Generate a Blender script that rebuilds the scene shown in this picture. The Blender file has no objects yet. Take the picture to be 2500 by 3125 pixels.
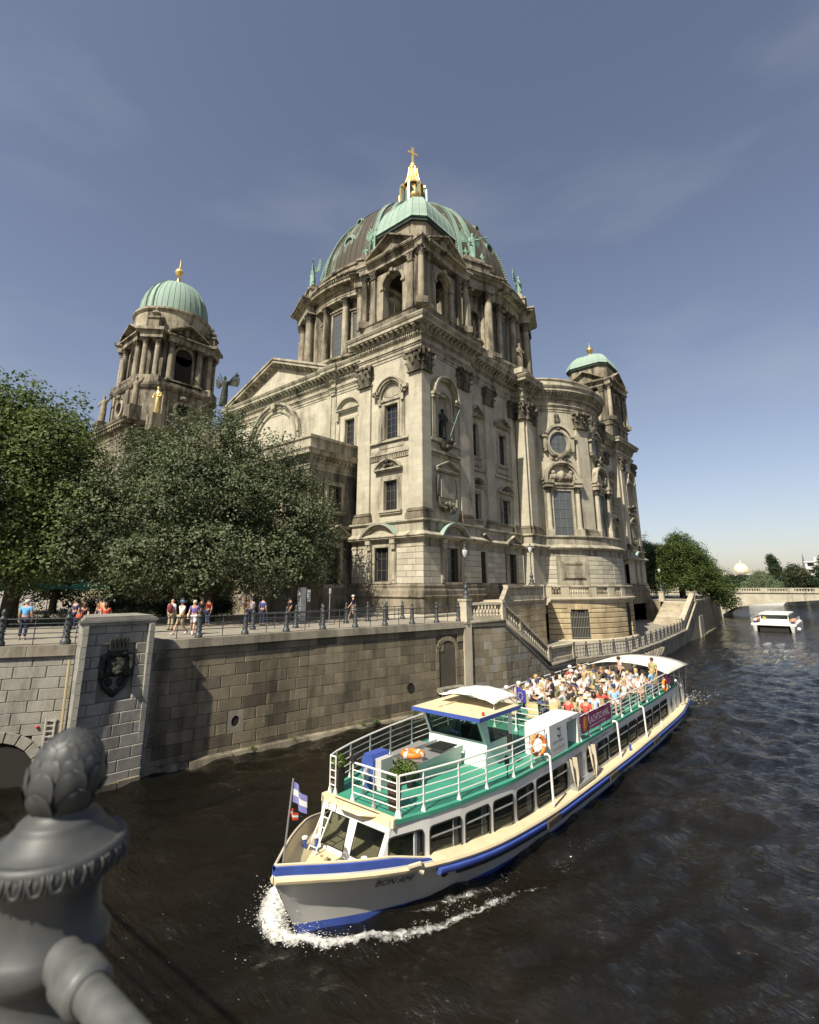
import bpy, bmesh, math, random
import numpy as np
from mathutils import Vector, Matrix, Quaternion
random.seed(7); rng = np.random.default_rng(11)
SC = bpy.context.scene
COL = SC.collection
R = math.radians
# ---------------------------------------------------------------- camera
cam_d = bpy.data.cameras.new('camera'); cam = bpy.data.objects.new('camera', cam_d); COL.objects.link(cam)
cam_d.sensor_fit = 'HORIZONTAL'; cam_d.sensor_width = 36.0; cam_d.lens = 22.308; cam_d.shift_y = -0.0605
cam_d.clip_start = 0.05; cam_d.clip_end = 6000
cam_d.dof.use_dof = True; cam_d.dof.focus_distance = 26.0; cam_d.dof.aperture_fstop = 2.2
def cam_axes(yaw=39.94, pit=13.5645, rol=-.1476):
    yaw, pit, rol = R(yaw), R(pit), R(rol)
    fh = Vector((-math.sin(yaw), math.cos(yaw), 0)); rh = Vector((math.cos(yaw), math.sin(yaw), 0)); Z = Vector((0, 0, 1))
    fw = math.cos(pit)*fh + math.sin(pit)*Z; u0 = -math.sin(pit)*fh + math.cos(pit)*Z
    rt = math.cos(rol)*rh + math.sin(rol)*u0; up = -math.sin(rol)*rh + math.cos(rol)*u0
    return rt, up, fw
_rt, _up, _fw = cam_axes()
cam.matrix_world = Matrix(((_rt.x, _up.x, -_fw.x, 0), (_rt.y, _up.y, -_fw.y, 0), (_rt.z, _up.z, -_fw.z, 2.5), (0, 0, 0, 1)))
SC.camera = cam
# ---------------------------------------------------------------- sun and sky
SUN_DIR = Vector((-.10, .92, -1.0)).normalized()
sun_d = bpy.data.lights.new('sun', 'SUN'); sun = bpy.data.objects.new('sun', sun_d); COL.objects.link(sun)
sun_d.energy = 4.9; sun_d.angle = R(.53); sun_d.color = (1.0, .93, .80)
sun.rotation_euler = SUN_DIR.to_track_quat('-Z', 'Y').to_euler(); sun.location = (0, -30, 80)
W = bpy.data.worlds.new('World'); SC.world = W; W.use_nodes = True
nt = W.node_tree; nt.nodes.clear()
def _n(t, **k):
    n = nt.nodes.new(t)
    for a, b in k.items(): setattr(n, a, b)
    return n
sky = _n('ShaderNodeTexSky', sky_type='NISHITA', sun_disc=False, sun_elevation=R(47.3), sun_rotation=R(173.8), air_density=1.1, dust_density=1.0, ozone_density=1.0)
hs = _n('ShaderNodeHueSaturation'); hs.inputs['Saturation'].default_value = .80
tint = _n('ShaderNodeMix', data_type='RGBA', blend_type='MULTIPLY'); tint.inputs[0].default_value = 1; tint.inputs[7].default_value = (1.08, 1.03, 1.08, 1)
tc = _n('ShaderNodeTexCoord'); mp = _n('ShaderNodeMapping'); mp.inputs['Scale'].default_value = (1.2, 1.2, 3.4); mp.inputs['Rotation'].default_value = (.3, .2, .7)
nz = _n('ShaderNodeTexNoise'); nz.inputs['Scale'].default_value = 1.5; nz.inputs['Detail'].default_value = 5; nz.inputs['Roughness'].default_value = .5
rp = _n('ShaderNodeValToRGB'); rp.color_ramp.elements[0].position = .53; rp.color_ramp.elements[1].position = .80
rp.color_ramp.elements[1].color = (.32, .32, .32, 1)
cl = _n('ShaderNodeMix', data_type='RGBA'); cl.inputs[7].default_value = (4.6, 4.9, 5.1, 1)
bg = _n('ShaderNodeBackground'); bg.inputs['Strength'].default_value = .066; ow = _n('ShaderNodeOutputWorld')
L = nt.links.new
L(sky.outputs[0], hs.inputs['Color']); L(hs.outputs[0], tint.inputs[6]); L(tint.outputs[2], cl.inputs[6])
L(tc.outputs['Generated'], mp.inputs[0]); L(mp.outputs[0], nz.inputs['Vector']); L(nz.outputs[0], rp.inputs[0]); sp = _n('ShaderNodeSeparateXYZ'); mr = _n('ShaderNodeMapRange'); mr.inputs[1].default_value = .02; mr.inputs[2].default_value = .3; ml = _n('ShaderNodeMath', operation='MULTIPLY'); L(tc.outputs['Generated'], sp.inputs[0]); L(sp.outputs[2], mr.inputs[0]); L(rp.outputs[0], ml.inputs[0]); L(mr.outputs[0], ml.inputs[1]); L(ml.outputs[0], cl.inputs[0])
L(cl.outputs[2], bg.inputs[0]); L(bg.outputs[0], ow.inputs[0])
SC.view_settings.view_transform = 'Standard'; SC.view_settings.look = 'None'; SC.view_settings.exposure = 0.72; SC.view_settings.gamma = 1
SC.view_settings.use_curve_mapping = False
SC.render.engine = 'CYCLES'
SC.cycles.max_bounces = 6; SC.cycles.diffuse_bounces = 3; SC.cycles.glossy_bounces = 3; SC.cycles.transmission_bounces = 4; SC.cycles.transparent_max_bounces = 6
SC.cycles.use_denoising = True
# ---------------------------------------------------------------- helpers
WZ = -5.2                                     # water level; the promenade is z = 0, the eye is at 2.5
def tag(o, label=None, cat=None, group=None, kind=None):
    if label: o['label'] = label
    if cat: o['category'] = cat
    if group: o['group'] = group
    if kind: o['kind'] = kind
    return o
def empty(name, loc, label=None, cat=None, group=None, rz=0):
    o = bpy.data.objects.new(name, None); COL.objects.link(o); o.location = loc; o.rotation_euler = (0, 0, rz); o.empty_display_size = .2
    return tag(o, label, cat, group)
def wloc(o):
    v = Vector((0, 0, 0))
    while o is not None: v += Vector(o.location); o = o.parent
    return v
def frame(o, ang):
    """wall frame: origin, outward normal at ang degrees; u runs to the right for somebody facing the wall"""
    n = Vector((math.cos(R(ang)), math.sin(R(ang)), 0)); u = Vector((-n.y, n.x, 0)); o = Vector(o)
    return (o, u, n)
class MB:
    def __init__(s, F=None): s.v = []; s.f = []; s.mi = []; s.F = F; s.cur = 0
    def P(s, p):
        if s.F is None: s.v.append((p[0], p[1], p[2]))
        else:
            o, u, n = s.F
            s.v.append((o.x+u.x*p[0]+n.x*p[1], o.y+u.y*p[0]+n.y*p[1], o.z+p[2]))
        return len(s.v)-1
    def face(s, idx): s.f.append(tuple(idx)); s.mi.append(s.cur)
    def poly(s, pts): s.face([s.P(p) for p in pts])
    def box(s, a0, a1, b0, b1, c0, c1):
        i = [s.P(p) for p in ((a0,b0,c0),(a1,b0,c0),(a1,b1,c0),(a0,b1,c0),(a0,b0,c1),(a1,b0,c1),(a1,b1,c1),(a0,b1,c1))]
        for q in ((3,2,1,0),(4,5,6,7),(0,1,5,4),(1,2,6,5),(2,3,7,6),(3,0,4,7)): s.face([i[k] for k in q])
    def hexa(s, pts):
        i = [s.P(p) for p in pts]
        for q in ((3,2,1,0),(4,5,6,7),(0,1,5,4),(1,2,6,5),(2,3,7,6),(3,0,4,7)): s.face([i[k] for k in q])
    def prism(s, pts, a, b, axis=1):
        """polygon pts in the plane of the two other axes, extruded from a to b along axis (1: (u,z) polygon; 2: (x,y) polygon)"""
        def mk(p, t): return (p[0], t, p[1]) if axis == 1 else ((p[0], p[1], t) if axis == 2 else (t, p[0], p[1]))
        n = len(pts); A = [s.P(mk(p, a)) for p in pts]; B = [s.P(mk(p, b)) for p in pts]
        s.face(A[::-1]); s.face(B)
        for k in range(n): s.face((A[k], A[(k+1) % n], B[(k+1) % n], B[k]))
    def tube(s, pts, r, n=6, cap=True):
        pts = [Vector(p) for p in pts]; rs = r if isinstance(r, (list, tuple)) else [r]*len(pts)
        prev = None; rings = []; ref = None
        for k, p in enumerate(pts):
            d = (pts[min(k+1, len(pts)-1)]-pts[max(k-1, 0)])
            if d.length < 1e-9: d = Vector((0, 0, 1))
            d.normalize()
            if ref is None: ref = d.orthogonal().normalized()
            else:
                ref = ref-d*ref.dot(d)
                ref = d.orthogonal().normalized() if ref.length < 1e-6 else ref.normalized()
            bi = d.cross(ref)
            rings.append([s.P(p+(ref*math.cos(2*math.pi*j/n)+bi*math.sin(2*math.pi*j/n))*rs[k]) for j in range(n)])
        for a, b in zip(rings, rings[1:]):
            for j in range(n): s.face((a[j], a[(j+1) % n], b[(j+1) % n], b[j]))
        if cap: s.face(rings[0][::-1]); s.face(rings[-1])
    def lathe(s, prof, c=(0, 0, 0), n=12, a0=0., a1=360., sx=1., sy=1., rot=0., cap=True):
        """prof: (radius, z)"""
        full = abs(a1-a0) >= 359.9; m = n if full else n+1; rings = []
        for r, z in prof:
            rings.append([s.P((c[0]+r*sx*math.cos(R(a0+(a1-a0)*j/n)+rot), c[1]+r*sy*math.sin(R(a0+(a1-a0)*j/n)+rot), c[2]+z)) for j in range(m)])
        for a, b in zip(rings, rings[1:]):
            for j in range(n if full else n): s.face((a[j], a[(j+1) % m], b[(j+1) % m], b[j]))
        if cap and full:
            if prof[0][0] > 1e-4: s.face(rings[0][::-1])
            if prof[-1][0] > 1e-4: s.face(rings[-1])
    def mold(s, path, prof, closed=False, ends=True):
        """sweep prof [(out, z)] along a plan path; out is to the right of travel, corners mitred"""
        n = len(path); P2 = [Vector((p[0], p[1])) for p in path]; offs = []
        for k in range(n):
            segs = []
            if k > 0 or closed: d = P2[k]-P2[k-1]; segs.append(d.normalized())
            if k < n-1 or closed: d = P2[(k+1) % n]-P2[k]; segs.append(d.normalized())
            ns = [Vector((d.y, -d.x)) for d in segs]; m = sum(ns, Vector((0, 0)))
            m = ns[0] if m.length < 1e-6 else m.normalized(); c = m.dot(ns[0]); offs.append(m/max(c, .3))
        rows = [[s.P((P2[k].x+offs[k].x*o, P2[k].y+offs[k].y*o, z)) for o, z in prof] for k in range(n)]
        for k in range(n if closed else n-1):
            a, b = rows[k], rows[(k+1) % n]
            for j in range(len(prof)-1): s.face((a[j], b[j], b[j+1], a[j+1]))
        if ends and not closed: s.face(rows[0]); s.face(rows[-1][::-1])
    def sphere(s, c, r, n=8, m=6, sx=1, sy=1, sz=1):
        s.lathe([(max(r*math.sin(math.pi*k/m), 1e-5), -r*sz*math.cos(math.pi*k/m)) for k in range(m+1)], c, n, sx=sx, sy=sy, cap=False)
    def disc_uz(s, cu, cz, r, w, n=16, ru=None):
        s.poly([(cu+(ru or r)*math.cos(2*math.pi*k/n), w, cz+r*math.sin(2*math.pi*k/n)) for k in range(n)])
    def arch(s, cu, cz, r0, r1, w0, w1, a0=0, a1=180, n=12, kx=1.0):
        """ring sector in the wall plane, with front, soffit and back of the ring"""
        q = []
        for k in range(n+1):
            a = R(a0+(a1-a0)*k/n); c_, s_ = math.cos(a)*kx, math.sin(a)
            q.append([s.P((cu+r0*c_, w0, cz+r0*s_)), s.P((cu+r0*c_, w1, cz+r0*s_)), s.P((cu+r1*c_, w1, cz+r1*s_)), s.P((cu+r1*c_, w0, cz+r1*s_))])
        for a, b in zip(q, q[1:]):
            for j in range(4): s.face((a[j], a[(j+1) % 4], b[(j+1) % 4], b[j]))
        if abs(a1-a0) < 359: s.face(q[0]); s.face(q[-1][::-1])
    def build(s, name, mat, parent=None, smooth=False, loc=None, kind=None):
        me = bpy.data.meshes.new(name); off = wloc(parent) if parent is not None else Vector((0, 0, 0))
        if loc is not None: off = off+Vector(loc)
        if len(s.v):
            vv = np.array(s.v, dtype=np.float64)-np.array(off)
            me.from_pydata(vv.tolist(), [], s.f)
        mats = mat if isinstance(mat, (list, tuple)) else [mat]
        for m in mats: me.materials.append(m)
        if len(mats) > 1: me.polygons.foreach_set('material_index', s.mi)
        me.update()
        if smooth: me.shade_smooth() if smooth is True else me.shade_auto_smooth(R(smooth)) if hasattr(me, 'shade_auto_smooth') else me.shade_smooth()
        if smooth and smooth is not True:
            set_auto_smooth(me, smooth)
        o = bpy.data.objects.new(name, me); COL.objects.link(o)
        if parent is not None: o.parent = parent
        if loc is not None: o.location = loc
        if kind: o['kind'] = kind
        return o
def set_auto_smooth(me, deg):
    bm = bmesh.new(); bm.from_mesh(me); c = R(deg)
    for f in bm.faces: f.smooth = True
    for e in bm.edges:
        e.smooth = len(e.link_faces) == 2 and e.calc_face_angle(3.2) < c
    bm.to_mesh(me); bm.free()
def inst(src, loc, parent=None, rz=0, scale=(1, 1, 1), name=None):
    """a further object on the same mesh data"""
    o = src.copy(); COL.objects.link(o); o.parent = parent; o.location = loc; o.rotation_euler = (0, 0, rz); o.scale = scale
    return o
def children(o): return [c for c in bpy.data.objects if c.parent == o]
def meshdata(mb, name, mat, smooth=False):
    o = mb.build(name, mat, None, smooth); me = o.data; bpy.data.objects.remove(o); return me
def put(me, name, parent, loc, rz=0, scale=(1, 1, 1), mat=None, kind=None):
    o = bpy.data.objects.new(name, me); COL.objects.link(o); o.parent = parent
    o.location = Vector(loc)-(wloc(parent) if parent is not None else Vector((0, 0, 0))); o.rotation_euler = (0, 0, rz); o.scale = scale
    if mat is not None: o.material_slots[0].link = 'OBJECT'; o.material_slots[0].material = mat
    if kind: o['kind'] = kind
    return o
# ---------------------------------------------------------------- materials
def mat_base(name):
    m = bpy.data.materials.new(name); m.use_nodes = True; t = m.node_tree; b = t.nodes['Principled BSDF']; return m, t, b
def plain(name, col, rough=.6, metal=0., spec=.4, vary=.12, scale=9., bump=.0, coat=0.):
    """paint, metal or cloth with slight tonal noise"""
    m, t, b = mat_base(name); N = t.nodes.new; Lk = t.links.new
    g = N('ShaderNodeNewGeometry'); n = N('ShaderNodeTexNoise'); n.inputs['Scale'].default_value = scale; n.inputs['Detail'].default_value = 4
    r = N('ShaderNodeMapRange'); r.inputs[3].default_value = 1-vary; r.inputs[4].default_value = 1+vary
    mx = N('ShaderNodeMix'); mx.data_type = 'RGBA'; mx.blend_type = 'MULTIPLY'; mx.inputs[0].default_value = 1; mx.inputs[6].default_value = (*col, 1)
    Lk(g.outputs['Position'], n.inputs['Vector']); Lk(n.outputs[0], r.inputs[0]); Lk(r.outputs[0], mx.inputs[7]); Lk(mx.outputs[2], b.inputs['Base Color'])
    b.inputs['Roughness'].default_value = rough; b.inputs['Metallic'].default_value = metal; b.inputs['Specular IOR Level'].default_value = spec
    if bump:
        bu = N('ShaderNodeBump'); bu.inputs['Strength'].default_value = bump; bu.inputs['Distance'].default_value = .02
        n2 = N('ShaderNodeTexNoise'); n2.inputs['Scale'].default_value = scale*4; Lk(g.outputs['Position'], n2.inputs['Vector'])
        Lk(n2.outputs[0], bu.inputs['Height']); Lk(bu.outputs[0], b.inputs['Normal'])
    return m
def stone(name, c1, c2, grime=(.035, .03, .022), gpos=(.52, .75), gamt=.8, scale=.5, streak=.18, rnd=.25, ashlar=0., grain=.35, rough=.9, bump=.35):
    """weathered sandstone: two tones, dark rain streaks and patches, grain, a tone of its own per block, optional fine ashlar joints"""
    m, t, b = mat_base(name); N = t.nodes.new; Lk = t.links.new
    g = N('ShaderNodeNewGeometry')
    n1 = N('ShaderNodeTexNoise'); n1.inputs['Scale'].default_value = scale; n1.inputs['Detail'].default_value = 8; n1.inputs['Roughness'].default_value = .65
    Lk(g.outputs['Position'], n1.inputs['Vector'])
    mx = N('ShaderNodeMix'); mx.data_type = 'RGBA'; mx.inputs[6].default_value = (*c1, 1); mx.inputs[7].default_value = (*c2, 1)
    rr = N('ShaderNodeMapRange'); rr.inputs[1].default_value = .35; rr.inputs[2].default_value = .65; Lk(n1.outputs[0], rr.inputs[0]); Lk(rr.outputs[0], mx.inputs[0])
    last = mx.outputs[2]
    # per-block tone
    if rnd:
        oi = N('ShaderNodeObjectInfo'); r2 = N('ShaderNodeMapRange'); r2.inputs[3].default_value = 1-rnd; r2.inputs[4].default_value = 1+rnd
        Lk(oi.outputs['Random'], r2.inputs[0]); m2 = N('ShaderNodeMix'); m2.data_type = 'RGBA'; m2.blend_type = 'MULTIPLY'; m2.inputs[0].default_value = 1
        Lk(last, m2.inputs[6]); Lk(r2.outputs[0], m2.inputs[7]); last = m2.outputs[2]
    hgt = None
    if ashlar:
        sx = N('ShaderNodeSeparateXYZ'); Lk(g.outputs['Position'], sx.inputs[0]); ad = N('ShaderNodeMath'); ad.operation = 'ADD'
        Lk(sx.outputs[0], ad.inputs[0]); Lk(sx.outputs[1], ad.inputs[1]); cb = N('ShaderNodeCombineXYZ'); Lk(ad.outputs[0], cb.inputs[0]); Lk(sx.outputs[2], cb.inputs[1])
        br = N('ShaderNodeTexBrick'); br.inputs['Scale'].default_value = 1.; br.inputs['Brick Width'].default_value = 1.25; br.inputs['Row Height'].default_value = .52
        br.inputs['Mortar Size'].default_value = .012; br.inputs['Mortar Smooth'].default_value = .3
        br.inputs['Color1'].default_value = (1.08, 1.07, 1.04, 1); br.inputs['Color2'].default_value = (.86, .85, .84, 1); br.inputs['Mortar'].default_value = (.62, .6, .57, 1)
        Lk(cb.outputs[0], br.inputs['Vector'])
        m3 = N('ShaderNodeMix'); m3.data_type = 'RGBA'; m3.blend_type = 'MULTIPLY'; m3.inputs[0].default_value = ashlar; Lk(last, m3.inputs[6]); Lk(br.outputs[0], m3.inputs[7]); last = m3.outputs[2]
    # grain
    n3 = N('ShaderNodeTexNoise'); n3.inputs['Scale'].default_value = 14; n3.inputs['Detail'].default_value = 6; n3.inputs['Roughness'].default_value = .7; Lk(g.outputs['Position'], n3.inputs['Vector'])
    r3 = N('ShaderNodeMapRange'); r3.inputs[3].default_value = 1-grain; r3.inputs[4].default_value = 1+grain; Lk(n3.outputs[0], r3.inputs[0])
    m4 = N('ShaderNodeMix'); m4.data_type = 'RGBA'; m4.blend_type = 'MULTIPLY'; m4.inputs[0].default_value = 1; Lk(last, m4.inputs[6]); Lk(r3.outputs[0], m4.inputs[7]); last = m4.outputs[2]
    # grime patches and streaks
    mp = N('ShaderNodeMapping'); mp.inputs['Scale'].default_value = (1, 1, streak); Lk(g.outputs['Position'], mp.inputs[0])
    n4 = N('ShaderNodeTexNoise'); n4.inputs['Scale'].default_value = .9; n4.inputs['Detail'].default_value = 9; n4.inputs['Roughness'].default_value = .68; Lk(mp.outputs[0], n4.inputs['Vector'])
    r4 = N('ShaderNodeMapRange'); r4.inputs[1].default_value = gpos[0]; r4.inputs[2].default_value = gpos[1]; r4.inputs[4].default_value = gamt; Lk(n4.outputs[0], r4.inputs[0])
    m5 = N('ShaderNodeMix'); m5.data_type = 'RGBA'; m5.inputs[7].default_value = (*grime, 1); Lk(r4.outputs[0], m5.inputs[0]); Lk(last, m5.inputs[6]); last = m5.outputs[2]
    Lk(last, b.inputs['Base Color']); b.inputs['Roughness'].default_value = rough; b.inputs['Specular IOR Level'].default_value = .25
    bu = N('ShaderNodeBump'); bu.inputs['Strength'].default_value = bump; bu.inputs['Distance'].default_value = .03; Lk(n3.outputs[0], bu.inputs['Height']); Lk(bu.outputs[0], b.inputs['Normal'])
    return m
def copper(name, c1, c2, pos=(.42, .6), scale=.35, streak=.35, c3=None):
    m, t, b = mat_base(name); N = t.nodes.new; Lk = t.links.new; g = N('ShaderNodeNewGeometry')
    mp = N('ShaderNodeMapping'); mp.inputs['Scale'].default_value = (1, 1, streak); Lk(g.outputs['Position'], mp.inputs[0])
    n = N('ShaderNodeTexNoise'); n.inputs['Scale'].default_value = scale; n.inputs['Detail'].default_value = 10; n.inputs['Roughness'].default_value = .7; Lk(mp.outputs[0], n.inputs['Vector'])
    r = N('ShaderNodeMapRange'); r.inputs[1].default_value = pos[0]; r.inputs[2].default_value = pos[1]; Lk(n.outputs[0], r.inputs[0])
    mx = N('ShaderNodeMix'); mx.data_type = 'RGBA'; mx.inputs[6].default_value = (*c1, 1); mx.inputs[7].default_value = (*c2, 1); Lk(r.outputs[0], mx.inputs[0]); last = mx.outputs[2]
    n2 = N('ShaderNodeTexNoise'); n2.inputs['Scale'].default_value = 6; n2.inputs['Detail'].default_value = 5; Lk(g.outputs['Position'], n2.inputs['Vector'])
    r2 = N('ShaderNodeMapRange'); r2.inputs[3].default_value = .75; r2.inputs[4].default_value = 1.25; Lk(n2.outputs[0], r2.inputs[0])
    m2 = N('ShaderNodeMix'); m2.data_type = 'RGBA'; m2.blend_type = 'MULTIPLY'; m2.inputs[0].default_value = 1; Lk(last, m2.inputs[6]); Lk(r2.outputs[0], m2.inputs[7])
    Lk(m2.outputs[2], b.inputs['Base Color']); b.inputs['Roughness'].default_value = .75; b.inputs['Specular IOR Level'].default_value = .25
    return m
def leafmat(name, c1, c2, trans=.25, rough=.45, pale=None):
    m, t, b = mat_base(name); N = t.nodes.new; Lk = t.links.new; g = N('ShaderNodeNewGeometry')
    n = N('ShaderNodeTexNoise'); n.inputs['Scale'].default_value = 1.1; n.inputs['Detail'].default_value = 3; Lk(g.outputs['Position'], n.inputs['Vector'])
    at = N('ShaderNodeMath'); at.operation = 'ADD'; Lk(n.outputs[0], at.inputs[0])
    mr = N('ShaderNodeMapRange'); mr.inputs[3].default_value = -.28; mr.inputs[4].default_value = .28; Lk(g.outputs['Random Per Island'], mr.inputs[0]); Lk(mr.outputs[0], at.inputs[1])
    r = N('ShaderNodeMapRange'); r.inputs[1].default_value = .2; r.inputs[2].default_value = .8; Lk(at.outputs[0], r.inputs[0])
    mx = N('ShaderNodeMix'); mx.data_type = 'RGBA'; mx.inputs[6].default_value = (*c1, 1); mx.inputs[7].default_value = (*c2, 1); Lk(r.outputs[0], mx.inputs[0])
    Lk(mx.outputs[2], b.inputs['Base Color']); b.inputs['Roughness'].default_value = rough; b.inputs['Specular IOR Level'].default_value = .22
    if pale:
        m9 = N('ShaderNodeMix'); m9.data_type = 'RGBA'; m9.inputs[7].default_value = (*pale, 1); Lk(g.outputs['Backfacing'], m9.inputs[0]); Lk(mx.outputs[2], m9.inputs[6]); Lk(m9.outputs[2], b.inputs['Base Color'])
    tr = N('ShaderNodeBsdfTranslucent'); Lk(mx.outputs[2], tr.inputs[0]); ms = N('ShaderNodeMixShader'); ms.inputs[0].default_value = trans
    out = t.nodes['Material Output']; Lk(b.outputs[0], ms.inputs[1]); Lk(tr.outputs[0], ms.inputs[2]); Lk(ms.outputs[0], out.inputs[0])
    return m
def glassmat(name, col=(.015, .018, .02), rough=.06, spec=.6):
    m, t, b = mat_base(name); b.inputs['Base Color'].default_value = (*col, 1); b.inputs['Roughness'].default_value = rough; b.inputs['Specular IOR Level'].default_value = spec
    return m
SAND = stone('pale_sandstone', (.455, .42, .325), (.35, .315, .235), gpos=(.52, .74), gamt=.72, ashlar=.55, rnd=0)
TRIM = stone('trim_sandstone', (.40, .365, .275), (.28, .25, .18), gpos=(.46, .66), gamt=.85, rnd=0, scale=.8)
DARKS = stone('grimy_sandstone', (.28, .245, .18), (.16, .14, .10), grime=(.016, .014, .011), gpos=(.42, .60), gamt=.85, rnd=.1, scale=.7, ashlar=.4)
DRUM = stone('weathered_drum_stone', (.36, .32, .235), (.22, .19, .135), grime=(.018, .016, .012), gpos=(.45, .62), gamt=.88, rnd=.12, scale=.6, ashlar=.35)
RUST = stone('rusticated_sandstone', (.44, .405, .315), (.36, .325, .245), gpos=(.54, .8), gamt=.5, rnd=.16)
CAPM = stone('blackened_capital_stone', (.24, .215, .155), (.12, .105, .075), grime=(.015, .013, .01), gpos=(.38, .58), gamt=.85, rnd=.1, scale=1.5)
PLIN = stone('dark_plinth_stone', (.27, .235, .17), (.17, .145, .10), grime=(.02, .018, .013), gpos=(.4, .66), gamt=.9, rnd=.1)
QUAY = stone('brown_quay_stone', (.25, .208, .135), (.155, .128, .083), grime=(.03, .026, .018), gpos=(.48, .70), gamt=.7, rnd=.2, scale=.9, streak=.16)
COPE = stone('grey_coping_stone', (.28, .25, .19), (.18, .16, .12), gpos=(.46, .66), gamt=.7, rnd=.12)
GRAN = stone('grey_granite_block', (.30, .285, .245), (.225, .21, .175), grime=(.04, .036, .03), gpos=(.50, .72), gamt=.7, rnd=.1, scale=1.4, streak=.25)
MORT = stone('mortar_backing', (.10, .085, .06), (.07, .06, .045), rnd=0)
STAIR = stone('staircase_stone', (.44, .39, .29), (.34, .295, .21), gpos=(.5, .75), gamt=.6, rnd=.12)
ORANGE_ST = stone('ochre_basement_stone', (.46, .37, .22), (.36, .28, .165), gpos=(.5, .78), gamt=.7, rnd=.2)
GREEN = copper('green_copper', (.12, .18, .145), (.22, .30, .24), pos=(.3, .7))
DOMEC = copper('dark_dome_copper', (.060, .052, .038), (.23, .27, .205), pos=(.53, .68), scale=.28, streak=.22)
PALEC = copper('pale_copper_sheet', (.20, .29, .235), (.31, .39, .325), pos=(.3, .75), streak=.15)
BRONZE = copper('green_bronze', (.10, .20, .15), (.26, .37, .29), pos=(.35, .65), scale=2.)
DKBRONZE = copper('dark_bronze', (.022, .024, .018), (.10, .12, .09), pos=(.5, .75), scale=2.)
STATUE = stone('statue_stone', (.30, .255, .18), (.18, .15, .10), gpos=(.42, .62), gamt=.85, rnd=.1, scale=2.)
GOLD = plain('gilded_metal', (.72, .50, .19), .5, .6, .5, .18, 4.)
OLDGOLD = plain('dull_gold', (.52, .38, .15), .4, .75, .5, .25, 3.)
WOOD = plain('brown_window_paint', (.085, .068, .045), .6, vary=.2)
GLASS = glassmat('dark_window_glass'); LEAD = plain('leaded_grey_glass', (.075, .083, .085), .25, spec=.6, vary=.35, scale=1.4)
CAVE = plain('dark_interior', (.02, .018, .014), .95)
IRON = plain('dark_iron_paint', (.050, .054, .055), .5, .2, .5, .25, 20., bump=.2)
# ================================================================ the cathedral
AX = (-49.2, 59.93); YM = 119.86
MB.mir = False
_P0 = MB.P
def _Pm(s, p):
    i = _P0(s, p)
    if MB.mir: x, y, z = s.v[i]; s.v[i] = (x, YM-y, z)
    return i
MB.P = _Pm
_f0 = MB.face
def _fm(s, idx): _f0(s, tuple(idx)[::-1] if MB.mir else idx)
MB.face = _fm
CATH = empty('cathedral', (AX[0], AX[1], 0), 'huge domed baroque cathedral of pale weathered sandstone with green copper domes by the river', 'cathedral')
def cput(me, name, loc, rz=0, scale=(1, 1, 1), mat=None, par=None):
    if MB.mir: loc = (loc[0], YM-loc[1], loc[2]); rz = -rz
    return put(me, name, par or CATH, loc, rz, scale, mat)
def part(mb, name, mat, smooth=False, par=None, kind=None): return mb.build(name, mat, par or CATH, smooth, kind=kind)
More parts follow.
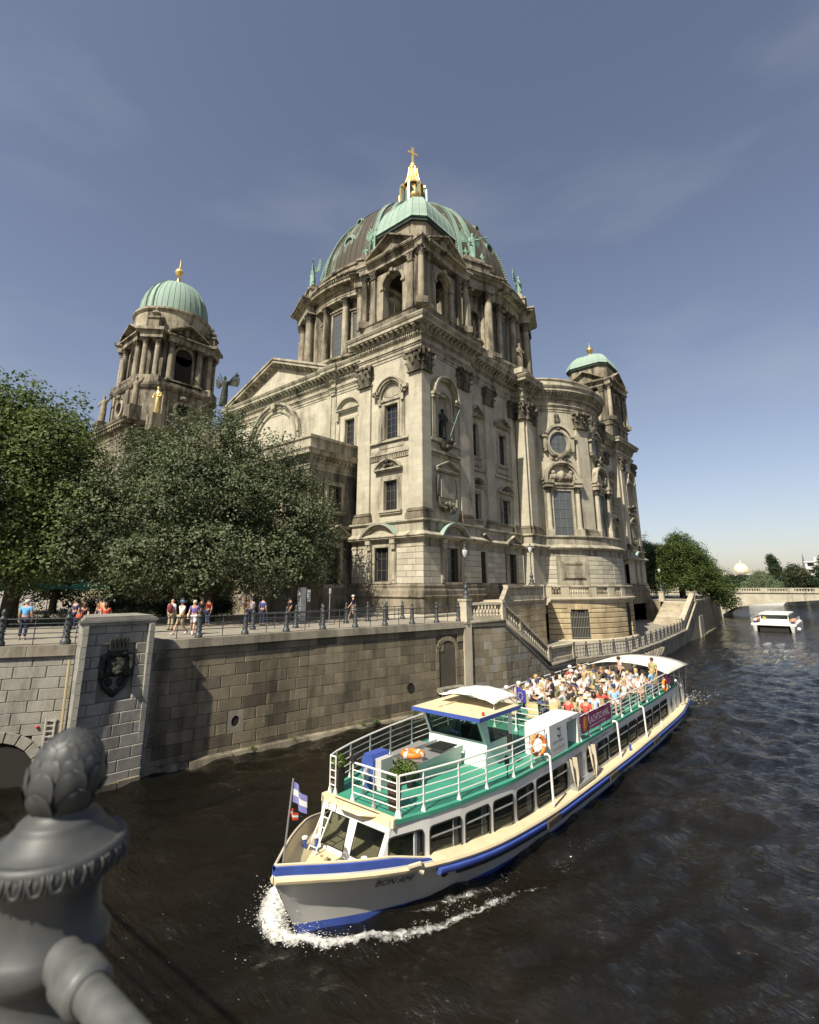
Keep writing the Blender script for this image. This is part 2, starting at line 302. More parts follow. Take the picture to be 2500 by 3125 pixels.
# ---- shared carved pieces (unit size)
def capital_mesh(round_):
    b = MB(); h0 = .46
    if round_: b.lathe([(h0, -.06), (.53, -.05), (.53, 0), (h0, .01), (h0*.98, .3), (h0*1.05, .7), (.56, .86)], n=16)
    else:
        b.box(-.53, .53, -.53, .53, -.06, 0)
        b.hexa([(-h0, -h0, 0), (h0, -h0, 0), (h0, h0, 0), (-h0, h0, 0), (-.55, -.55, .86), (.55, -.55, .86), (.55, .55, .86), (-.55, .55, .86)])
    q = .74                                        # abacus with hollowed sides
    pts = []
    for k in range(4):
        a = k*math.pi/2+math.pi/4; c = Vector((math.cos(a), math.sin(a)))*q*1.2; d = Vector((math.cos(a+math.pi/2), math.sin(a+math.pi/2)))
        pts += [c-d*.09, c+d*.09]; m = Vector((math.cos(a+math.pi/4), math.sin(a+math.pi/4)))*.60; pts += [m-Vector((-m.y, m.x))*.3, m+Vector((-m.y, m.x))*.3]
    b.prism([(p.x, p.y) for p in pts], .88, 1., 2)
    def leaf(a, r0, z0, z1, w, out):
        n = Vector((math.cos(a), math.sin(a))); t = Vector((-n.y, n.x)); prof = [(0, z0, 1), (.04, z0+(z1-z0)*.5, 1.1), (.09+out*.3, z0+(z1-z0)*.85, .95), (.12+out, z1, .6), (.13+out*1.25, z1-.08, .3)]
        rows = []
        for o, z, k in prof:
            rows.append([b.P((n.x*(r0+o-abs(s)*.05)+t.x*s*w*k, n.y*(r0+o-abs(s)*.05)+t.y*s*w*k, z)) for s in (-1, -.4, 0, .4, 1)])
        for A, B in zip(rows, rows[1:]):
            for j in range(4): b.face((A[j], A[j+1], B[j+1], B[j]))
    def rad(a): return h0 if round_ else h0/max(abs(math.cos(a)), abs(math.sin(a)))
    for k in range(8): a = k*math.pi/4; leaf(a, rad(a), .0, .40, .17, .07)
    for k in range(8): a = (k+.5)*math.pi/4; leaf(a, rad(a), .12, .66, .15, .10)
    for k in range(4):                             # corner volutes
        a = k*math.pi/2+math.pi/4; n = Vector((math.cos(a), math.sin(a))); t = Vector((-n.y, n.x)); c = n*.80; rr = []
        for j in range(8):
            an = 2*math.pi*j/8; rr.append([b.P((c.x+n.x*.16*math.cos(an)+t.x*s, c.y+n.y*.16*math.cos(an)+t.y*s, .74+.15*math.sin(an))) for s in (-.07, .07)])
        for j in range(8): A, B = rr[j], rr[(j+1) % 8]; b.face((A[0], B[0], B[1], A[1]))
        b.face([r_[0] for r_ in rr]); b.face([r_[1] for r_ in rr][::-1])
        m = k*math.pi/2; b.sphere((math.cos(m)*.60, math.sin(m)*.60, .93), .12, 6, 4)
    return meshdata(b, 'capital', CAPM, 50)
CAPSQ = capital_mesh(False); CAPRD = capital_mesh(True)
def column_mesh(taper=.86):
    b = MB(); pr = [(.66, 0), (.66, .012), (.64, .014), (.66, .026), (.62, .036), (.55, .04), (.6, .05), (.5, .06)]
    for k in range(9): t = k/8; pr.append((.5*(1-(1-taper)*t**1.6), .062+t*.938))
    b.lathe(pr, n=16); return meshdata(b, 'column', DRUM, 40)
COLM = column_mesh()
b = MB(); b.lathe([(.5, 0), (.5, .08), (.36, .1), (.34, .14), (.44, .22), (.5, .32), (.46, .44), (.32, .6), (.24, .74), (.25, .82), (.36, .85), (.28, .88), (.42, .91), (.42, 1.)], n=10); BALU = meshdata(b, 'baluster', STAIR, 60)
b = MB()                                            # scrolled bracket, unit: depth 1 (out = -y), width 1, height 1
b.prism([(0, 0), (-.25, .02), (-.45, .22), (-.55, .5), (-.95, .62), (-1, .8), (-.95, 1), (0, 1)], -.5, .5, 0); MODI = meshdata(b, 'modillion', TRIM)
b = MB()                                            # stone block, unit cube -.5...5 with bevelled front (-y)
e = .5; q = .488
b.hexa([(-e, -.455, -e), (e, -.455, -e), (e, .5, -e), (-e, .5, -e), (-e, -.455, e), (e, -.455, e), (e, .5, e), (-e, .5, e)]); b.f.pop(2); b.mi.pop(2)
i = [b.P(p) for p in ((-q, -.5, -.475), (q, -.5, -.475), (q, -.5, .475), (-q, -.5, .475), (-e, -.455, -e), (e, -.455, -e), (e, -.455, e), (-e, -.455, e))]
b.face(i[:4])
for k in range(4): b.face((i[4+k], i[4+(k+1) % 4], i[(k+1) % 4], i[k]))
BLOCK = meshdata(b, 'stone', RUST)
def fpos(F, u, w, z): o, U, N = F; return Vector((o.x+U.x*u+N.x*w, o.y+U.y*u+N.y*w, o.z+z))
def fang(F): return math.atan2(F[1].y, F[1].x)
def block(F, u0, u1, z0, z1, dep, w, par, mat, name='stone', jit=.004):
    """one stone: front face at w, dep deep"""
    c = fpos(F, (u0+u1)/2, w-dep/2+random.uniform(-jit, jit), (z0+z1)/2)
    if MB.mir: return cput(BLOCK, name, c, fang(F)+math.pi, (u1-u0, -dep, z1-z0), mat, par)
    return put(BLOCK, name, par, c, fang(F), (u1-u0, dep, z1-z0), mat)
# ---- facade pieces
def window(F, u0, u1, z0, z1, w, nx=3, nz=4, fm=WOOD, gm=GLASS, t=.07, par=None):
    b = MB(F); d = .09
    b.box(u0, u0+t, w, w+d, z0, z1); b.box(u1-t, u1, w, w+d, z0, z1); b.box(u0+t, u1-t, w, w+d, z0, z0+t); b.box(u0+t, u1-t, w, w+d, z1-t, z1)
    for k in range(1, nx): u = u0+(u1-u0)*k/nx; b.box(u-t*.35, u+t*.35, w+.01, w+d*.8, z0+t, z1-t)
    for k in range(1, nz): z = z0+(z1-z0)*k/nz; h = t*.5 if nz == 4 and k in (2,) else t*.35; b.box(u0+t, u1-t, w+.012, w+d*.78, z-h, z+h)
    fr = part(b, 'window', fm, par=par)
    g = MB(F); g.poly([(u0+t*.5, w+.03, z0+t*.5), (u1-t*.5, w+.03, z0+t*.5), (u1-t*.5, w+.03, z1-t*.5), (u0+t*.5, w+.03, z1-t*.5)])
    g.build('pane', gm, fr); return fr
def wallp(F, u0, u1, z0, z1, ops, mat, w=0., dep=.35, name='wall'):
    """wall sheet with rectangular openings (a, b, c, d) and their reveals"""
    us = sorted({u0, u1, *[o[0] for o in ops], *[o[1] for o in ops]}); zs = sorted({z0, z1, *[o[2] for o in ops], *[o[3] for o in ops]})
    b = MB(F)
    for a, c in zip(us, us[1:]):
        for e, f in zip(zs, zs[1:]):
            m, n = (a+c)/2, (e+f)/2
            if any(o[0] < m < o[1] and o[2] < n < o[3] for o in ops): continue
            b.poly([(a, w, e), (c, w, e), (c, w, f), (a, w, f)])
    for a, c, e, f in ops:
        b.poly([(a, w, e), (a, w-dep, e), (a, w-dep, f), (a, w, f)]); b.poly([(c, w, f), (c, w-dep, f), (c, w-dep, e), (c, w, e)])
        b.poly([(a, w, e), (c, w, e), (c, w-dep, e), (a, w-dep, e)]); b.poly([(a, w, f), (a, w-dep, f), (c, w-dep, f), (c, w, f)])
    return part(b, name, mat)
def surround(F, u0, u1, z0, z1, t=.3, p=.12, sill=True, w=0., mat=None, ears=0.):
    b = MB(F)
    for k, (tt, pp) in enumerate(((t, p*.5), (t*.55, p), (t*.22, p*.7))):
        a0, a1 = (0, t*.99-tt) if False else (tt, 0)
        b.box(u0-tt-ears*(k == 0), u0-.004*k, w, w+pp+.003*k, z0, z1+tt); b.box(u1+.004*k, u1+tt+ears*(k == 0), w, w+pp+.003*k, z0, z1+tt)
        b.box(u0-.004*k, u1+.004*k, w, w+pp+.001+.003*k, z1+.004*k, z1+tt-.002)
    if sill: b.box(u0-t*1.25, u1+t*1.25, w, w+p*2.2, z0-.16, z0-.003); b.box(u0-t*1.1, u1+t*1.1, w, w+p*1.5, z0-.3, z0-.16)
    return part(b, 'window_surround', mat or TRIM)
def ped_tri(F, u0, u1, z, h, p=.35, t=.22, w=0., mat=None, name='pediment', tymp=True):
    b = MB(F); m = (u0+u1)/2
    b.box(u0+.05, u1-.05, w, w+p*.7, z-t*.9, z-t*.4); b.box(u0, u1, w, w+p, z-t*.4, z)
    s = h/(m-u0)
    for q, (pa, ta, tb) in enumerate(((p*.6, .0, .5), (p, .5, 1.))):
        for sg in (-1, 1):
            e = m+sg*(u1-m); 
            b.prism([(e, z+t*ta), (m, z+h+t*ta), (m, z+h+t*tb), (e, z+t*tb)] if sg < 0 else [(e, z+t*tb), (m, z+h+t*tb), (m, z+h+t*ta), (e, z+t*ta)], w, w+pa+.002*q)
    if tymp: b.prism([(u0+.05, z), (u1-.05, z), (m, z+h)], w, w+p*.25)
    return part(b, name, mat or TRIM)
def ped_seg(F, u0, u1, z, h, p=.35, t=.24, w=0., mat=None, roofmat=None, base=True):
    hw = (u1-u0)/2; r = (hw*hw+h*h)/(2*h); cz = z+h-r; a = math.degrees(math.asin(min(1, hw/r))); m = (u0+u1)/2
    if h >= hw: a = 90; r = hw; cz = z
    b = MB(F)
    if base: b.box(u0, u1, w, w+p, z-t*.5, z-.002); b.box(u0+.06, u1-.06, w, w+p*.65, z-t, z-t*.5)
    b.arch(m, cz, r-t, r-t*.45, w, w+p*.6, 90-a, 90+a, 16); b.arch(m, cz, r-t*.45, r, w, w+p, 90-a, 90+a, 16)
    n = 14; b.poly([(m+(r-t)*math.cos(R(90-a+2*a*k/n)), w+p*.2, max(z, cz+(r-t)*math.sin(R(90-a+2*a*k/n)))) for k in range(n+1)])
    o = part(b, 'pediment', mat or TRIM)
    if roofmat:
        g = MB(F); g.arch(m, cz, r+.003, r+.035, w, w+p+.02, 90-a, 90+a, 16); part(g, 'flashing', roofmat, par=o)
    return o
def pilaster(F, u0, u1, z0, z1, ch, p=.22, w=0., mat=None, base=.85, capw=1.):
    """base z0..z0+base, shaft to z1-ch, capital ch high"""
    b = MB(F); d = .09; e = (u1-u0)*.10
    b.box(u0-e*1.6, u1+e*1.6, w, w+p+e*1.6, z0, z0+base*.34)
    b.box(u0-e*1.3, u1+e*1.3, w, w+p+e*1.35, z0+base*.34, z0+base*.60); b.box(u0-e*.5, u1+e*.5, w, w+p+e*.6, z0+base*.60, z0+base*.70)
    b.box(u0-e, u1+e, w, w+p+e, z0+base*.70, z0+base*.88); b.box(u0-e*.35, u1+e*.35, w, w+p+e*.4, z0+base*.88, z0+base)
    o = part(b, 'pilaster_base', PLIN)
    s = MB(F); s.hexa([(u0, w, z0+base), (u1, w, z0+base), (u1, w+p, z0+base), (u0, w+p, z0+base), (u0+e*.3, w, z1-ch), (u1-e*.3, w, z1-ch), (u1-e*.3, w+p-e*.2, z1-ch), (u0+e*.3, w+p-e*.2, z1-ch)])
    part(s, 'pilaster', mat or SAND)
    wd = (u1-u0)
    c = fpos(F, (u0+u1)/2, w+p-wd*.34, z1-ch); cput(CAPSQ, 'capital', c, fang(F), (wd*.97*capw, wd*.97*capw, ch))
ENT = [(0, 22.1), (.06, 22.12), (.06, 22.38), (.13, 22.4), (.13, 22.68), (.2, 22.7), (.2, 22.8), (.3, 22.86), (.3, 22.95), (.04, 22.98), (.04, 23.5), (.14, 23.56), (.14, 23.62)]
ENT2 = [(.14, 23.62), (.2, 23.62), (.2, 23.95), (.34, 24.0), (.34, 24.08), (.36, 24.42), (.92, 24.46), (.92, 24.75), (1.0, 24.8), (1.12, 25.02), (1.12, 25.1), (.1, 25.35), (-.4, 25.4)]
def dentils(path, zo, zh, out, dep, step, wd, name, mat, closed=False, stuff=True, skip=.25):
    """little blocks under a cornice, one joined course"""
    b = MB(); P2 = [Vector((p[0], p[1])) for p in path]; n = len(P2)
    for k in range(n if closed else n-1):
        a, c = P2[k], P2[(k+1) % n]; L_ = (c-a).length; d = (c-a)/max(L_, 1e-6); o = Vector((d.y, -d.x)); m = max(1, int(round(L_/step)))
        if L_ < .15: continue
        for j in range(m):
            s = (j+.5)/m*L_; p = a+d*s
            q = [p-d*wd/2+o*out, p+d*wd/2+o*out, p+d*wd/2+o*(out+dep), p-d*wd/2+o*(out+dep)]
            b.hexa([(v.x, v.y, zo) for v in q]+[(v.x, v.y, zo+zh) for v in q])
    return part(b, name, mat, kind='stuff' if stuff else None)
def modillions(path, z, h, out, dep, step, wd, mat, cnt=[0]):
    P2 = [Vector((p[0], p[1])) for p in path]
    for a, c in zip(P2, P2[1:]):
        L_ = (c-a).length; d = (c-a)/max(L_, 1e-6); o = Vector((d.y, -d.x)); m = int(round(L_/step))
        for j in range(m):
            p = a+d*((j+.5)/m*L_)+o*out; cnt[0] += 1
            cput(MODI, 'modillion', (p.x, p.y, z), math.atan2(d.y, d.x), (wd, dep, h) if not MB.mir else (wd, -dep, h), mat)
def arcpts(c, r, a0, a1, n): return [(c[0]+r*math.cos(R(a0+(a1-a0)*k/n)), c[1]+r*math.sin(R(a0+(a1-a0)*k/n))) for k in range(n+1)]
APC = (-29.75, 59.93); APR = 8.85
def apse_win(az):
    """one apse bay at az: tall window with columns and segmental pediment, oval window above"""
    F = frame((APC[0]+APR*math.cos(R(az)), APC[1]+APR*math.sin(R(az)), 0), az); hw = 1.12
    b = MB(F); b.box(-hw-.35, hw+.35, -.7, .22, 7.45, 7.68); part(b, 'window_sill', TRIM)
    window(F, -hw, hw, 7.7, 12.7, .03, 3, 5, plain_grey, LEAD, .05)
    b = MB(F)
    for s in (-1, 1):
        b.box(*sorted((s*hw, s*(hw+.25))), -.6, .2, 7.68, 12.72)
        b.box(*((hw+.25, hw+.95) if s > 0 else (-hw-.95, -hw-.25)), -.6, .02, 7.68, 13.2)
    b.box(-hw-.25, hw+.25, -.6, .21, 12.72, 13.05); part(b, 'window_surround', TRIM)
    for s in (-1, 1):
        u = s*(hw+.62); c = fpos(F, u, .34, 7.75)
        bb = MB(F); bb.box(u-.36, u+.36, -.1, .7, 7.3, 8.35); part(bb, 'pedestal', TRIM)
        cput(COLM, 'column', (c.x, c.y, 8.35), 0, (.52, .52, 4.1), SAND)
        cput(CAPRD, 'capital', (c.x, c.y, 12.45), fang(F), (.5, .5, .62))
        bb = MB(F); bb.box(u-.42, u+.42, -.1, .78, 13.07, 13.5); bb.box(u-.52, u+.52, -.1, .9, 13.5, 13.85); part(bb, 'entablature', TRIM)
    bb = MB(F); bb.box(-hw-.2, hw+.2, -.1, .35, 13.05, 13.35); bb.box(-hw-.2, hw+.2, -.1, .5, 13.35, 13.6); part(bb, 'entablature', TRIM)
    bb = MB(F); bb.arch(0, 14.05, 1.62, 1.82, -.1, .5, 0, 180, 16, 1.); bb.arch(0, 14.05, 1.82, 2.05, -.1, .68, 0, 180, 16); bb.arch(0, 14.05, .72, .86, -.05, .3, 20, 160, 10)
    for s in (-1, 1): bb.box(s*2.05-.33, s*2.05+.2 if s > 0 else -1.85, -.1, .7, 13.86, 14.05) if s < 0 else bb.box(1.72, 2.25, -.1, .7, 13.86, 14.05)
    part(bb, 'pediment', TRIM)
    cl = MB(F)                                       # carved angels' heads, wings and cartouche
    for s in (-1, 1):
        cl.sphere((s*1.05, .42, 14.75), .26, 8, 6); cl.sphere((s*.95, .35, 14.35), .36, 8, 6, 1, .8, 1.2); cl.sphere((s*1.35, .3, 14.3), .3, 7, 5, 1.2, .6, 1.3); cl.tube([(s*1.2, .3, 14.5), (s*1.5, .35, 13.95), (s*1.35, .4, 13.5)], [.16, .14, .08], 6)
        cl.sphere((s*.6, .3, 14.2), .24, 7, 5, 1.3, .7, 1)
    cl.prism([(-.5, 13.75), (.5, 13.75), (.62, 14.4), (.4, 14.85), (0, 15.05), (-.4, 14.85), (-.62, 14.4)], .0, .34); cl.sphere((0, .34, 14.35), .34, 9, 6, .9, .4, 1.1)
    part(cl, 'carving', TRIM, True)
    # oval window
    g = MB(F); g.disc_uz(0, 18.3, 1.2, .03, 24, 1.0); g2 = part(g, 'window', LEAD)
    g = MB(F)
    for k in (-.33, .33): g.box(k*1.0-.02, k+.02, .03, .06, 17.3, 19.3)
    for k in (17.7, 18.3, 18.9): g.box(-.9, .9, .03, .065, k-.02, k+.02)
    g.build('glazing_bar', plain_grey, g2)
    b = MB(F); n = 28
    for r0, r1, p0, p1 in ((1.0, 1.12, -.2, .12), (1.12, 1.34, -.2, .3), (1.34, 1.52, -.2, .2)): b.arch(0, 18.3, r0*1.18, r1*1.18, p0, p1, 0, 360, n, .86)
    b.arch(0, 18.5, 1.75, 2.05, -.1, .42, 28, 152, 12, .86)
    for s in (-1, 1):
        b.box(*sorted((s*1.45, s*2.1)), -.1, .44, 18.95, 19.2); b.box(*sorted((s*1.5, s*1.85)), -.1, .3, 17.6, 18.95); b.box(*sorted((s*1.55, s*1.78)), -.1, .36, 17.3, 17.6)
    part(b, 'oval_surround', TRIM, 35)
    cl = MB(F); cl.sphere((0, .4, 16.6), .42, 8, 6, 1.2, .7, .9); cl.sphere((0, .4, 16.15), .34, 8, 6, .9, .7, 1.2)
    for s in (-1, 1): cl.tube([(s*.2, .4, 16.6), (s*.7, .38, 16.85), (s*1.15, .25, 16.75)], [.2, .18, .08], 6); cl.sphere((s*.5, .42, 16.25), .22, 7, 5)
    cl.lathe([(.05, 0), (.26, .15), (.34, .45), (.2, .75), (.3, .9), (.3, 1.15), (.12, 1.35)], tuple(fpos(F, 0, .15, 20.55)) if False else (0, .12, 20.5), 8)
    cl.sphere((0, .3, 19.95), .2, 7, 5, 1.5, .7, .8)
    part(cl, 'carving', CAPM, True)
def ash_stones(F, u0, u1, zs, w, dep, ops, mat, L0=1.05, par=None):
    """coursed ashlar: separate stones between the joints, openings left out"""
    for r, (z0, z1) in enumerate(zip(zs, zs[1:])):
        spans = [(u0, u1)]
        for a, c, e, f in ops:
            if e < (z0+z1)/2 < f:
                sp = []
                for p, q in spans:
                    if c <= p or a >= q: sp.append((p, q)); continue
                    if a > p: sp.append((p, a))
                    if c < q: sp.append((c, q))
                spans = sp
        for p, q in spans:
            n = max(1, int(round((q-p)/L0+(.5 if r % 2 else -.2)*.5))); cuts = [p]
            for k in range(1, n): cuts.append(p+(q-p)*(k+(.22 if r % 2 else -.18)*(1 if n > 1 else 0)+random.uniform(-.06, .06))/n)
            cuts.append(q)
            for a, c in zip(cuts, cuts[1:]): block(F, a+.008, c-.008, z0+.012, z1-.012, dep, w, par or CATH, mat)
plain_grey = plain('grey_glazing_bar', (.16, .155, .13), .6)
FS = frame((0, 31.3, 0), -90); FE = frame((-24.9, 0, 0), 0); FSB = frame((0, 34., 0), -90); FEB = frame((-25.6, 0, 0), 0)
YE = 39.1                                                # north end of the corner tower
def east_half(near):
    FS = frame((0, 31.3, 0), -90); FE = frame((-24.9, 0, 0), 0)
    # --- tower walls, upper stage
    wallp(FS, -32.2, -24.9, 7.4, 22.1, [(-29.0, -27.5, 8.55, 11.1), (-28.95, -27.42, 14.8, 17.9)], SAND)
    wallp(FE, 31.3, YE, 7.4, 22.1, [(33.4, 35.35, 14.8, 18.7)], SAND, dep=.9)
    wallp(frame((-32.2, 0, 0), 180), -34.2, -31.3, 7.4, 22.1, [], SAND); wallp(frame((0, YE, 0), 90), 24.9, 26.6, 7.4, 22.1, [], SAND)
    pilaster(FS, -32.15, -30.62, 7.65, 22.1, 1.85); pilaster(FS, -26.15, -24.72, 7.65, 22.1, 1.85)
    pilaster(FE, 31.1, 32.32, 7.65, 22.1, 1.85, capw=1.08); pilaster(FE, 36.6, 38.2, 7.65, 22.1, 1.85)
    # --- south windows
    window(FS, -29.0, -27.5, 8.55, 11.1, -.28, 3, 3); surround(FS, -29.0, -27.5, 8.55, 11.1, .42, .12)
    ped_seg(FS, -30.0, -26.9, 12.15, .85, .42, .26)
    cl = MB(FS); cl.sphere((-28.4, .3, 12.45), .22, 7, 5); cl.sphere((-28.75, .25, 12.4), .2, 6, 5, 1.6, .6, .8); cl.sphere((-28.05, .25, 12.4), .2, 6, 5, 1.6, .6, .8); cl.sphere((-28.4, .4, 12.75), .2, 7, 5, 1, 1, 1.4); part(cl, 'carving', CAPM, True)
    b = MB(FS); b.box(-30.62, -26.15, 0, .1, 13.0, 13.06); b.box(-30.62, -26.15, 0, .14, 13.3, 13.42); b.box(-30.62, -26.15, 0, .22, 13.42, 13.6); part(b, 'string_course', TRIM)
    dentils([(-30.6, 31.3), (-26.17, 31.3)], 13.07, .22, 0, .12, .2, .11, 'dentil_course', TRIM)
    b = MB(FS); b.box(-30.62, -26.15, 0, .08, 13.6, 13.9); b.box(-29.6, -26.8, 0, .06, 13.98, 14.3); b.box(-30.62, -26.15, 0, .24, 14.5, 14.68); part(b, 'window_sill', TRIM)
    window(FS, -28.95, -27.42, 14.8, 17.9, -.28, 3, 5); surround(FS, -28.95, -27.42, 14.8, 17.9, .34, .14, False)
    b = MB(FS)                                          # aedicule: strips, brackets, shell arch
    for s in (-1, 1):
        u = -28.185+s*1.32; b.box(u-.2, u+.2, 0, .1, 14.68, 18.2); b.box(u-.16, u+.16, 0, .26, 18.0, 18.75); b.box(*sorted((u-s*.05, u+s*.75)), 0, .55, 18.95, 19.25); b.box(*sorted((u+s*.02, u+s*.5)), 0, .38, 18.7, 18.95)
    b.box(-29.5, -26.85, 0, .2, 18.26, 18.5); part(b, 'aedicule', TRIM)
    b = MB(FS); b.arch(-28.185, 18.75, 1.12, 1.3, 0, .24, 0, 180, 16); b.arch(-28.185, 18.75, 1.3, 1.5, 0, .42, 0, 180, 16); b.arch(-28.185, 18.75, 1.5, 1.62, 0, .55, 0, 180, 16); part(b, 'arch', TRIM)
    b = MB(FS); n = 13
    for k in range(n):
        a0, a1 = R(8+164*k/n), R(8+164*(k+.85)/n); am = (a0+a1)/2
        b.poly([(-28.185, .12, 18.55), (-28.185+.95*math.cos(a0), .02, 18.6+.95*math.sin(a0)), (-28.185+1.0*math.cos(am), .14, 18.6+1.0*math.sin(am)), (-28.185+.95*math.cos(a1), .02, 18.6+.95*math.sin(a1))])
    part(b, 'shell_ornament', TRIM)
    # --- east: niche, tablet
    b = MB(FE); cu = 34.38; n = 12
    for k in range(n):                                  # niche: half cylinder with quarter sphere
        a0, a1 = math.pi*k/n, math.pi*(k+1)/n
        b.poly([(cu-.97*math.cos(a0), -.85*math.sin(a0), 14.8), (cu-.97*math.cos(a1), -.85*math.sin(a1), 14.8), (cu-.97*math.cos(a1), -.85*math.sin(a1), 18.0), (cu-.97*math.cos(a0), -.85*math.sin(a0), 18.0)])
        for j in range(4):
            t0, t1 = math.pi/2*j/4, math.pi/2*(j+1)/4
            b.poly([(cu-.97*math.cos(a)*math.cos(t), -.85*math.sin(a)*math.cos(t), 18.0+.97*math.sin(t)) for a, t in ((a0, t0), (a1, t0), (a1, t1), (a0, t1))])
    b.poly([(cu-.97, 0, 14.8), (cu+.97, 0, 14.8), (cu+.97, -.9, 14.8), (cu-.97, -.9, 14.8)])
    part(b, 'niche', SAND, 50)
    b = MB(FE); b.arch(cu, 18.0, .97, 1.2, 0, .16, 0, 180, 16); b.box(cu-1.2, cu-.97, 0, .16, 14.8, 18.0); b.box(cu+.97, cu+1.2, 0, .16, 14.8, 18.0)
    b.arch(cu, 18.6, 1.45, 1.66, 0, .4, 0, 180, 16); b.arch(cu, 18.6, 1.66, 1.85, 0, .62, 0, 180, 16)
    for s in (-1, 1):
        u = cu+s*1.62; b.box(u-.24, u+.24, 0, .22, 14.5, 18.1); b.box(u-.3, u+.3, 0, .45, 18.1, 18.35); b.box(u-.36, u+.36, 0, .62, 18.35, 18.6)
    b.box(32.33, 36.55, 0, .28, 14.3, 14.55); b.box(32.33, 36.55, 0, .1, 13.0, 13.06); b.box(32.33, 36.55, 0, .22, 13.35, 13.6); part(b, 'aedicule', TRIM)
    dentils([(-24.9, 32.4), (-24.9, 36.5)], 13.07, .24, 0, .12, .2, .11, 'dentil_course', TRIM)
    b = MB(FE); b.lathe([(.2, 13.6), (.5, 13.85), (.75, 14.25), (.95, 14.5)], (cu, .1, 0), 12, sy=.8); b.sphere((cu, .55, 14.0), .3, 7, 5, 1.3, .7, .9); part(b, 'bracket', CAPM, 50)
    ped_tri(FE, 33.0, 36.3, 11.95, .7, .4, .22)
    b = MB(FE); b.box(33.3, 35.8, 0, .16, 9.2, 11.5); b.box(33.65, 35.45, .16, .22, 9.6, 11.3); part(b, 'tablet', TRIM)
    cl = MB(FE); cl.sphere((34.55, .35, 8.9), .3, 8, 6, .9, .8, 1.4); cl.sphere((34.55, .5, 8.4), .16, 7, 5, .8, .8, 1.6)
    for s in (-1, 1): cl.tube([(34.55+s*.2, .3, 8.9), (34.55+s*.7, .32, 8.55), (34.55+s*1.15, .25, 8.95), (34.55+s*1.25, .2, 9.6)], [.2, .24, .16, .08], 7); cl.tube([(34.55+s*1.2, .1, 9.3), (34.55+s*1.35, .1, 10.2), (34.55+s*1.25, .1, 11.3)], [.14, .1, .12], 6); cl.sphere((34.55+s*.5, .38, 9.05), .2, 7, 5)
    part(cl, 'carving', CAPM, True)
    # --- set-back east wall
    FB = frame((-25.6, 0, 0), 0)
    ops = [(39.75, 40.95, 8.45, 10.9), (45.15, 46.6, 8.45, 10.9), (39.75, 40.95, 14.5, 17.8), (44.9, 46.4, 14.5, 17.8)]
    wallp(FB, YE, 49.0, 7.4, 22.1, ops, SAND)
    for k, (a, c, e, f) in enumerate(ops):
        window(FB, a, c, e, f, -.28, 2 if k % 2 == 0 else 3, 4); surround(FB, a, c, e, f, .3, .12, True)
        if e > 12: ped_tri(FB, a-.75 if k % 2 else a-.35, c+.75, 18.7, .8, .45, .22)
        else:
            ped_seg(FB, a-.7 if k % 2 else a-.35, c+.7, 11.7, .75, .4, .24)
            cl = MB(FB); m = (a+c)/2; cl.sphere((m, .3, 11.95), .22, 7, 5, 1, .8, 1.4); cl.sphere((m-.35, .25, 11.9), .2, 6, 5, 1.4, .6, .8); cl.sphere((m+.35, .25, 11.9), .2, 6, 5, 1.4, .6, .8); part(cl, 'carving', CAPM, True)
        if e > 12:
            b = MB(FB); b.box(a-.5, c+.5, 0, .1, 13.55, 14.0); b.box(a-.35, c+.35, .1, .14, 13.65, 13.9); part(b, 'panel', TRIM)
    b = MB(FB); b.box(YE, 42.0, 0, .2, 13.1, 13.35); b.box(43.9, 47.8, 0, .2, 13.1, 13.35); part(b, 'string_course', TRIM)
    pilaster(FB, 42.15, 43.65, 7.65, 22.1, 1.7, .25)
    # --- pier beside the apse
    FP = frame((-24.5, 0, 0), 0)
    wallp(FP, 48.9, 50.9, 7.4, 22.1, [], SAND); wallp(frame((0, 48.9, 0), -90), -26, -24.5, 7.4, 22.1, [], SAND); wallp(frame((0, 50.9, 0), 90), 24.5, 26, 7.4, 22.1, [], SAND)
    pilaster(FP, 49.1, 50.6, 7.65, 22.1, 1.8, .22); pilaster(frame((0, 48.9, 0), -90), -25.45, -24.42, 7.65, 22.1, 1.8, .2, capw=1.2)
    pilaster(FB, 47.35, 48.3, 7.65, 22.1, 1.8, .2, capw=1.15); pilaster(frame((-24.9, 0, 0), 0), 51.3, 52.3, 7.65, 22.1, 1.8, .15)
    # --- base stage: sheets behind, separate stones in front
    FS0 = frame((0, 31.0, 0), -90); FE0 = frame((-24.6, 0, 0), 0); FB0 = frame((-25.2, 0, 0), 0)
    wop = (-29.7, -28.15, 2.75, 5.5); eop = (34.05, 35.6, 2.7, 5.45); s1 = (39.75, 40.9, 2.65, 5.45); s2 = (45.1, 46.75, 1.3, 5.45)
    zs = [2.62, 3.11, 3.57, 4.04, 4.51, 4.98, 5.45]
    wallp(FS0, -32.5, -24.66, 1.6, 6.2, [wop], MORT, -.06, .3); wallp(FE0, 31.0, 39.3, 1.6, 6.2, [eop], MORT, -.06, .3); wallp(FB0, 39.3, 48.3, -3.2, 6.2, [s1, s2], MORT, -.06, .3)
    if near:
        grow = lambda o, g=.75: (o[0]-g, o[1]+g, 2.6, 6)
        ash_stones(FS0, -32.5, -24.6, zs, 0, .3, [grow(wop)], RUST); ash_stones(FE0, 31.0, 39.3, zs, 0, .3, [grow(eop)], RUST)
        ash_stones(FB0, 39.3, 48.3, [1.2, 1.68, 2.15]+zs, 0, .3, [(s1[0]-.4, s1[1]+.4, 2.2, 6), (s2[0]-.45, s2[1]+.45, 1., 6)], RUST)
    else:
        for FF, a, c in ((FS0, -32.5, -24.6), (FE0, 31.0, 39.3), (FB0, 39.3, 48.3)): b = MB(FF); b.box(a, c, -.05, 0, 2.6, 5.5); part(b, 'wall', RUST)
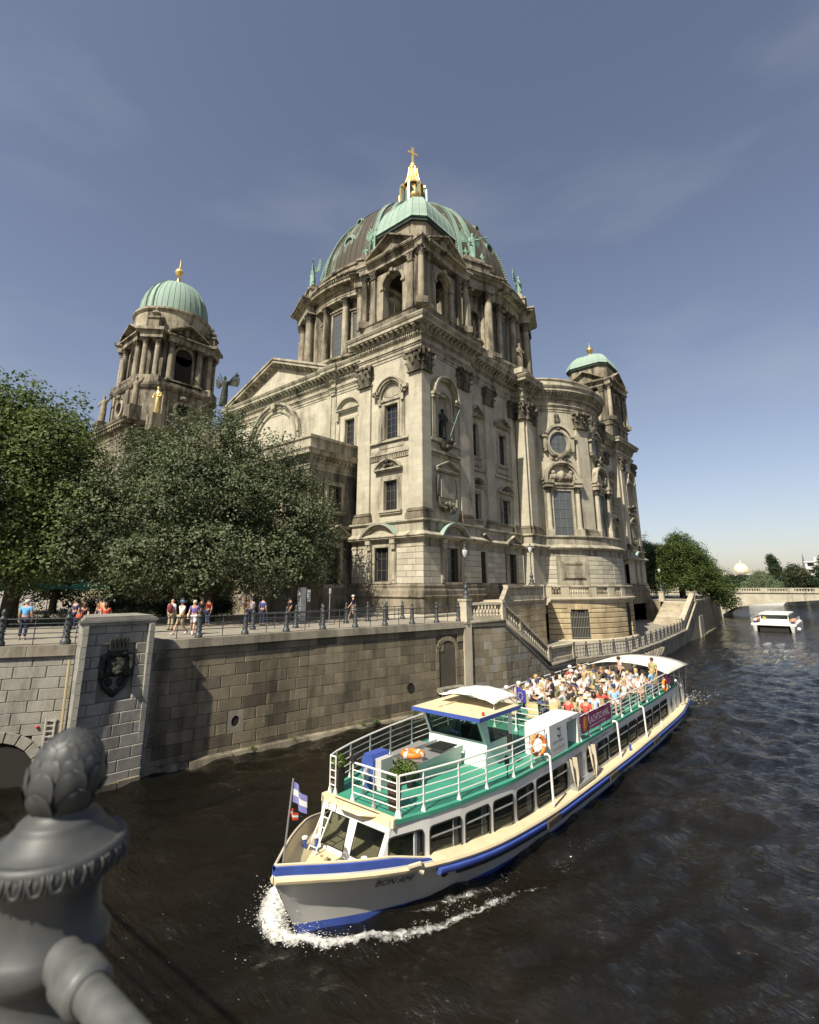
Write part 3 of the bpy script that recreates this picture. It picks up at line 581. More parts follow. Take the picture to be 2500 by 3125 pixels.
    for FF, o, nx in ((FS0, wop, 3), (FE0, eop, 3), (FB0, s1, 2), (FB0, s2, 3)):
        window(FF, *o, -.32, nx, 3); surround(FF, *o, .3, .1, o[2] > 2)
        if o in (wop, eop):
            b = MB(FF)
            for a, c in ((o[0]-.82, o[0]-.38), (o[1]+.38, o[1]+.82)): b.box(a, c, 0, .12, 2.62, 5.3); b.box(a+.06, c-.06, .12, .17, 2.9, 5.1); b.box(a, c, 0, .3, 5.3, 5.75); b.box(a-.04, c+.04, 0, .38, 5.75, 6.08)
            part(b, 'window_surround', TRIM)
    b = MB(FB0)
    part(b, 'wall', TRIM) if False else None
    ped_seg(FS0, -31.05, -27.0, 6.36, 1.12, .55, .3, roofmat=PALEC, base=False); ped_seg(FE0, 32.9, 36.9, 6.36, 1.12, .55, .3, roofmat=PALEC, base=False)
    ped_tri(FB0, 39.4, 41.5, 6.36, .55, .5, .2); ped_tri(FB0, 44.6, 47.3, 6.36, .7, .5, .2)
    base = [(-32.5, 34.), (-32.5, 31.0), (-24.6, 31.0), (-24.6, 39.3), (-25.2, 39.3), (-25.2, 48.4), (-24.1, 48.4), (-24.1, 51.25)]
    arc = arcpts(APC, 10.3, -57.0, 0, 20)
    b = MB(); b.mold(base+arc, [(-.1, 5.43), (.04, 5.45), (.04, 5.53), (.0, 5.56), (.0, 6.0), (.1, 6.06), (.16, 6.12), (.42, 6.15), (.42, 6.25), (.5, 6.28), (.5, 6.35), (.1, 6.62), (.03, 6.66), (.03, 7.36), (.16, 7.42), (.22, 7.46), (.22, 7.58), (.12, 7.62), (-.7, 7.66)]); part(b, 'base_cornice', TRIM)
    b = MB(); b.mold(base[:6], [(-.1, -.3), (.22, -.3), (.22, 1.5), (.32, 1.55), (.36, 1.6), (.36, 1.68), (.24, 1.72), (.24, 2.05), (.2, 2.12), (.12, 2.3), (.16, 2.36), (.16, 2.45), (.05, 2.6), (-.1, 2.62)]); part(b, 'plinth', PLIN)
    if near:
        b = MB(); b.mold(base[:6], [(.2, .02), (.34, .02), (.34, .28), (.26, .34), (.2, .34)]); part(b, 'plinth_step', RUST)
    # --- apse: base ring, main wall, windows
    b = MB(); b.mold(base[5:]+arc, [(0, -.4), (0, 5.45)]); part(b, 'wall', RUST)
    aw = arcpts(APC, APR, -56.8, 0, 22)
    b = MB(); b.mold([(-24.9, 50.9)]+aw, [(0, 7.4), (0, 22.1)]); part(b, 'wall', SAND, 20)
    apse_win(-40.7)
    if near: apse_win(0)
    for a in (-20.3,):
        F = frame((APC[0]+APR*math.cos(R(a)), APC[1]+APR*math.sin(R(a)), 0), a); pilaster(F, -.95, .95, 7.65, 22.1, 1.85, .35)
    # --- entablature
    ent = [(-60.0, 34.), (-39.2, 34.), (-39.2, 33.8), (-38.6, 33.8), (-38.6, 34.), (-32.2, 34.), (-32.2, 31.3), (-24.9, 31.3), (-24.9, YE), (-25.6, YE), (-25.6, 48.9), (-24.5, 48.9), (-24.5, 50.9), (-24.9, 50.9)]+aw
    if not near: ent = ent[5:]
    b = MB(); b.mold(ent, ENT); part(b, 'architrave', TRIM)
    b = MB(); b.mold(ent, ENT2); part(b, 'cornice', TRIM)
    dentils(ent, 23.66, .27, .19, .15, .24, .13, 'dentil_course', TRIM)
    st = ent if near else ent[2:]
    modillions(st, 24.08, .34, .34, .5, .62, .3, TRIM)
    b = MB(); b.mold([(-24.9, 51.5)]+aw, [(-.1, 25.2), (-.1, 26.15), (.06, 26.2), (.06, 26.34), (-.5, 26.4)]); part(b, 'parapet', SAND, 30)
MB.mir = False; east_half(True)
MB.mir = True; east_half(False)
MB.mir = False
b = MB(); b.prism([(-60, 34.2), (-32, 34.2), (-32, 31.5), (-25.1, 31.5), (-25.1, 39), (-25.8, 39), (-25.8, 49), (-24.7, 49), (-24.7, 51)]+arcpts(APC, APR-.2, -56, 56, 20)+[(-24.7, YM-51), (-24.7, YM-49), (-25.8, YM-49), (-25.8, YM-39), (-25.1, YM-39), (-25.1, YM-31.5), (-60, YM-31.5)], 25.0, 25.3, 2); part(b, 'roof', PALEC)
# --- south front beyond the corner tower
wallp(FSB, -60, -32.2, 0, 22.1, [(-37.0, -35.6, 15.9, 19.0)], SAND); window(FSB, -37.0, -35.6, 15.9, 19.0, -.28, 3, 5); surround(FSB, -37.0, -35.6, 15.9, 19.0, .3, .12)
ped_seg(FSB, -38.2, -34.6, 20.15, 1.15, .45, .26)
b = MB(FSB)
for u in (-38.05, -34.75): b.box(u-.2, u+.2, 0, .1, 15.5, 19.0); b.box(u-.2, u+.2, 0, .34, 19.0, 19.95)
b.box(-39.9, -39.15, 0, .22, 7, 22.1); b.box(-39.15, -38.5, 0, .1, 7, 22.1); part(b, 'aedicule', TRIM)
b = MB(FSB); b.arch(-49.2, 18.6, 4.5, 4.75, 0, .3, 0, 180, 24); b.arch(-49.2, 18.6, 4.75, 5.05, 0, .5, 0, 180, 24); b.arch(-49.2, 18.6, 3.9, 4.2, 0, .2, 0, 180, 24)
b.box(-49.6, -48.8, 0, .6, 22.9, 23.6); part(b, 'arch', TRIM)
# gable over the south transept
GP = [(-59.3, 25.1), (-39.1, 25.1), (-49.2, 29.0)]
b = MB(FSB); b.prism([(-58.6, 25.12), (-39.8, 25.12), (-49.2, 28.75)], -6, .1); part(b, 'gable', SAND)
b = MB(FSB)
for s in (-1, 1):
    e = -49.2+s*10.2
    for z0, z1, p in ((-.62, -.35, .35), (-.35, .02, .95), (.02, .28, 1.1)):
        pts = [(e, 25.2+z0), (-49.2, 29.1+z0), (-49.2, 29.1+z1), (e, 25.2+z1)]
        b.prism(pts if s < 0 else pts[::-1], 0, p)
part(b, 'gable_cornice', TRIM)
for s in (-1, 1):
    for k in range(11):
        u = -49.2+s*(9.0-k*.82); z = 25.2+3.9*(10.2-abs(u+49.2))/10.2-.66; c = fpos(FSB, u, .3, z); put(MODI, 'modillion', CATH, c, 0, (.3, .5, .3), TRIM)
b = MB(FSB)
for s in (-1, 1):
    for k in range(30): u = -49.2+s*(.3+k*.29); z = 25.2+3.9*(10.2-abs(u+49.2))/10.2-.95; b.box(u-.08, u+.08, .1, .3, z, z+.24)
part(b, 'dentil_course', TRIM, kind='stuff')
# low wing in front of the south side
FW = frame((-33., 0, 0), 0); FWS = frame((0, 26.4, 0), -90)
w1 = (28.45, 29.95, 8.7, 10.9); w2 = (28.6, 30.0, 2.55, 5.7)
wallp(FW, 26.4, 34, 0, 15, [w1, w2], DARKS); wallp(FWS, -60, -33., 0, 15, [(-36.4, -34.9, 8.7, 10.9), (-36.4, -34.9, 2.55, 5.7), (-41.4, -39.9, 2.55, 5.7), (-41.4, -39.9, 8.7, 10.9), (-46.4, -44.9, 2.55, 5.7)], DARKS)
for o in (w1, w2): window(FW, *o, -.3, 3, 4); surround(FW, *o, .38, .12)
for u in (-36.4, -41.4):
    for e, f in ((8.7, 10.9), (2.55, 5.7)): window(FWS, u, u+1.5, e, f, -.3, 3, 4); surround(FWS, u, u+1.5, e, f, .38, .12)
window(FWS, -46.4, -44.9, 2.55, 5.7, -.3, 3, 4)
ped_tri(FW, 28.0, 30.9, 6.55, .75, .45, .22)
wp = [(-60, 26.4), (-33., 26.4), (-33., 34)]
b = MB(); b.mold(wp, [(0, 12.0), (.08, 12.02), (.08, 12.3), (.14, 12.32), (.14, 12.6), (.25, 12.66), (.25, 12.8), (.5, 13.1), (.8, 13.16), (.8, 13.4), (.92, 13.6), (.2, 13.75), (.1, 13.78), (.1, 14.7), (.24, 14.76), (.24, 15.0), (-.6, 15.05)]); part(b, 'wing_cornice', TRIM)
dentils(wp, 12.84, .24, .25, .25, .45, .22, 'dentil_course', TRIM)
b = MB(); b.mold(wp, [(0, 7.2), (.2, 7.25), (.2, 7.5), (0, 7.55)]); b.mold(wp, [(0, 0), (.3, 0), (.3, 1.5), (.15, 1.7), (.15, 2.3), (0, 2.4)]); part(b, 'string_course', PLIN)
for u in (26.55, 31.4): b = MB(FW); b.box(u, u+.9, 0, .12, 7.6, 12.0); part(b, 'pilaster', DARKS)
b = MB(); b.prism([(-60, 26.5), (-33.1, 26.5), (-33.1, 34), (-60, 34)], 14.9, 15.02, 2); part(b, 'roof', PALEC)
# ---------------------------------------------------------------- corner belvederes
def belvedere():
    B = (-28.4, 36.6) if MB.mir else (-30.1, 37.0); h = 3.6; dn = .62 if MB.mir else 1.
    base = [(B[0]-h-.9, B[1]-h-.35), (B[0]+h-.6, B[1]-h-.35), (B[0]+h+.35, B[1]-h+.6), (B[0]+h+.35, B[1]+h+.9), (B[0]-h-.9, B[1]+h+.9)]
    b = MB(); b.mold(base, [(0, 25.2), (0, 26.9), (.15, 26.95), (.2, 27.1), (.12, 27.2), (.0, 27.3), (0, 27.75), (.12, 27.85), (-.5, 27.9)], closed=True); part(b, 'podium', DARKS)
    b = MB(); b.prism(base, 27.8, 27.88, 2); part(b, 'podium_top', DARKS)
    for ang, c in ((-90, (B[0], B[1]-h)), (0, (B[0]+h, B[1])), (90, (B[0], B[1]+h)), (180, (B[0]-h, B[1]))):
        F = frame((c[0], c[1], 0), ang); front = ang in (-90, 0); q = 2.9
        b = MB(F)                                          # arch panel
        r = 1.28; zs = 31.7; z0 = 27.9; z1 = 33.3
        for w in (0, -.8):
            for s in (-1, 1): b.poly([(s*r, w, z0), (s*q, w, z0), (s*q, w, zs), (s*r, w, zs)])
            n = 14
            for k in range(n):
                a0, a1 = math.pi*k/n, math.pi*(k+1)/n; p0, p1 = (r*math.cos(a0), zs+r*math.sin(a0)), (r*math.cos(a1), zs+r*math.sin(a1))
                t0, t1 = (q*(1-2*k/n), z1), (q*(1-2*(k+1)/n), z1)
                if k == 0: b.poly([(q, w, zs), (q, w, z1), (p1[0], w, p1[1]), (p0[0], w, p0[1])]) if False else None
                b.poly([(p0[0], w, p0[1]), (t0[0], w, t0[1]), (t1[0], w, t1[1]), (p1[0], w, p1[1])])
            for s in (-1, 1): b.poly([(s*r, w, zs), (s*q, w, zs), (s*q, w, z1)])
        b.arch(0, zs, r-.01, r+.0, -.8, 0, 0, 180, 14)
        for s in (-1, 1): b.poly([(s*r, 0, z0), (s*r, -.8, z0), (s*r, -.8, zs), (s*r, 0, zs)]); b.poly([(s*q, 0, z0), (s*q, -.8, z0), (s*q, -.8, z1), (s*q, 0, z1)])
        part(b, 'wall', DRUM)
        b = MB(F); b.arch(0, zs, r, r+.3, 0, .12, 0, 180, 14); b.box(-r-.35, -r+.1, -.3, .16, zs-.25, zs); b.box(r-.1, r+.35, -.3, .16, zs-.25, zs); b.box(-.22, .22, 0, .34, zs+r-.05, z1); part(b, 'arch', DRUM)
        for s in (-1, 1):
            bb = MB(F); u = s*(q-.42); bb.box(u-.4, u+.4, 0, .34, 27.9, 28.5); bb.box(u-.33, u+.33, 0, .26, 28.5, 33.1); part(bb, 'pilaster', DARKS)
            c2 = fpos(F, u, .04, 33.0); cput(CAPSQ, 'capital', c2, fang(F), (.66, .6, .95))
        # entablature and pediment
        b = MB(F); b.box(-q-.02, q+.02, -.8, .3, 33.95, 34.55); b.box(-q-.1, q+.1, -.8, .42, 34.55, 34.75); b.box(-q-.22, q+.22, -.8, .8, 34.75, 34.95); part(b, 'entablature', DRUM)
        ped_tri(F, -q-.25, q+.25, 34.97, 1.75, .85, .32, mat=DRUM, tymp=True)
    # chamfer walls and corner columns
    for ang, sx, sy in ((-45, 1, -1), (45, 1, 1), (135, -1, 1), (225, -1, -1)):
        d = h-.35; F = frame((B[0]+sx*d, B[1]+sy*d, 0), ang)
        b = MB(F); b.box(-.62, .62, -.5, 0, 27.9, 33.95); part(b, 'wall', DARKS)
        c = fpos(F, 0, .72, 0); bb = MB(F); bb.box(-.55, .55, -.2, 1.25, 27.8, 28.45); part(bb, 'pedestal', DARKS)
        cput(COLM, 'column', (c.x, c.y, 28.45), 0, (.66, .66, 4.65), DRUM); cput(CAPRD, 'capital', (c.x, c.y, 33.05), fang(F), (.6, .6, .92))
        b = MB(F)
        P = [(-.62, -.3), (-.62, .55), (-.42, 1.25), (.42, 1.25), (.62, .55), (.62, -.3)]
        P = [(-.9, -.3), (-.55, .55), (0, 1.32), (.55, .55), (.9, -.3)]
        for e, z0, z1 in ((1., 33.97, 34.56), (1.1, 34.56, 34.76), (1.28, 34.76, 35.02)): b.prism([(p[0]*e, p[1]*e if p[1] > 0 else p[1]) for p in P], z0, z1, 2)
        part(b, 'entablature', DRUM)
    # attic and roof
    def octo(r, c): return [(B[0]-r+c, B[1]-r), (B[0]+r-c, B[1]-r), (B[0]+r, B[1]-r+c), (B[0]+r, B[1]+r-c), (B[0]+r-c, B[1]+r), (B[0]-r+c, B[1]+r), (B[0]-r, B[1]+r-c), (B[0]-r, B[1]-r+c)]
    b = MB(); b.mold(octo(3.2, .95), [(0, 34.6), (0, 37.7), (.08, 37.75), (.08, 37.9)], closed=True); part(b, 'attic', DRUM)
    b = MB(); b.prism(octo(2.9, 1.0), 33.9, 34.0, 2); part(b, 'ceiling', CAVE)
    b = MB(); b.mold(octo(3.2, .95), [(.06, 37.88), (.3, 37.94), (.32, 38.02), (.32, 38.2), (.42, 38.24), (.42, 38.34)], closed=True); part(b, 'eaves', EAVE)
    b = MB(); prof = [(0, 38.34), (-.12, 38.7), (-.22, 39.4), (-.42, 40.2), (-.8, 41.1), (-1.4, 41.95), (-2.15, 42.55), (-3.0, 42.9), (-3.45, 43.0)]; prof = [(o, 38.34+(z-38.34)*dn) for o, z in prof]; ft_ = 43.3 if dn == 1 else 41.4
    rings = []
    for o, z in prof:
        rings.append([b.P((p[0], p[1], z)) for p in octo(3.6+o, 1.1*max(.1, (3.6+o)/3.6))])
    for A, C in zip(rings, rings[1:]):
        for k in range(8): b.face((A[k], A[(k+1) % 8], C[(k+1) % 8], C[k]))
    b.face(rings[-1]); part(b, 'roof', PALEC)
    sm = MB()                                              # standing seams
    def ringpt(t, i):
        o, z = prof[i]; P8 = octo(3.6+o, 1.1*max(.1, (3.6+o)/3.6)); P8 = [Vector((*p, z)) for p in P8]; k = int(t) % 8; f = t-int(t); return P8[k].lerp(P8[(k+1) % 8], f)
    for side in range(8):
        for f in ([.0, .2, .4, .6, .8] if side % 2 == 0 else [0, .5]):
            sm.tube([ringpt(side+f, i)+Vector((0, 0, .02)) for i in range(len(prof))], .035, 4)
    part(sm, 'roof_seam', PALEC)
    b = MB(); b.lathe([(.32, 0), (.25, .25), (.12, .4), (.1, .75)], (B[0], B[1], ft_), 10); f = part(b, 'finial', OLDGOLD, True)
    b = MB(); b.lathe([(.02, -.62), (.3, -.52), (.52, -.25), (.60, 0), (.60, .06), (.52, .28), (.3, .52), (.08, .62), (.05, .85), (.02, 1.5)], (B[0], B[1], ft_+1.05), 14); b.build('ball', OLDGOLD, f, 40)
EAVE = copper('dark_copper_eaves', (.018, .028, .024), (.05, .075, .06), pos=(.4, .7), scale=1.)
MB.mir = False; belvedere()
MB.mir = True; belvedere()
MB.mir = False
# ---------------------------------------------------------------- drum and great dome
def pol(r, a, z=0): return Vector((AX[0]+r*math.cos(R(a)), AX[1]+r*math.sin(R(a)), z))
b = MB(); b.lathe([(19.6, 25.2), (19.6, 27.5), (19.2, 27.7), (18.9, 28.0), (18.9, 31.2), (19.2, 31.3), (19.2, 31.6), (18.7, 31.75), (16.2, 31.8)], (*AX, 0), 96, cap=False); part(b, 'drum_podium', DRUM, 25)
b = MB(); b.lathe([(16.6, 31.7), (16.6, 41.2)], (*AX, 0), 128, cap=False); part(b, 'drum_wall', DRUM, 25)
b = MB(); b.lathe([(16.6, 40.9), (17.75, 40.92), (17.75, 41.3), (17.82, 41.32), (17.82, 41.65), (17.95, 41.7), (17.72, 41.78), (17.72, 42.2), (18.0, 42.3)], (*AX, 0), 128, cap=False); part(b, 'architrave', DRUM, 25)
b = MB(); b.lathe([(18.0, 42.3), (18.15, 42.6), (18.85, 42.64), (18.85, 42.9), (19.05, 43.12), (18.2, 43.3), (17.4, 43.32)], (*AX, 0), 128, cap=False); part(b, 'cornice', DRUM, 25)
ring = [tuple(pol(17.9, -a)[:2]) for a in range(0, 0)]
def ringblocks(r, z0, z1, dep, n, wd, name, mat, a_from=-150, a_to=50, stuff=True):
    b = MB()
    for k in range(n):
        a = k*360/n-180
        if not (a_from <= a <= a_to): continue
        F = frame(pol(r, a), a); b.box(-wd/2, wd/2, 0, dep, z0, z1)
    part(b, name, mat, kind='stuff' if stuff else None)
ringblocks(18.1, 42.32, 42.6, .6, 180, .28, 'modillion_course', DRUM)
b = MB(); b.lathe([(18.4, 43.2), (18.4, 43.5), (18.3, 43.52), (18.3, 43.55), (18.0, 43.56)], (*AX, 0), 128, cap=False); b.lathe([(18.0, 44.2), (18.42, 44.22), (18.42, 44.42), (18.0, 44.44), (17.9, 44.2)], (*AX, 0), 128, cap=False); bal = part(b, 'balustrade', DRUM, 25)
for k in range(240):
    a = k*1.5-180
    if -142 < a < 42 and (a-22.5+3.5) % 45 > 7: p = pol(18.22, a, 43.54); put(BALU, 'baluster', bal, p, 0, (.26, .26, .68), DRUM)
b = MB(); b.lathe([(17.2, 43.3), (17.0, 44.0), (16.9, 46.2), (17.1, 46.3), (17.15, 46.6), (16.6, 46.8), (16.0, 46.9)], (*AX, 0), 96, cap=False); part(b, 'attic', DRUM, 25)
for k in range(8):                                        # pier bays with niches, window bays between
    a = 22.5+45*k; aa = (a+180) % 360-180; vis = -135 < aa < 45
    F = frame(pol(16.6, a), a)
    b = MB(F); b.box(-2.6, 2.6, -.5, .65, 31.75, 41.0) if not vis else None
    if vis:
        for s in (-1, 1): b.box(*sorted((s*.8, s*2.6)), -.5, .65, 31.75, 41.0)
        b.box(-.8, .8, -.5, .65, 38.6, 41.0); b.box(-.8, .8, -.5, .65, 31.75, 34.3); b.box(-.8, .8, -.5, -.4, 34.3, 38.6); b.arch(0, 37.8, .8, .95, .6, .75, 0, 180, 10); b.box(-1.0, 1.0, .65, 1.2, 34.2, 34.45); b.box(-.8, .8, .65, 1., 33.7, 34.2)
    part(b, 'drum_pier', DRUM)
    b = MB(F); b.box(-3.0, 3.0, 0, 2.55, 31.6, 32.2); part(b, 'pedestal', DRUM)
    for s in (-1, 1):
        c = fpos(F, s*1.75, 1.65, 32.2); put(COLM, 'column', CATH, c, 0, (1.15, 1.15, 7.6), DRUM); put(CAPRD, 'capital', CATH, (c.x, c.y, 39.75), fang(F), (1.0, 1.0, 1.35))
        if vis: bb = MB(F); bb.box(s*2.15-.3, s*2.15+.3, .6, .85, 32.2, 40.9); part(bb, 'pilaster', DRUM)
    b = MB(F)
    for w, e, z0, z1 in ((2.3, 2.55, 41.0, 42.3), (2.6, 2.8, 42.3, 42.6), (3.1, 3.1, 42.6, 42.9), (3.3, 3.3, 42.9, 43.15)): b.box(-e, e, .5, w, z0, z1)
    b.box(-2.2, 2.2, .3, 1.9, 43.15, 45.2); b.box(-2.4, 2.4, .2, 2.1, 45.2, 45.5); b.box(-1.7, 1.7, .0, 1.5, 45.5, 46.4); part(b, 'entablature_break', DRUM)
    # window bay, clockwise neighbour
    a = 45*k; aa = (a+180) % 360-180; F = frame(pol(16.6, a), a)
    for u in (-5.2, -2.0, 2.0, 5.2):
        an = a+math.degrees(u/17.); c = pol(17.3, an, 32.0)
        put(COLM, 'column', CATH, c, 0, (.95, .95, 7.9), DRUM); put(CAPRD, 'capital', CATH, (c.x, c.y, 39.85), R(an+90), (.85, .85, 1.2))
    if -120 < aa < 60:
        for u, hw, z1 in ((0, .95, 39.6), (-3.6, .72, 38.8), (3.6, .72, 38.8)):
            an = a+math.degrees(u/16.6); FF = frame(pol(16.55, an), an)
            window(FF, -hw, hw, 32.6, z1, .1, 4, 8, plain_grey, LEAD, .06)
            bb = MB(FF)
            for s in (-1, 1): bb.box(*sorted((s*hw, s*(hw+.3))), 0, .3, 32.4, z1+.02)
            bb.box(-hw-.3, hw+.3, 0, .31, z1+.02, z1+.35); bb.box(-hw-.45, hw+.45, 0, .5, z1+.35, z1+.55); part(bb, 'window_surround', DRUM)
# copper dome
DPR = [(16.0, 46.8), (15.9, 48.2), (15.65, 49.9), (15.25, 51.6), (14.7, 53.3), (14.0, 55.0), (13.1, 56.7), (12.0, 58.3), (10.7, 59.9), (9.2, 61.4), (7.6, 62.7), (6.0, 63.7), (4.4, 64.5), (3.0, 65.0)]
b = MB(); b.lathe(DPR, (*AX, 0), 128, cap=False); part(b, 'dome', DOMEC, 40)
sm = MB()
for k in range(96):
    a = k*3.75
    if k % 12 in (5, 6, 7) or not (-150 < (a+180) % 360-180 < 50): continue
    sm.tube([pol(r+.02, a, z) for r, z in DPR[1:12]], .05, 4)
part(sm, 'dome_seam', DOMEC)
for k in range(8):
    a = 22.5+45*k; aa = (a+180) % 360-180
    if not (-150 < aa < 60): continue
    for s in (-1, 1):                                     # twin ribs with studded edges
        b = MB()
        for o, wd in ((.32, .75),):
            rows = []
            for r, z in DPR:
                w = wd*(.35+.65*r/16); c = 1.0*(.3+.7*r/16); an = R(a); n = Vector((math.cos(an), math.sin(an), 0)); t = Vector((-n.y, n.x, 0)); base = Vector((*AX, z))
                rows.append([base+n*(r-.1)+t*(s*c-w/2), base+n*(r+o)+t*(s*c-w/2+.06), base+n*(r+o)+t*(s*c+w/2-.06), base+n*(r-.1)+t*(s*c+w/2)])
            idx = [[b.P(p) for p in row] for row in rows]
            for A, C in zip(idx, idx[1:]):
                for j in range(3): b.face((A[j], A[j+1], C[j+1], C[j]))
        part(b, 'dome_rib', GREEN)
        st = MB()
        for i in range(len(DPR)-2):
            (r0, z0), (r1, z1) = DPR[i], DPR[i+1]; L_ = math.hypot(r1-r0, z1-z0)
            for q in range(int(L_/.42)):
                f = q/int(L_/.42); r = r0+(r1-r0)*f; z = z0+(z1-z0)*f; c = 1.0*(.3+.7*r/16); w = .75*(.35+.65*r/16); an = R(a); n = Vector((math.cos(an), math.sin(an), 0)); t = Vector((-n.y, n.x, 0))
                p = Vector((*AX, z))+n*(r+.12)+t*(s*c+s*(w/2+.12)); st.box(p.x-.11, p.x+.11, p.y-.11, p.y+.11, p.z-.11, p.z+.11)
        part(st, 'rib_stud', GREEN, kind='stuff')
    a = 45*k                                               # round dormers between the ribs
    for zc, rr, ro in ((52.3, 1.0, 14.6), (57.0, .6, 12.5)):
        F = frame(pol(ro, a, 0), a); b = MB(F); w1 = .55 if rr > 1 else .6
        b.arch(0, zc, rr*.72, rr, -1.2, w1, 0, 360, 18); b.arch(0, zc, rr, rr*1.25, -1.2, w1-.25, 0, 360, 18); d = part(b, 'dormer', GREEN, 40)
        g = MB(F); g.disc_uz(0, zc, rr*.75, w1-.5, 16); g.build('pane', GLASS, d)
    F = frame(pol(15.95, 22.5+45*k), 22.5+45*k)
# lantern
b = MB(); b.lathe([(3.6, 64.2), (3.6, 65.6), (3.3, 65.8), (3.2, 66.2), (1.7, 66.3), (1.5, 72.0)], (*AX, 0), 24, cap=False); part(b, 'lantern_base', GREEN, 40)
b = MB(); b.lathe([(1.55, 66.2), (1.55, 72.0), (1.2, 72.1)], (*AX, 0), 16, cap=False); part(b, 'lantern_core', GOLD, 40)
for k in range(8):
    a = 22.5+45*k; F = frame(pol(2.2, a), a); b = MB(F)
    b.box(-.22, .22, -.25, .25, 66.2, 71.3); b.box(-.3, .3, -.3, .32, 71.3, 71.5); part(b, 'lantern_pier', GREEN)
    b = MB(F); b.prism([(-.3, 71.5), (.28, 71.5), (.2, 71.9), (-.15, 72.4), (-.7, 72.6), (-.9, 72.2), (-.5, 71.9)], -.2, .2, 0) if False else b.box(-.2, .2, -.7, .2, 71.5, 72.0)
    b.box(-.14, .14, .25, .42, 66.4, 71.2); part(b, 'lantern_scroll', GOLD)
b = MB(); b.lathe([(2.0, 71.9), (2.1, 72.1), (1.65, 72.4), (1.3, 73.0), (1.0, 73.9), (.8, 74.9), (.68, 75.7), (.62, 76.2), (.8, 76.3), (.8, 76.5), (.3, 76.6)], (*AX, 0), 16, cap=False); part(b, 'lantern_spire', GOLD, 50)
for k in range(8):
    a = 22.5+45*k; b = MB(); b.tube([pol(r, a, z) for r, z in ((1.75, 72.3), (1.4, 73.0), (1.1, 73.9), (.9, 74.9), (.78, 75.7), (.75, 76.3))], .13, 5); part(b, 'spire_rib', GOLD)
b = MB(); b.lathe([(.2, -.75), (.25, -.55), (.45, -.35), (.5, 0), (.42, .3), (.2, .48), (.12, .6)], (*AX, 77.1), 14); part(b, 'ball', GOLD, 50)
CR = frame((AX[0], AX[1], 0), -20); b = MB(CR)
b.box(-.16, .16, -.12, .12, 77.6, 80.9); b.box(-.95, -.16, -.11, .11, 79.6, 79.95); b.box(.16, .95, -.11, .11, 79.6, 79.95); b.box(-.24, .24, -.13, .13, 80.75, 80.95); part(b, 'cross', GOLD)
# ---------------------------------------------------------------- south-west tower
TX, TY = -83.5, 35.4
b = MB(); b.box(TX-8.2, TX+8.2, TY-8.2, TY+8.2, 0, 23.5); part(b, 'tower_wall', DARKS)
sq = [(TX-8.2, TY-8.2), (TX+8.2, TY-8.2), (TX+8.2, TY+8.2), (TX-8.2, TY+8.2)]
b = MB(); b.mold(sq, [(o, z+.6) for o, z in ENT], closed=True); b.mold(sq, [(o*1.1, z+.6) for o, z in ENT2], closed=True); part(b, 'cornice', DARKS)
dentils(sq, 24.5, .35, .3, .6, .8, .4, 'modillion_course', DARKS, closed=True)
def oc8(r, c): return [(TX-r+c, TY-r), (TX+r-c, TY-r), (TX+r, TY-r+c), (TX+r, TY+r-c), (TX+r-c, TY+r), (TX-r+c, TY+r), (TX-r, TY+r-c), (TX-r, TY-r+c)]
st1 = oc8(6.6, 2.6)
b = MB(); b.mold(st1, [(0, 25.5), (0, 32.0), (.3, 32.2), (.5, 32.6), (.5, 33.0), (.1, 33.2), (.1, 33.9), (-.3, 34)], closed=True); part(b, 'tower_stage', DARKS)
st2 = oc8(5.4, 2.4)
b = MB(); b.prism(st2, 33.8, 42.2, 2); part(b, 'tower_stage', DARKS)
for side, ang in ((-90, -90), (0, 0)):
    F = frame((TX+(5.4 if ang == 0 else 0), TY-(5.4 if ang == -90 else 0), 0), ang)
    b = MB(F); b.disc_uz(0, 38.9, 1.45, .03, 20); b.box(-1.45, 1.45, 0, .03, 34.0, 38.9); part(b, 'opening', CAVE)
    b = MB(F); b.arch(0, 38.9, 1.45, 1.85, 0, .3, 0, 180, 14); b.box(-1.85, -1.45, 0, .3, 34.1, 38.9); b.box(1.45, 1.85, 0, .3, 34.1, 38.9); part(b, 'arch', DRUM)
    for s in (-1, 1):
        c = fpos(F, s*2.35, .65, 34.2); put(COLM, 'column', CATH, c, 0, (.95, .95, 5.4), DRUM); put(CAPRD, 'capital', CATH, (c.x, c.y, 39.5), 0, (.85, .85, 1.1))
    b = MB(F); b.box(-3.0, 3.0, 0, 1.2, 40.6, 41.6); b.box(-3.2, 3.2, 0, 1.6, 41.6, 42.0); b.box(-2.9, 2.9, 0, 1.3, 33.6, 34.2); part(b, 'entablature', DRUM)
    ped_tri(F, -3.3, 3.3, 42.0, 1.9, 1.6, .4, mat=DRUM)
    F1 = frame((TX+(6.6 if ang == 0 else 0), TY-(6.6 if ang == -90 else 0), 0), ang)
    b = MB(F1); b.disc_uz(0, 29.5, 1.1, .06, 18); g = part(b, 'oculus', GLASS); b = MB(F1); b.arch(0, 29.5, 1.05, 1.5, 0, .3, 0, 360, 18); b.build('oculus_frame', DRUM, g)
    b = MB(F1)
    for s in (-1, 1): b.box(*sorted((s*2.2, s*3.2)), 0, .3, 25.6, 32)
    b.sphere((0, .5, 31.3), .5, 8, 6, 1.3, .7, .8); part(b, 'pilaster', DRUM)
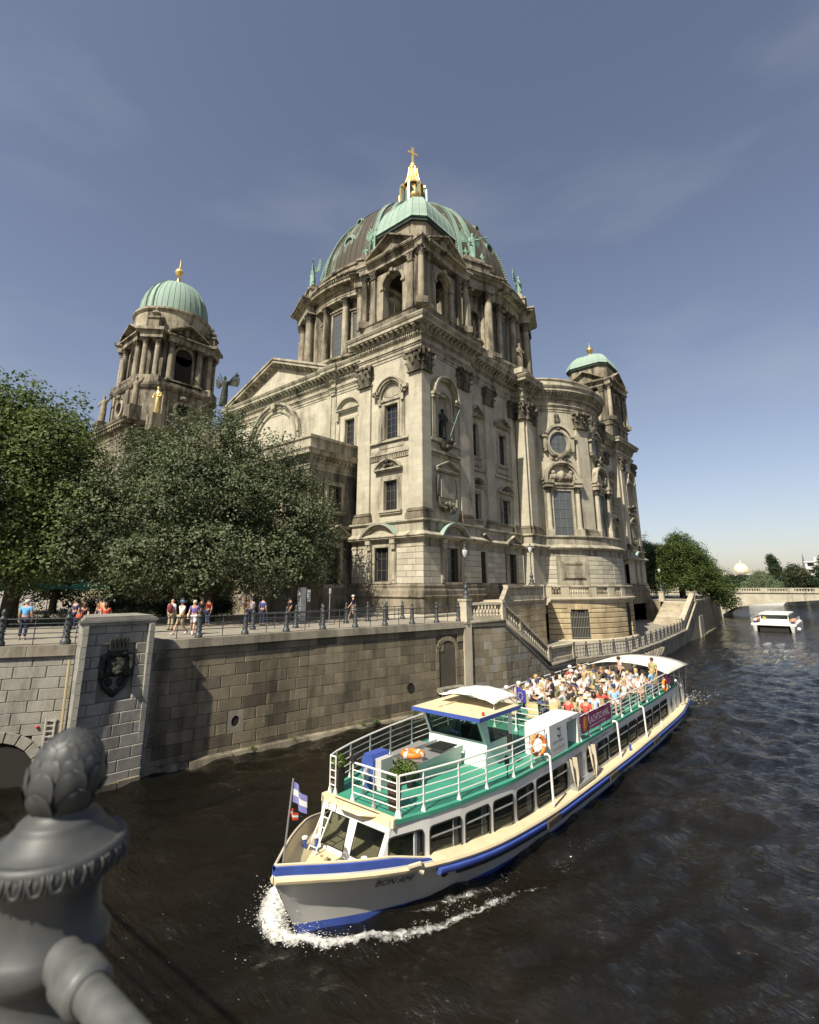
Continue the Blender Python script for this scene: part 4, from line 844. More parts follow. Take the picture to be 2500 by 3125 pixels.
for ang, sx, sy in ((-45, 1, -1), (45, 1, 1), (225, -1, -1)):
    F = frame((TX+sx*4.2, TY+sy*4.2, 0), ang)
    for s in (-1, 1):
        c = fpos(F, s*.95, 1.2, 34.2); put(COLM, 'column', CATH, c, 0, (.9, .9, 5.4), DRUM); put(CAPRD, 'capital', CATH, (c.x, c.y, 39.5), R(ang), (.8, .8, 1.1))
    b = MB(F); b.box(-1.9, 1.9, -.3, 2.0, 32.6, 34.2); b.box(-1.7, 1.7, -.3, 1.9, 40.6, 41.7); b.box(-2.0, 2.0, -.3, 2.4, 41.7, 42.2); part(b, 'entablature_break', DRUM)
    b = MB(F); b.box(-.8, .8, .2, 1.6, 42.2, 44.0); b.box(-1., 1., .1, 1.8, 44.0, 44.3); b.lathe([(.7, 44.3), (.25, 44.6), (.75, 45.1), (.5, 45.5), (.18, 45.7), (.3, 46.0), (.05, 46.5)], (0, .9, 0), 8); part(b, 'urn', PLIN)
b = MB(); b.lathe([(5.9, 42.0), (5.9, 46.3), (6.3, 46.6), (6.3, 46.9), (5.6, 47.0)], (TX, TY, 0), 48, cap=False); part(b, 'tower_drum', DRUM, 30)
dpr = [(5.55, 46.9), (5.55, 48.0), (5.4, 49.4), (5.0, 50.9), (4.2, 52.4), (3.1, 53.6), (1.8, 54.35), (.4, 54.7)]
b = MB(); b.lathe(dpr, (TX, TY, 0), 48, cap=False); part(b, 'small_dome', PALEC, 40)
sm = MB()
for k in range(40): a = R(k*9); sm.tube([(TX+(r+.01)*math.cos(a), TY+(r+.01)*math.sin(a), z) for r, z in dpr], .04, 4)
for a in (-75, -60, 20, 30): a = R(a); sm.tube([(TX+(r+.06)*math.cos(a), TY+(r+.06)*math.sin(a), z) for r, z in dpr], .14, 4)
part(sm, 'dome_seam', GREEN)
b = MB(); b.lathe([(.5, 54.5), (.4, 54.8), (.3, 55.8), (.4, 55.9), (.1, 56.0), (.1, 56.5)], (TX, TY, 0), 10); part(b, 'finial', OLDGOLD, 40)
b = MB(); b.lathe([(.05, -.75), (.45, -.6), (.72, -.1), (.75, 0), (.72, .1), (.45, .6), (.12, .75), (.2, 1.0), (.08, 1.2), (.03, 2.6)], (TX, TY, 57.2), 14); part(b, 'ball', GOLD, 40)
b = MB(); b.box(-75, -60, 34.5, 60, 0, 24); part(b, 'wall', DARKS)
# ================================================================ ground, quays, stairs, bridges, water
PAVE = stone('pale_paving', (.27, .245, .195), (.21, .19, .15), gpos=(.55, .8), gamt=.4, rnd=0, ashlar=.0, scale=1.2, grain=.3)
def watermat():
    m, t, b = mat_base('river_water'); N = t.nodes.new; Lk = t.links.new; g = N('ShaderNodeNewGeometry')
    n0 = N('ShaderNodeTexNoise'); n0.inputs['Scale'].default_value = .16; n0.inputs['Detail'].default_value = 5; Lk(g.outputs['Position'], n0.inputs['Vector'])
    mx = N('ShaderNodeMix'); mx.data_type = 'RGBA'; mx.inputs[6].default_value = (.0045, .0042, .0026, 1); mx.inputs[7].default_value = (.011, .0085, .0045, 1)
    r0 = N('ShaderNodeMapRange'); r0.inputs[1].default_value = .4; r0.inputs[2].default_value = .68; Lk(n0.outputs[0], r0.inputs[0]); Lk(r0.outputs[0], mx.inputs[0]); Lk(mx.outputs[2], b.inputs['Base Color'])
    b.inputs['Roughness'].default_value = .06; b.inputs['IOR'].default_value = 1.33; b.inputs['Specular IOR Level'].default_value = .5
    mp = N('ShaderNodeMapping'); mp.inputs['Rotation'].default_value = (0, 0, .5); mp.inputs['Scale'].default_value = (.6, 1.5, 1); Lk(g.outputs['Position'], mp.inputs[0])
    n1 = N('ShaderNodeTexNoise'); n1.inputs['Scale'].default_value = 3.6; n1.inputs['Detail'].default_value = 6; n1.inputs['Roughness'].default_value = .6; n1.inputs['Distortion'].default_value = .4; Lk(mp.outputs[0], n1.inputs['Vector'])
    n2 = N('ShaderNodeTexNoise'); n2.inputs['Scale'].default_value = 9.; n2.inputs['Detail'].default_value = 4; Lk(mp.outputs[0], n2.inputs['Vector'])
    ad = N('ShaderNodeMath'); ad.operation = 'MULTIPLY_ADD'; ad.inputs[1].default_value = .34; Lk(n2.outputs[0], ad.inputs[0]); Lk(n1.outputs[0], ad.inputs[2])
    bu = N('ShaderNodeBump'); bu.inputs['Strength'].default_value = 1.; bu.inputs['Distance'].default_value = .10; Lk(ad.outputs[0], bu.inputs['Height']); Lk(bu.outputs[0], b.inputs['Normal'])
    return m
WATER = watermat()
WAKE = [(-12.2, 9.4), (-11.6, 8.75), (-11.05, 8.55), (-10.4, 8.7), (-9.9, 8.98), (-9.3, 9.58), (-8.8, 10.4), (-8.4, 11.7), (-7.95, 12.6), (-7.45, 13.4), (-7.0, 14.3)]
def water_sheet():
    def axis(a, b_, fine0, fine1, st, grow):
        xs = [fine0]
        while xs[-1] < fine1: xs.append(xs[-1]+st)
        s = st
        while xs[-1] < b_: s *= grow; xs.append(min(xs[-1]+s, b_))
        l = [fine0]; s = st
        while l[-1] > a: s *= grow; l.append(max(l[-1]-s, a))
        return np.array(l[:0:-1]+xs)
    xs = axis(-130, 160, -26, 22, .16, 1.25); ys = axis(-60, 620, -4, 60, .2, 1.12)
    X, Y = np.meshgrid(xs, ys); Z = np.zeros_like(X); r = np.random.default_rng(3)
    for k in range(34):
        wl = .42*1.155**(k % 17)+.1*r.random(); an = 2.4+r.normal()*.8; a = .0085*wl**.9; ph = r.random()*6.28
        q = (X*math.cos(an)+Y*math.sin(an))*2*math.pi/wl+ph; Z += a*(np.sin(q)+.35*np.sin(2*q+.6))
    # wash beside and behind the boat
    for q0, q1, am in [(WAKE[k], WAKE[k+1], .15-.011*k) for k in range(len(WAKE)-1)]:
        dx, dy = q1[0]-q0[0], q1[1]-q0[1]; t = np.clip(((X-q0[0])*dx+(Y-q0[1])*dy)/(dx*dx+dy*dy), 0, 1); d = np.hypot(X-q0[0]-t*dx, Y-q0[1]-t*dy); Z += am*np.exp(-(d/.3)**2)*.62
    d = (X+8.0)-(Y-14)*.33; e_ = np.exp(-((d-1)/2.6)**2)*np.clip((Y-11)/4, 0, 1)*np.exp(-np.clip(Y-12, 0, 99)/26); Z += .05*np.sin(d*2.6+.3*Y)*e_
    fade = np.clip(1.3-np.hypot(X, Y)/110, .25, 1); Z = Z*fade+WZ
    global WGRID; WGRID = (xs, ys, Z)
    v = np.stack([X.ravel(), Y.ravel(), Z.ravel()], 1); ny, nx = X.shape; i = np.arange(ny*nx).reshape(ny, nx)
    f = np.stack([i[:-1, :-1].ravel(), i[:-1, 1:].ravel(), i[1:, 1:].ravel(), i[1:, :-1].ravel()], 1)
    me = bpy.data.meshes.new('river_water'); me.from_pydata(v.tolist(), [], f.tolist()); me.materials.append(WATER); me.shade_smooth()
    o = bpy.data.objects.new('river_water', me); COL.objects.link(o); o['kind'] = 'structure'; return o
water_sheet()
def top(name, mb, mat, kind='structure', smooth=False, **k): o = mb.build(name, mat, None, smooth); tag(o, kind=kind, **k); return o
Q0, Q1, Q2 = Vector((-23.95, 10.85)), Vector((-22.6, 18.6)), Vector((-20.1, 29.7)); GZ = .06
SW0, SW1, SW2 = Vector((-18.9, 32.95)), Vector((-18.4, 38.7)), Vector((-18.15, 42.8))
T3, T4, T5, T6 = Vector((-16.0, 50.1)), Vector((-16.3, 60.9)), Vector((-17.6, 78.7)), Vector((-17.9, 87))
b = MB(); b.poly([(p[0], p[1], GZ) for p in ((-24.3, 10.9), Q1-Vector((.3, 0)), Q2-Vector((.3, 0)), (-19.6, 33.2), (-25, 37.5), (-25, 120), (-400, 120), (-400, -200), (-45, -200), (-27.4, 5.6), (-25.6, 8.3))]); top('promenade', b, PAVE)
b = MB(); b.poly([(-700, 300, WZ-.5), (-24, 300, WZ-.5), (-24, 700, 0), (-700, 700, 0)]); b.poly([(-2500, 118, -.3), (-29, 118, -.3), (-31, 330, -.3), (60, 400, -.3), (60, 3500, 0), (-2500, 3500, 0)]); b.poly([(48, -200, -.6), (2500, -200, -.6), (2500, 3500, -.6), (60, 3500, -.6), (48, 330, -.6)])
top('city_ground', b, PAVE)
# sett joints on the promenade: rows of flat stones near the railing
def seg_frame(a, c, z=0.):
    """frame with u from a to c and the outward side to the right of travel"""
    d = (c-a).normalized(); n = Vector((d.y, -d.x)); return (Vector((a.x, a.y, z)), Vector((d.x, d.y, 0)), Vector((n.x, n.y, 0))), (c-a).length
def clip_poly(P, a, b_, c):
    """keep a*u + b*z <= c"""
    out = []
    for p, q in zip(P, P[1:]+P[:1]):
        dp, dq = a*p[0]+b_*p[1]-c, a*q[0]+b_*q[1]-c
        if dp <= 0: out.append(p)
        if (dp < 0 < dq) or (dq < 0 < dp): t = dp/(dp-dq); out.append((p[0]+(q[0]-p[0])*t, p[1]+(q[1]-p[1])*t))
    return out
def stone_poly(F, P, w, dep, par, mat, bev=.025, name='stone'):
    if len(P) < 3: return None
    cu = sum(p[0] for p in P)/len(P); cz = sum(p[1] for p in P)/len(P); b = MB(F)
    def inset(p): d = math.hypot(p[0]-cu, p[1]-cz); k = max(0, 1-bev*1.4/max(d, .05)); return (cu+(p[0]-cu)*k, cz+(p[1]-cz)*k)
    I = [inset(p) for p in P]; a = [b.P((p[0], w, p[1])) for p in I]; c = [b.P((p[0], w-bev, p[1])) for p in P]; e = [b.P((p[0], w-dep, p[1])) for p in P]; n = len(P)
    b.face(a)
    for k in range(n): j = (k+1) % n; b.face((c[k], c[j], a[j], a[k])); b.face((e[k], e[j], c[j], c[k]))
    return b.build(name, mat, par)
def stone_wall(par, F, u0, u1, zs, w, dep, mat, L0, holes=(), clips=(), batter=0., jit=.006, mats=None):
    """coursed stones; holes: (cu, cz, r) left to the voussoirs, or rectangles (a,b,c,d); clips: half planes"""
    for r_, (z0, z1) in enumerate(zip(zs, zs[1:])):
        n = max(1, int(round((u1-u0)/L0))); cuts = [u0]
        for k in range(1, n+(r_ % 2)):
            x = u0+(k-(.5 if r_ % 2 else 0))*(u1-u0)/n+random.uniform(-.14, .14)*L0
            if cuts[-1]+.25*L0 < x < u1-.25*L0: cuts.append(x)
        cuts.append(u1); zm = (z0+z1)/2; ww = w-batter*(zm-zs[0])
        for a, c in zip(cuts, cuts[1:]):
            P = [(a+.006, z0+.007), (c-.006, z0+.007), (c-.006, z1-.007), (a+.006, z1-.007)]; skip = False
            for h in holes:
                if len(h) == 4 and a >= h[0]-.01 and c <= h[1]+.01 and z0 >= h[2]-.01 and z1 <= h[3]+.01: skip = True
                elif len(h) == 4 and not (c <= h[0] or a >= h[1] or z1 <= h[2] or z0 >= h[3]):
                    if a < h[0] < c and a < h[1] < c:
                        stone_poly(F, clip_poly(P, 1, 0, h[0]), ww+random.uniform(-jit, jit), dep, par, mat); P = clip_poly(P, -1, 0, -h[1])
                    elif a < h[0]: P = clip_poly(P, 1, 0, h[0])
                    elif c > h[1]: P = clip_poly(P, -1, 0, -h[1])
                    else: skip = True
                elif len(h) == 3:
                    d = math.hypot((a+c)/2-h[0], zm-h[1])
                    if d < h[2]+.0: skip = True
                    else:                                  # cut back to the ring
                        nx, nz = ((a+c)/2-h[0])/d, (zm-h[1])/d; P = clip_poly(P, -nx, -nz, -(nx*h[0]+nz*h[1]+h[2]*.985))
            for cl_ in clips: P = clip_poly(P, *cl_)
            if skip or len(P) < 3: continue
            if len(P) == 4 and not clips and not holes: block(F, a+.006, c-.006, z0+.007, z1-.007, dep, ww, par, mats[random.randrange(len(mats))] if mats else mat, jit=jit)
            else: stone_poly(F, P, ww+random.uniform(-jit, jit), dep, par, mats[random.randrange(len(mats))] if mats else mat)
def voussoirs(par, F, cu, cz, r0, r1, w, dep, a0, a1, n, mat):
    for k in range(n):
        p, q = R(a0+(a1-a0)*(k+.04)/n), R(a0+(a1-a0)*(k+.96)/n); m = (p+q)/2
        P = [(cu+r0*math.cos(p), cz+r0*math.sin(p)), (cu+r1*math.cos(p), cz+r1*math.sin(p)), (cu+r1*math.cos(m)*1.0, cz+r1*math.sin(m)), (cu+r1*math.cos(q), cz+r1*math.sin(q)), (cu+r0*math.cos(q), cz+r0*math.sin(q))]
        stone_poly(F, P, w, dep, par, mat, .02, 'voussoir')
# ---------------------------------------------------------------- brown quay wall under the promenade
QW = empty('quay_wall', (-22.6, 18.6, WZ), 'long brown sandstone quay wall below the promenade railing with a round drain hole and a tall arched doorway', 'wall')
zq = [WZ-.4, -4.78, -4.28, -3.78, -3.26, -2.74, -2.2, -1.68, -1.16, -.68, -.30]
QMATS = [QUAY, stone('pale_quay_stone', (.235, .197, .13), (.16, .133, .087), gpos=(.5, .72), gamt=.65, rnd=.14, streak=.16), stone('sooty_quay_stone', (.175, .147, .098), (.11, .092, .062), gpos=(.45, .66), gamt=.75, rnd=.15, streak=.16), QUAY]
F1, L1 = seg_frame(Q0, Q1); F2, L2 = seg_frame(Q1, Q2)
for F, L_, off in ((F1, L1, 0), (F2, L2, 0)):
    b = MB(F); b.box(-.2 if F is F1 else 0, L_, -.9, -.035, WZ-2, -.3); b.build('wall_core', MORT, QW)
du = L2-1.55
stone_wall(QW, F1, -.2, L1, zq, 0, .4, QUAY, 1.12, mats=QMATS, holes=[(3.65, 4.45, -4.28, -3.26)])
stone_wall(QW, F2, 0, du-.95, zq, 0, .4, QUAY, 1.12, mats=QMATS)
stone_wall(QW, F2, du-.95, L2+.3, zq, 0, .4, QUAY, 1.0, mats=QMATS, holes=[(du, -1.75, 1.0), (du-.72, du+.72, -3.9, -1.75), (du-.3, du+.3, -1.75, -.9)])
voussoirs(QW, F2, du, -1.75, .72, 1.0, .02, .4, 0, 180, 9, QUAY)
for s in (-1, 1):
    for z0 in (-3.78, -3.26, -2.74, -2.23): block(F2, *sorted((du+s*.72, du+s*1.0)), z0+.01, z0+.5, .4, .02, QW, QUAY)
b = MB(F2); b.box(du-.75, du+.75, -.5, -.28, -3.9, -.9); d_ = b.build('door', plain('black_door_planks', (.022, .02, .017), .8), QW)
bb = MB(F2)
for k in range(7): bb.box(du-.7+k*.2, du-.7+k*.2+.185, -.28, -.262, -3.9, -1.05)
bb.build('door_plank', plain('dark_door_plank', (.035, .031, .025), .75, vary=.4), d_)
b = MB(F2); b.box(du-.95, du+1.0, -.3, .55, -4.05, -3.78); b.box(du-.6, du+.7, -.2, .35, -4.6, -4.05); b.build('door_sill', COPE, QW)
b = MB(F1); n = 16
for k in range(n):                                        # drain stone with a round hole
    a0, a1 = 2*math.pi*k/n, 2*math.pi*(k+1)/n; sq = lambda a: (4.05+.39/max(abs(math.cos(a)), abs(math.sin(a)))*math.cos(a), .0, -3.77+.5/max(abs(math.cos(a)), abs(math.sin(a)))*math.sin(a)); ci = lambda a, w: (4.05+.2*math.cos(a), w, -3.77+.24*math.sin(a))
    b.poly([sq(a0), sq(a1), ci(a1, 0), ci(a0, 0)]); b.poly([ci(a0, 0), ci(a1, 0), ci(a1, -.4), ci(a0, -.4)])
dr = b.build('drain_stone', COPE, QW); b = MB(F1); b.disc_uz(4.05, -3.77, .26, -.034, 14); b.build('drain_hole', CAVE, dr)
b = MB(F2); b.arch(6.8, -3.5, .2, .27, -.02, .03, 0, 360, 14); b.disc_uz(6.8, -3.5, .2, .012, 14); b.build('drain_hole', CAVE, QW)
for F, L_ in ((F1, L1), (F2, L2)):                        # coping slabs and waterline ledge
    n = int(L_/1.45)
    for k in range(n):
        a, c = L_*k/n, L_*(k+1)/n; bb = MB(F); bb.hexa([(a+.008, -.75, -.28), (c-.008, -.75, -.28), (c-.008, .16, -.28), (a+.008, .16, -.28), (a+.008, -.75, .10), (c-.008, -.75, .10), (c-.008, .10, .10), (a+.008, .10, .10)]); bb.build('coping_stone', COPE, QW)
    n = int(L_/1.7)
    for k in range(n): a, c = L_*k/n, L_*(k+1)/n; bb = MB(F); e = random.uniform(-.05, .08); bb.hexa([(a+.02, -.2, WZ-.6), (c-.02, -.2, WZ-.6), (c-.02, .5+e, WZ-.6), (a+.02, .5+e, WZ-.6), (a+.02, -.2, WZ+.24), (c-.02, -.2, WZ+.24), (c-.02, .22+e, WZ+.14), (a+.02, .22+e, WZ+.14)]); bb.build('footing_stone', PLIN, QW)
# ---------------------------------------------------------------- bridge pier with the bear relief
PL, PR = Vector((-23.58, 7.9)), Vector((-23.4, 10.55)); FPi, LP = seg_frame(PL, PR)
PIER = empty('bridge_pier', (-22.6, 8.6, WZ), 'tall grey granite bridge pier with a dark bear head relief in a sunken panel', 'pier')
zp = [WZ-.3+.435*k for k in range(15)]; zp = [z for z in zp if z < .9]+[.92]
bat = .07; PV = [tuple(PL), tuple(PR), tuple(PR+Vector((-2.4, .2))), tuple(PL+Vector((-2.55, .88)))]
def pgrow(e): c = sum((Vector(p) for p in PV), Vector((0, 0)))/4; return [tuple(c+(Vector(p)-c)*(1+e/((Vector(p)-c).length))) for p in PV]
b = MB(); b.prism(pgrow(-.42), WZ-2, .95, 2); b.build('pier_core', MORT, PIER)
pn = (.72, 2.05, zp[8], zp[13])
stone_wall(PIER, FPi, 0, LP, zp, .42, .6, GRAN, .86, holes=[pn], batter=bat)
b = MB(FPi); wpn = .42-bat*(pn[2]-zp[0])-.26; b.box(pn[0]-.02, pn[1]+.02, -.4, wpn-.04, pn[2], pn[3]); b.build('panel', GRAN, PIER)
for side, u in ((-1, 0), (1, LP)):                        # side walls of the pier
    Fs = (fpos(FPi, u, 0, 0), Vector((-.996, .083, 0)) if side > 0 else Vector((.945, -.327, 0)), Vector((.083, .996, 0)) if side > 0 else Vector((-.327, -.945, 0)))
    a, c = (-.2, 2.4) if side > 0 else (-2.6, .3)
    stone_wall(PIER, Fs, a-(.1 if side > 0 else 0), c+(.1 if side < 0 else 0), zp, 0.0, .2, GRAN, .8)
b = MB(FPi)
b = MB(); b.prism(pgrow(.14), .92, 1.04, 2); b.prism(pgrow(.22), 1.04, 1.13, 2); b.prism(pgrow(.12), 1.13, 1.19, 2); b.prism(pgrow(-.02), 1.19, 1.26, 2); b.build('pier_cap', GRAN, PIER)
b = MB(FPi)
for k in range(3): b.box(.1+k*.85, .9+k*.85, .2, .52, WZ-.6, WZ+.22+.03*k)
b.build('footing_stone', PLIN, PIER)
# wing buttress
FWg = (fpos(FPi, LP, 0, 0), FPi[1], FPi[2]); stone_wall(PIER, FWg, .05, .75, [z for z in zp if z < -.4]+[-.4], -.55, .3, GRAN, .7); b = MB(FWg); b.box(0, .85, -1.6, -.5, -.4, -.26); b.box(.05, .72, -1.6, -.88, WZ-1, -.4); b.build('buttress_cap', GRAN, PIER)
BEAR = empty('bear_relief', tuple(fpos(FPi, 1.38, wpn, -.5)), 'dark bronze bear head crest with crown and scrolls on the granite pier', 'relief')
b = MB(FPi); u = 1.38; z = -.72; w = wpn
b.sphere((u, w+.06, z), .40, 14, 10, 1.05, .75, 1.0); b.sphere((u, w+.28, z-.10), .24, 12, 8, .95, 1.0, .85); b.sphere((u, w+.46, z-.2), .13, 10, 7, 1.1, 1., .8); b.sphere((u, w+.56, z-.17), .055, 8, 5, 1.3, .8, .8)
for s in (-1, 1): b.sphere((u+s*.31, w+.05, z+.28), .13, 8, 6, 1, .6, 1.1); b.sphere((u+s*.16, w+.36, z+.08), .05, 6, 5); b.sphere((u+s*.16, w+.30, z+.14), .10, 7, 5, 1.3, .7, .6); b.sphere((u+s*.27, w+.14, z-.16), .2, 8, 6, .8, .8, 1.2)
b.build('bear_head', DKBRONZE, BEAR, True)
b = MB(FPi)
for s in (-1, 1):
    b.tube([(u+s*.28, w+.04, z+.5), (u+s*.52, w+.1, z+.36), (u+s*.6, w+.12, z+.05), (u+s*.52, w+.14, z-.22), (u+s*.34, w+.12, z-.36), (u+s*.36, w+.16, z-.14)], [.1, .13, .12, .12, .1, .05], 7); b.sphere((u+s*.52, w+.1, z-.3), .14, 8, 6)
    b.tube([(u+s*.5, w+.06, z-.4), (u+s*.36, w+.1, z-.75), (u+s*.12, w+.08, z-.95), (u, w+.06, z-1.15)], [.06, .1, .11, .05], 7); b.sphere((u+s*.44, w+.06, z-.52), .1, 7, 5); b.sphere((u+s*.2, w+.08, z-.6), .13, 7, 5, 1, .6, 1.3)
b.build('scroll', DKBRONZE, BEAR, True)
b = MB(FPi); b.box(u-.36, u+.36, w-.02, w+.22, z+.62, z+.74); b.box(u-.3, u+.3, w-.02, w+.18, z+.44, z+.62)
for k in range(5): q = u-.3+k*.15; b.box(q-.055, q+.055, w-.02, w+.2, z+.74, z+1.0); b.sphere((q, w+.1, z+1.05), .07, 6, 5)
for s in (-1, 1): b.sphere((u+s*.26, w+.12, z+.5), .15, 8, 6, 1.3, .7, .8)
b.build('mural_crown', DKBRONZE, BEAR)
# ---------------------------------------------------------------- abutment wall left of the pier
A0, A1 = Vector((-31.0, -.7)), Vector((-25.3, 8.35)); FA, LA = seg_frame(A0, A1)
ABUT = empty('abutment_wall', (-27.5, 5, WZ), 'grey granite abutment wall with a low culvert arch left of the bear pier', 'wall')
b = MB(FA); b.box(0, LA, -1.5, -.05, WZ-2, -.2); b.build('wall_core', MORT, ABUT)
cu = 8.40
stone_wall(ABUT, FA, 0.3, LA, zp[:12]+[-.32], .05, .3, GRAN, 1.0, holes=[(cu, -5.0, 1.9)])
voussoirs(ABUT, FA, cu, -5., 1.5, 1.9, .07, .4, 0, 180, 11, GRAN)
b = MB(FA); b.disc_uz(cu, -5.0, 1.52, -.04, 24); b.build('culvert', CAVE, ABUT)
for k in range(6): b = MB(FA); a = LA*k/6; b.box(a+.01, a+LA/6-.01, -.8, .16, -.32, .1); b.build('coping_stone', COPE, ABUT)
b = MB(FA); b.tube([(LA-.16, .22, -.5), (LA-.05, .3, WZ+.3)], .05, 6); b.build('drainpipe', plain('rusty_pale_pipe', (.42, .34, .2), .6), ABUT)
tb = MB(FA); tb.tube([(7.3, .2, -3.6), (7.55, .25, -2.0)], .07, 8); o = tb.build('mooring_pole', plain('weathered_white_pole', (.55, .55, .5), .5)); tag(o, 'pale round pole standing against the abutment wall beside the culvert arch', 'pole')
b = MB(FA); b.box(9.95, 10.01, .1, .14, -4.1, -2.7); b.box(10.27, 10.33, .1, .14, -4.1, -2.7)
for k in range(7): b.box(10.01, 10.27, .1, .13, -4.0+k*.2, -3.96+k*.2)
o = b.build('water_gauge', plain('grey_gauge', (.4, .38, .33), .6)); tag(o, 'small white ladder gauge fixed on the granite wall beside the pier', 'gauge')
b = MB(FA); b.sphere((9.7, .09, -3.0), .06, 8, 6); o = b.build('marker_light', plain('red_marker', (.6, .05, .03), .4)); tag(o, 'tiny red round marker on the granite abutment wall', 'marker')
# ---------------------------------------------------------------- the bridge the photograph was taken from
BD = Vector((.996, .09)); BN = Vector((-.09, .996))
BR = empty('road_bridge', (-5, -6, WZ), 'wide stone road bridge crossing the river at the viewpoint', 'bridge')
p0 = Vector((-1.42, .49))+BN*.12; e0, e1 = p0-BD*28.6, p0+BD*55
b = MB(); b.prism([tuple(e0), tuple(e0-BN*24), tuple(e1-BN*24), tuple(e1)][::-1], -.15, .74, 2); b.build('deck', COPE, BR)
b = MB(); q0 = e0-BN*.5; b.prism([tuple(e0-BD*1+BN*.1), tuple(e0-BD*60-BN*20), tuple(e0-BD*60-BN*44), tuple(e0-BN*24)], -.1, .1, 2); b.build('ramp', COPE, BR)
for k in range(2): c = p0+BD*(10+k*26); b = MB(); b.prism([tuple(c+BN*-.5), tuple(c-BN*23), tuple(c+BD*2.4-BN*23), tuple(c+BD*2.4-BN*.5)], WZ-2, -.15, 2); b.build('pier', GRAN, BR)
# ---------------------------------------------------------------- cast iron railings
def railpost_mesh(h=1.32, r=.105):
    b = MB(); b.lathe([(r*1.75, 0), (r*1.75, h*.1), (r*1.45, h*.13), (r*1.1, h*.17), (r*1.05, h*.62), (r*.95, h*.66), (r*1.25, h*.69), (r*1.3, h*.73), (r*.95, h*.75), (r*.6, h*.79), (r*.5, h*.82), (r*.72, h*.86), (r*.75, h*.91), (r*.5, h*.97), (r*.12, h)], n=10)
    for k in range(5):
        for j in range(6): a = j*math.pi/3+k*.5; z = h*(.22+k*.085); b.box(r*1.05*math.cos(a)-.02, r*1.05*math.cos(a)+.02, r*1.05*math.sin(a)-.02, r*1.05*math.sin(a)+.02, z-.03, z+.03)
    return meshdata(b, 'post', IRON, 50)
POST = railpost_mesh()
def railing(name, label, pts, z, h=.95, nrail=3, group='cast iron railings along the quay', posts=None, mid=1, ps=1., z1=None, r=.022):
    """posts at pts (Vectors), rails between them, thin uprights with knobs"""
    z1 = z if z1 is None else z1; n = len(pts); zz = [z+(z1-z)*k/max(1, n-1) for k in range(n)]
    e = empty(name, (pts[0].x, pts[0].y, z), label, 'railing', group)
    for k, p in enumerate(pts):
        if posts is None or posts[k]: put(POST, 'post', e, (p.x, p.y, zz[k]), random.uniform(0, 6), (ps, ps, ps))
    for (a, za), (c, zc) in zip(zip(pts, zz), zip(pts[1:], zz[1:])):
        for j in range(nrail):
            f = (1.-.0) if j == 0 else (1-j/nrail*.92); b = MB(); b.tube([(a.x, a.y, za+h*f), (c.x, c.y, zc+h*f)], r*(1.25 if j == 0 else .9), 6); b.build('rail', IRON, e)
        for m in range(mid):
            f = (m+1)/(mid+1); q = a.lerp(c, f); zq_ = za+(zc-za)*f; b = MB(); b.tube([(q.x, q.y, zq_), (q.x, q.y, zq_+h)], r*.95, 6)
            for j in range(nrail): b.sphere((q.x, q.y, zq_+h*((1-j/nrail*.92) if j else 1)), r*2.1, 6, 5)
            b.build('upright', IRON, e)
    return e
front = [Vector(p) for p in ((-23.94, 12.97), (-23.55, 15.21), (-23.16, 17.44), (-22.74, 19.6), (-22.28, 21.65), (-21.82, 23.7), (-21.36, 25.73), (-20.92, 27.7), (-20.48, 29.55))]
railing('quay_railing', 'dark iron railing with thick ornamental posts on the coping of the brown quay wall', [Vector((-24.25, 11.0))]+front, .10, posts=[0]+[1]*9)
back = [Vector(p) for p in ((-26.2, 17.4), (-25.15, 19.6), (-25.4, 21.8), (-25.6, 24.04), (-25.75, 26.2), (-25.65, 28.03), (-25.5, 29.6))]
railing('back_railing', 'second iron railing with posts behind the quay railing near the cathedral plinth', back, GZ, h=.9)
railing('abutment_railing', 'heavy iron railing with fat posts on the granite wall left of the bear pier', [Vector((-29.6, 1.6)), Vector((-28.2, 4.0)), Vector((-26.95, 6.0)), Vector((-25.7, 8.0)), Vector((-25.3, 8.6))], .1, h=1.05, nrail=5, posts=[1, 1, 1, 1, 0], ps=1.12)
# ---------------------------------------------------------------- double river staircase beside the quay
ST = empty('river_staircase', (-20, 36, WZ), 'pale sandstone river staircase with balustrades descending from the promenade to the lower terrace', 'staircase')
def baluster_run(par, a, c, za, zc, h=.72, base=.32, cap=.16, wd=.34, step=.27, mat=None, ped=(1, 1)):
    """plinth, balusters and handrail from a to c (plan), foot heights za, zc"""
    d = (c-a); L_ = d.length; d = d.normalized(); n = Vector((d.y, -d.x)); mat = mat or STAIR
    def slab(z0, z1, w, name):
        b = MB(); P = []
        for q, zz in ((a, za), (c, zc)):
            for s in (-1, 1): P.append((q.x+n.x*s*w/2, q.y+n.y*s*w/2, zz))
        i = [b.P((x, y, z+z0)) for x, y, z in P]+[b.P((x, y, z+z1)) for x, y, z in P]
        for f in ((0, 2, 3, 1), (4, 5, 7, 6), (0, 1, 5, 4), (2, 6, 7, 3), (0, 4, 6, 2), (1, 3, 7, 5)): b.face([i[k] for k in f])
        b.build(name, mat, par)
    slab(0, base, wd*.95, 'balustrade_base'); slab(base+h, base+h+cap, wd*1.1, 'handrail')
    m = max(1, int(L_/step))
    for k in range(m):
        f = (k+.5)/m; q = a.lerp(c, f); put(BALU, 'baluster', par, (q.x, q.y, za+(zc-za)*f+base-.005), 0, (.25, .25, h+.01), mat)
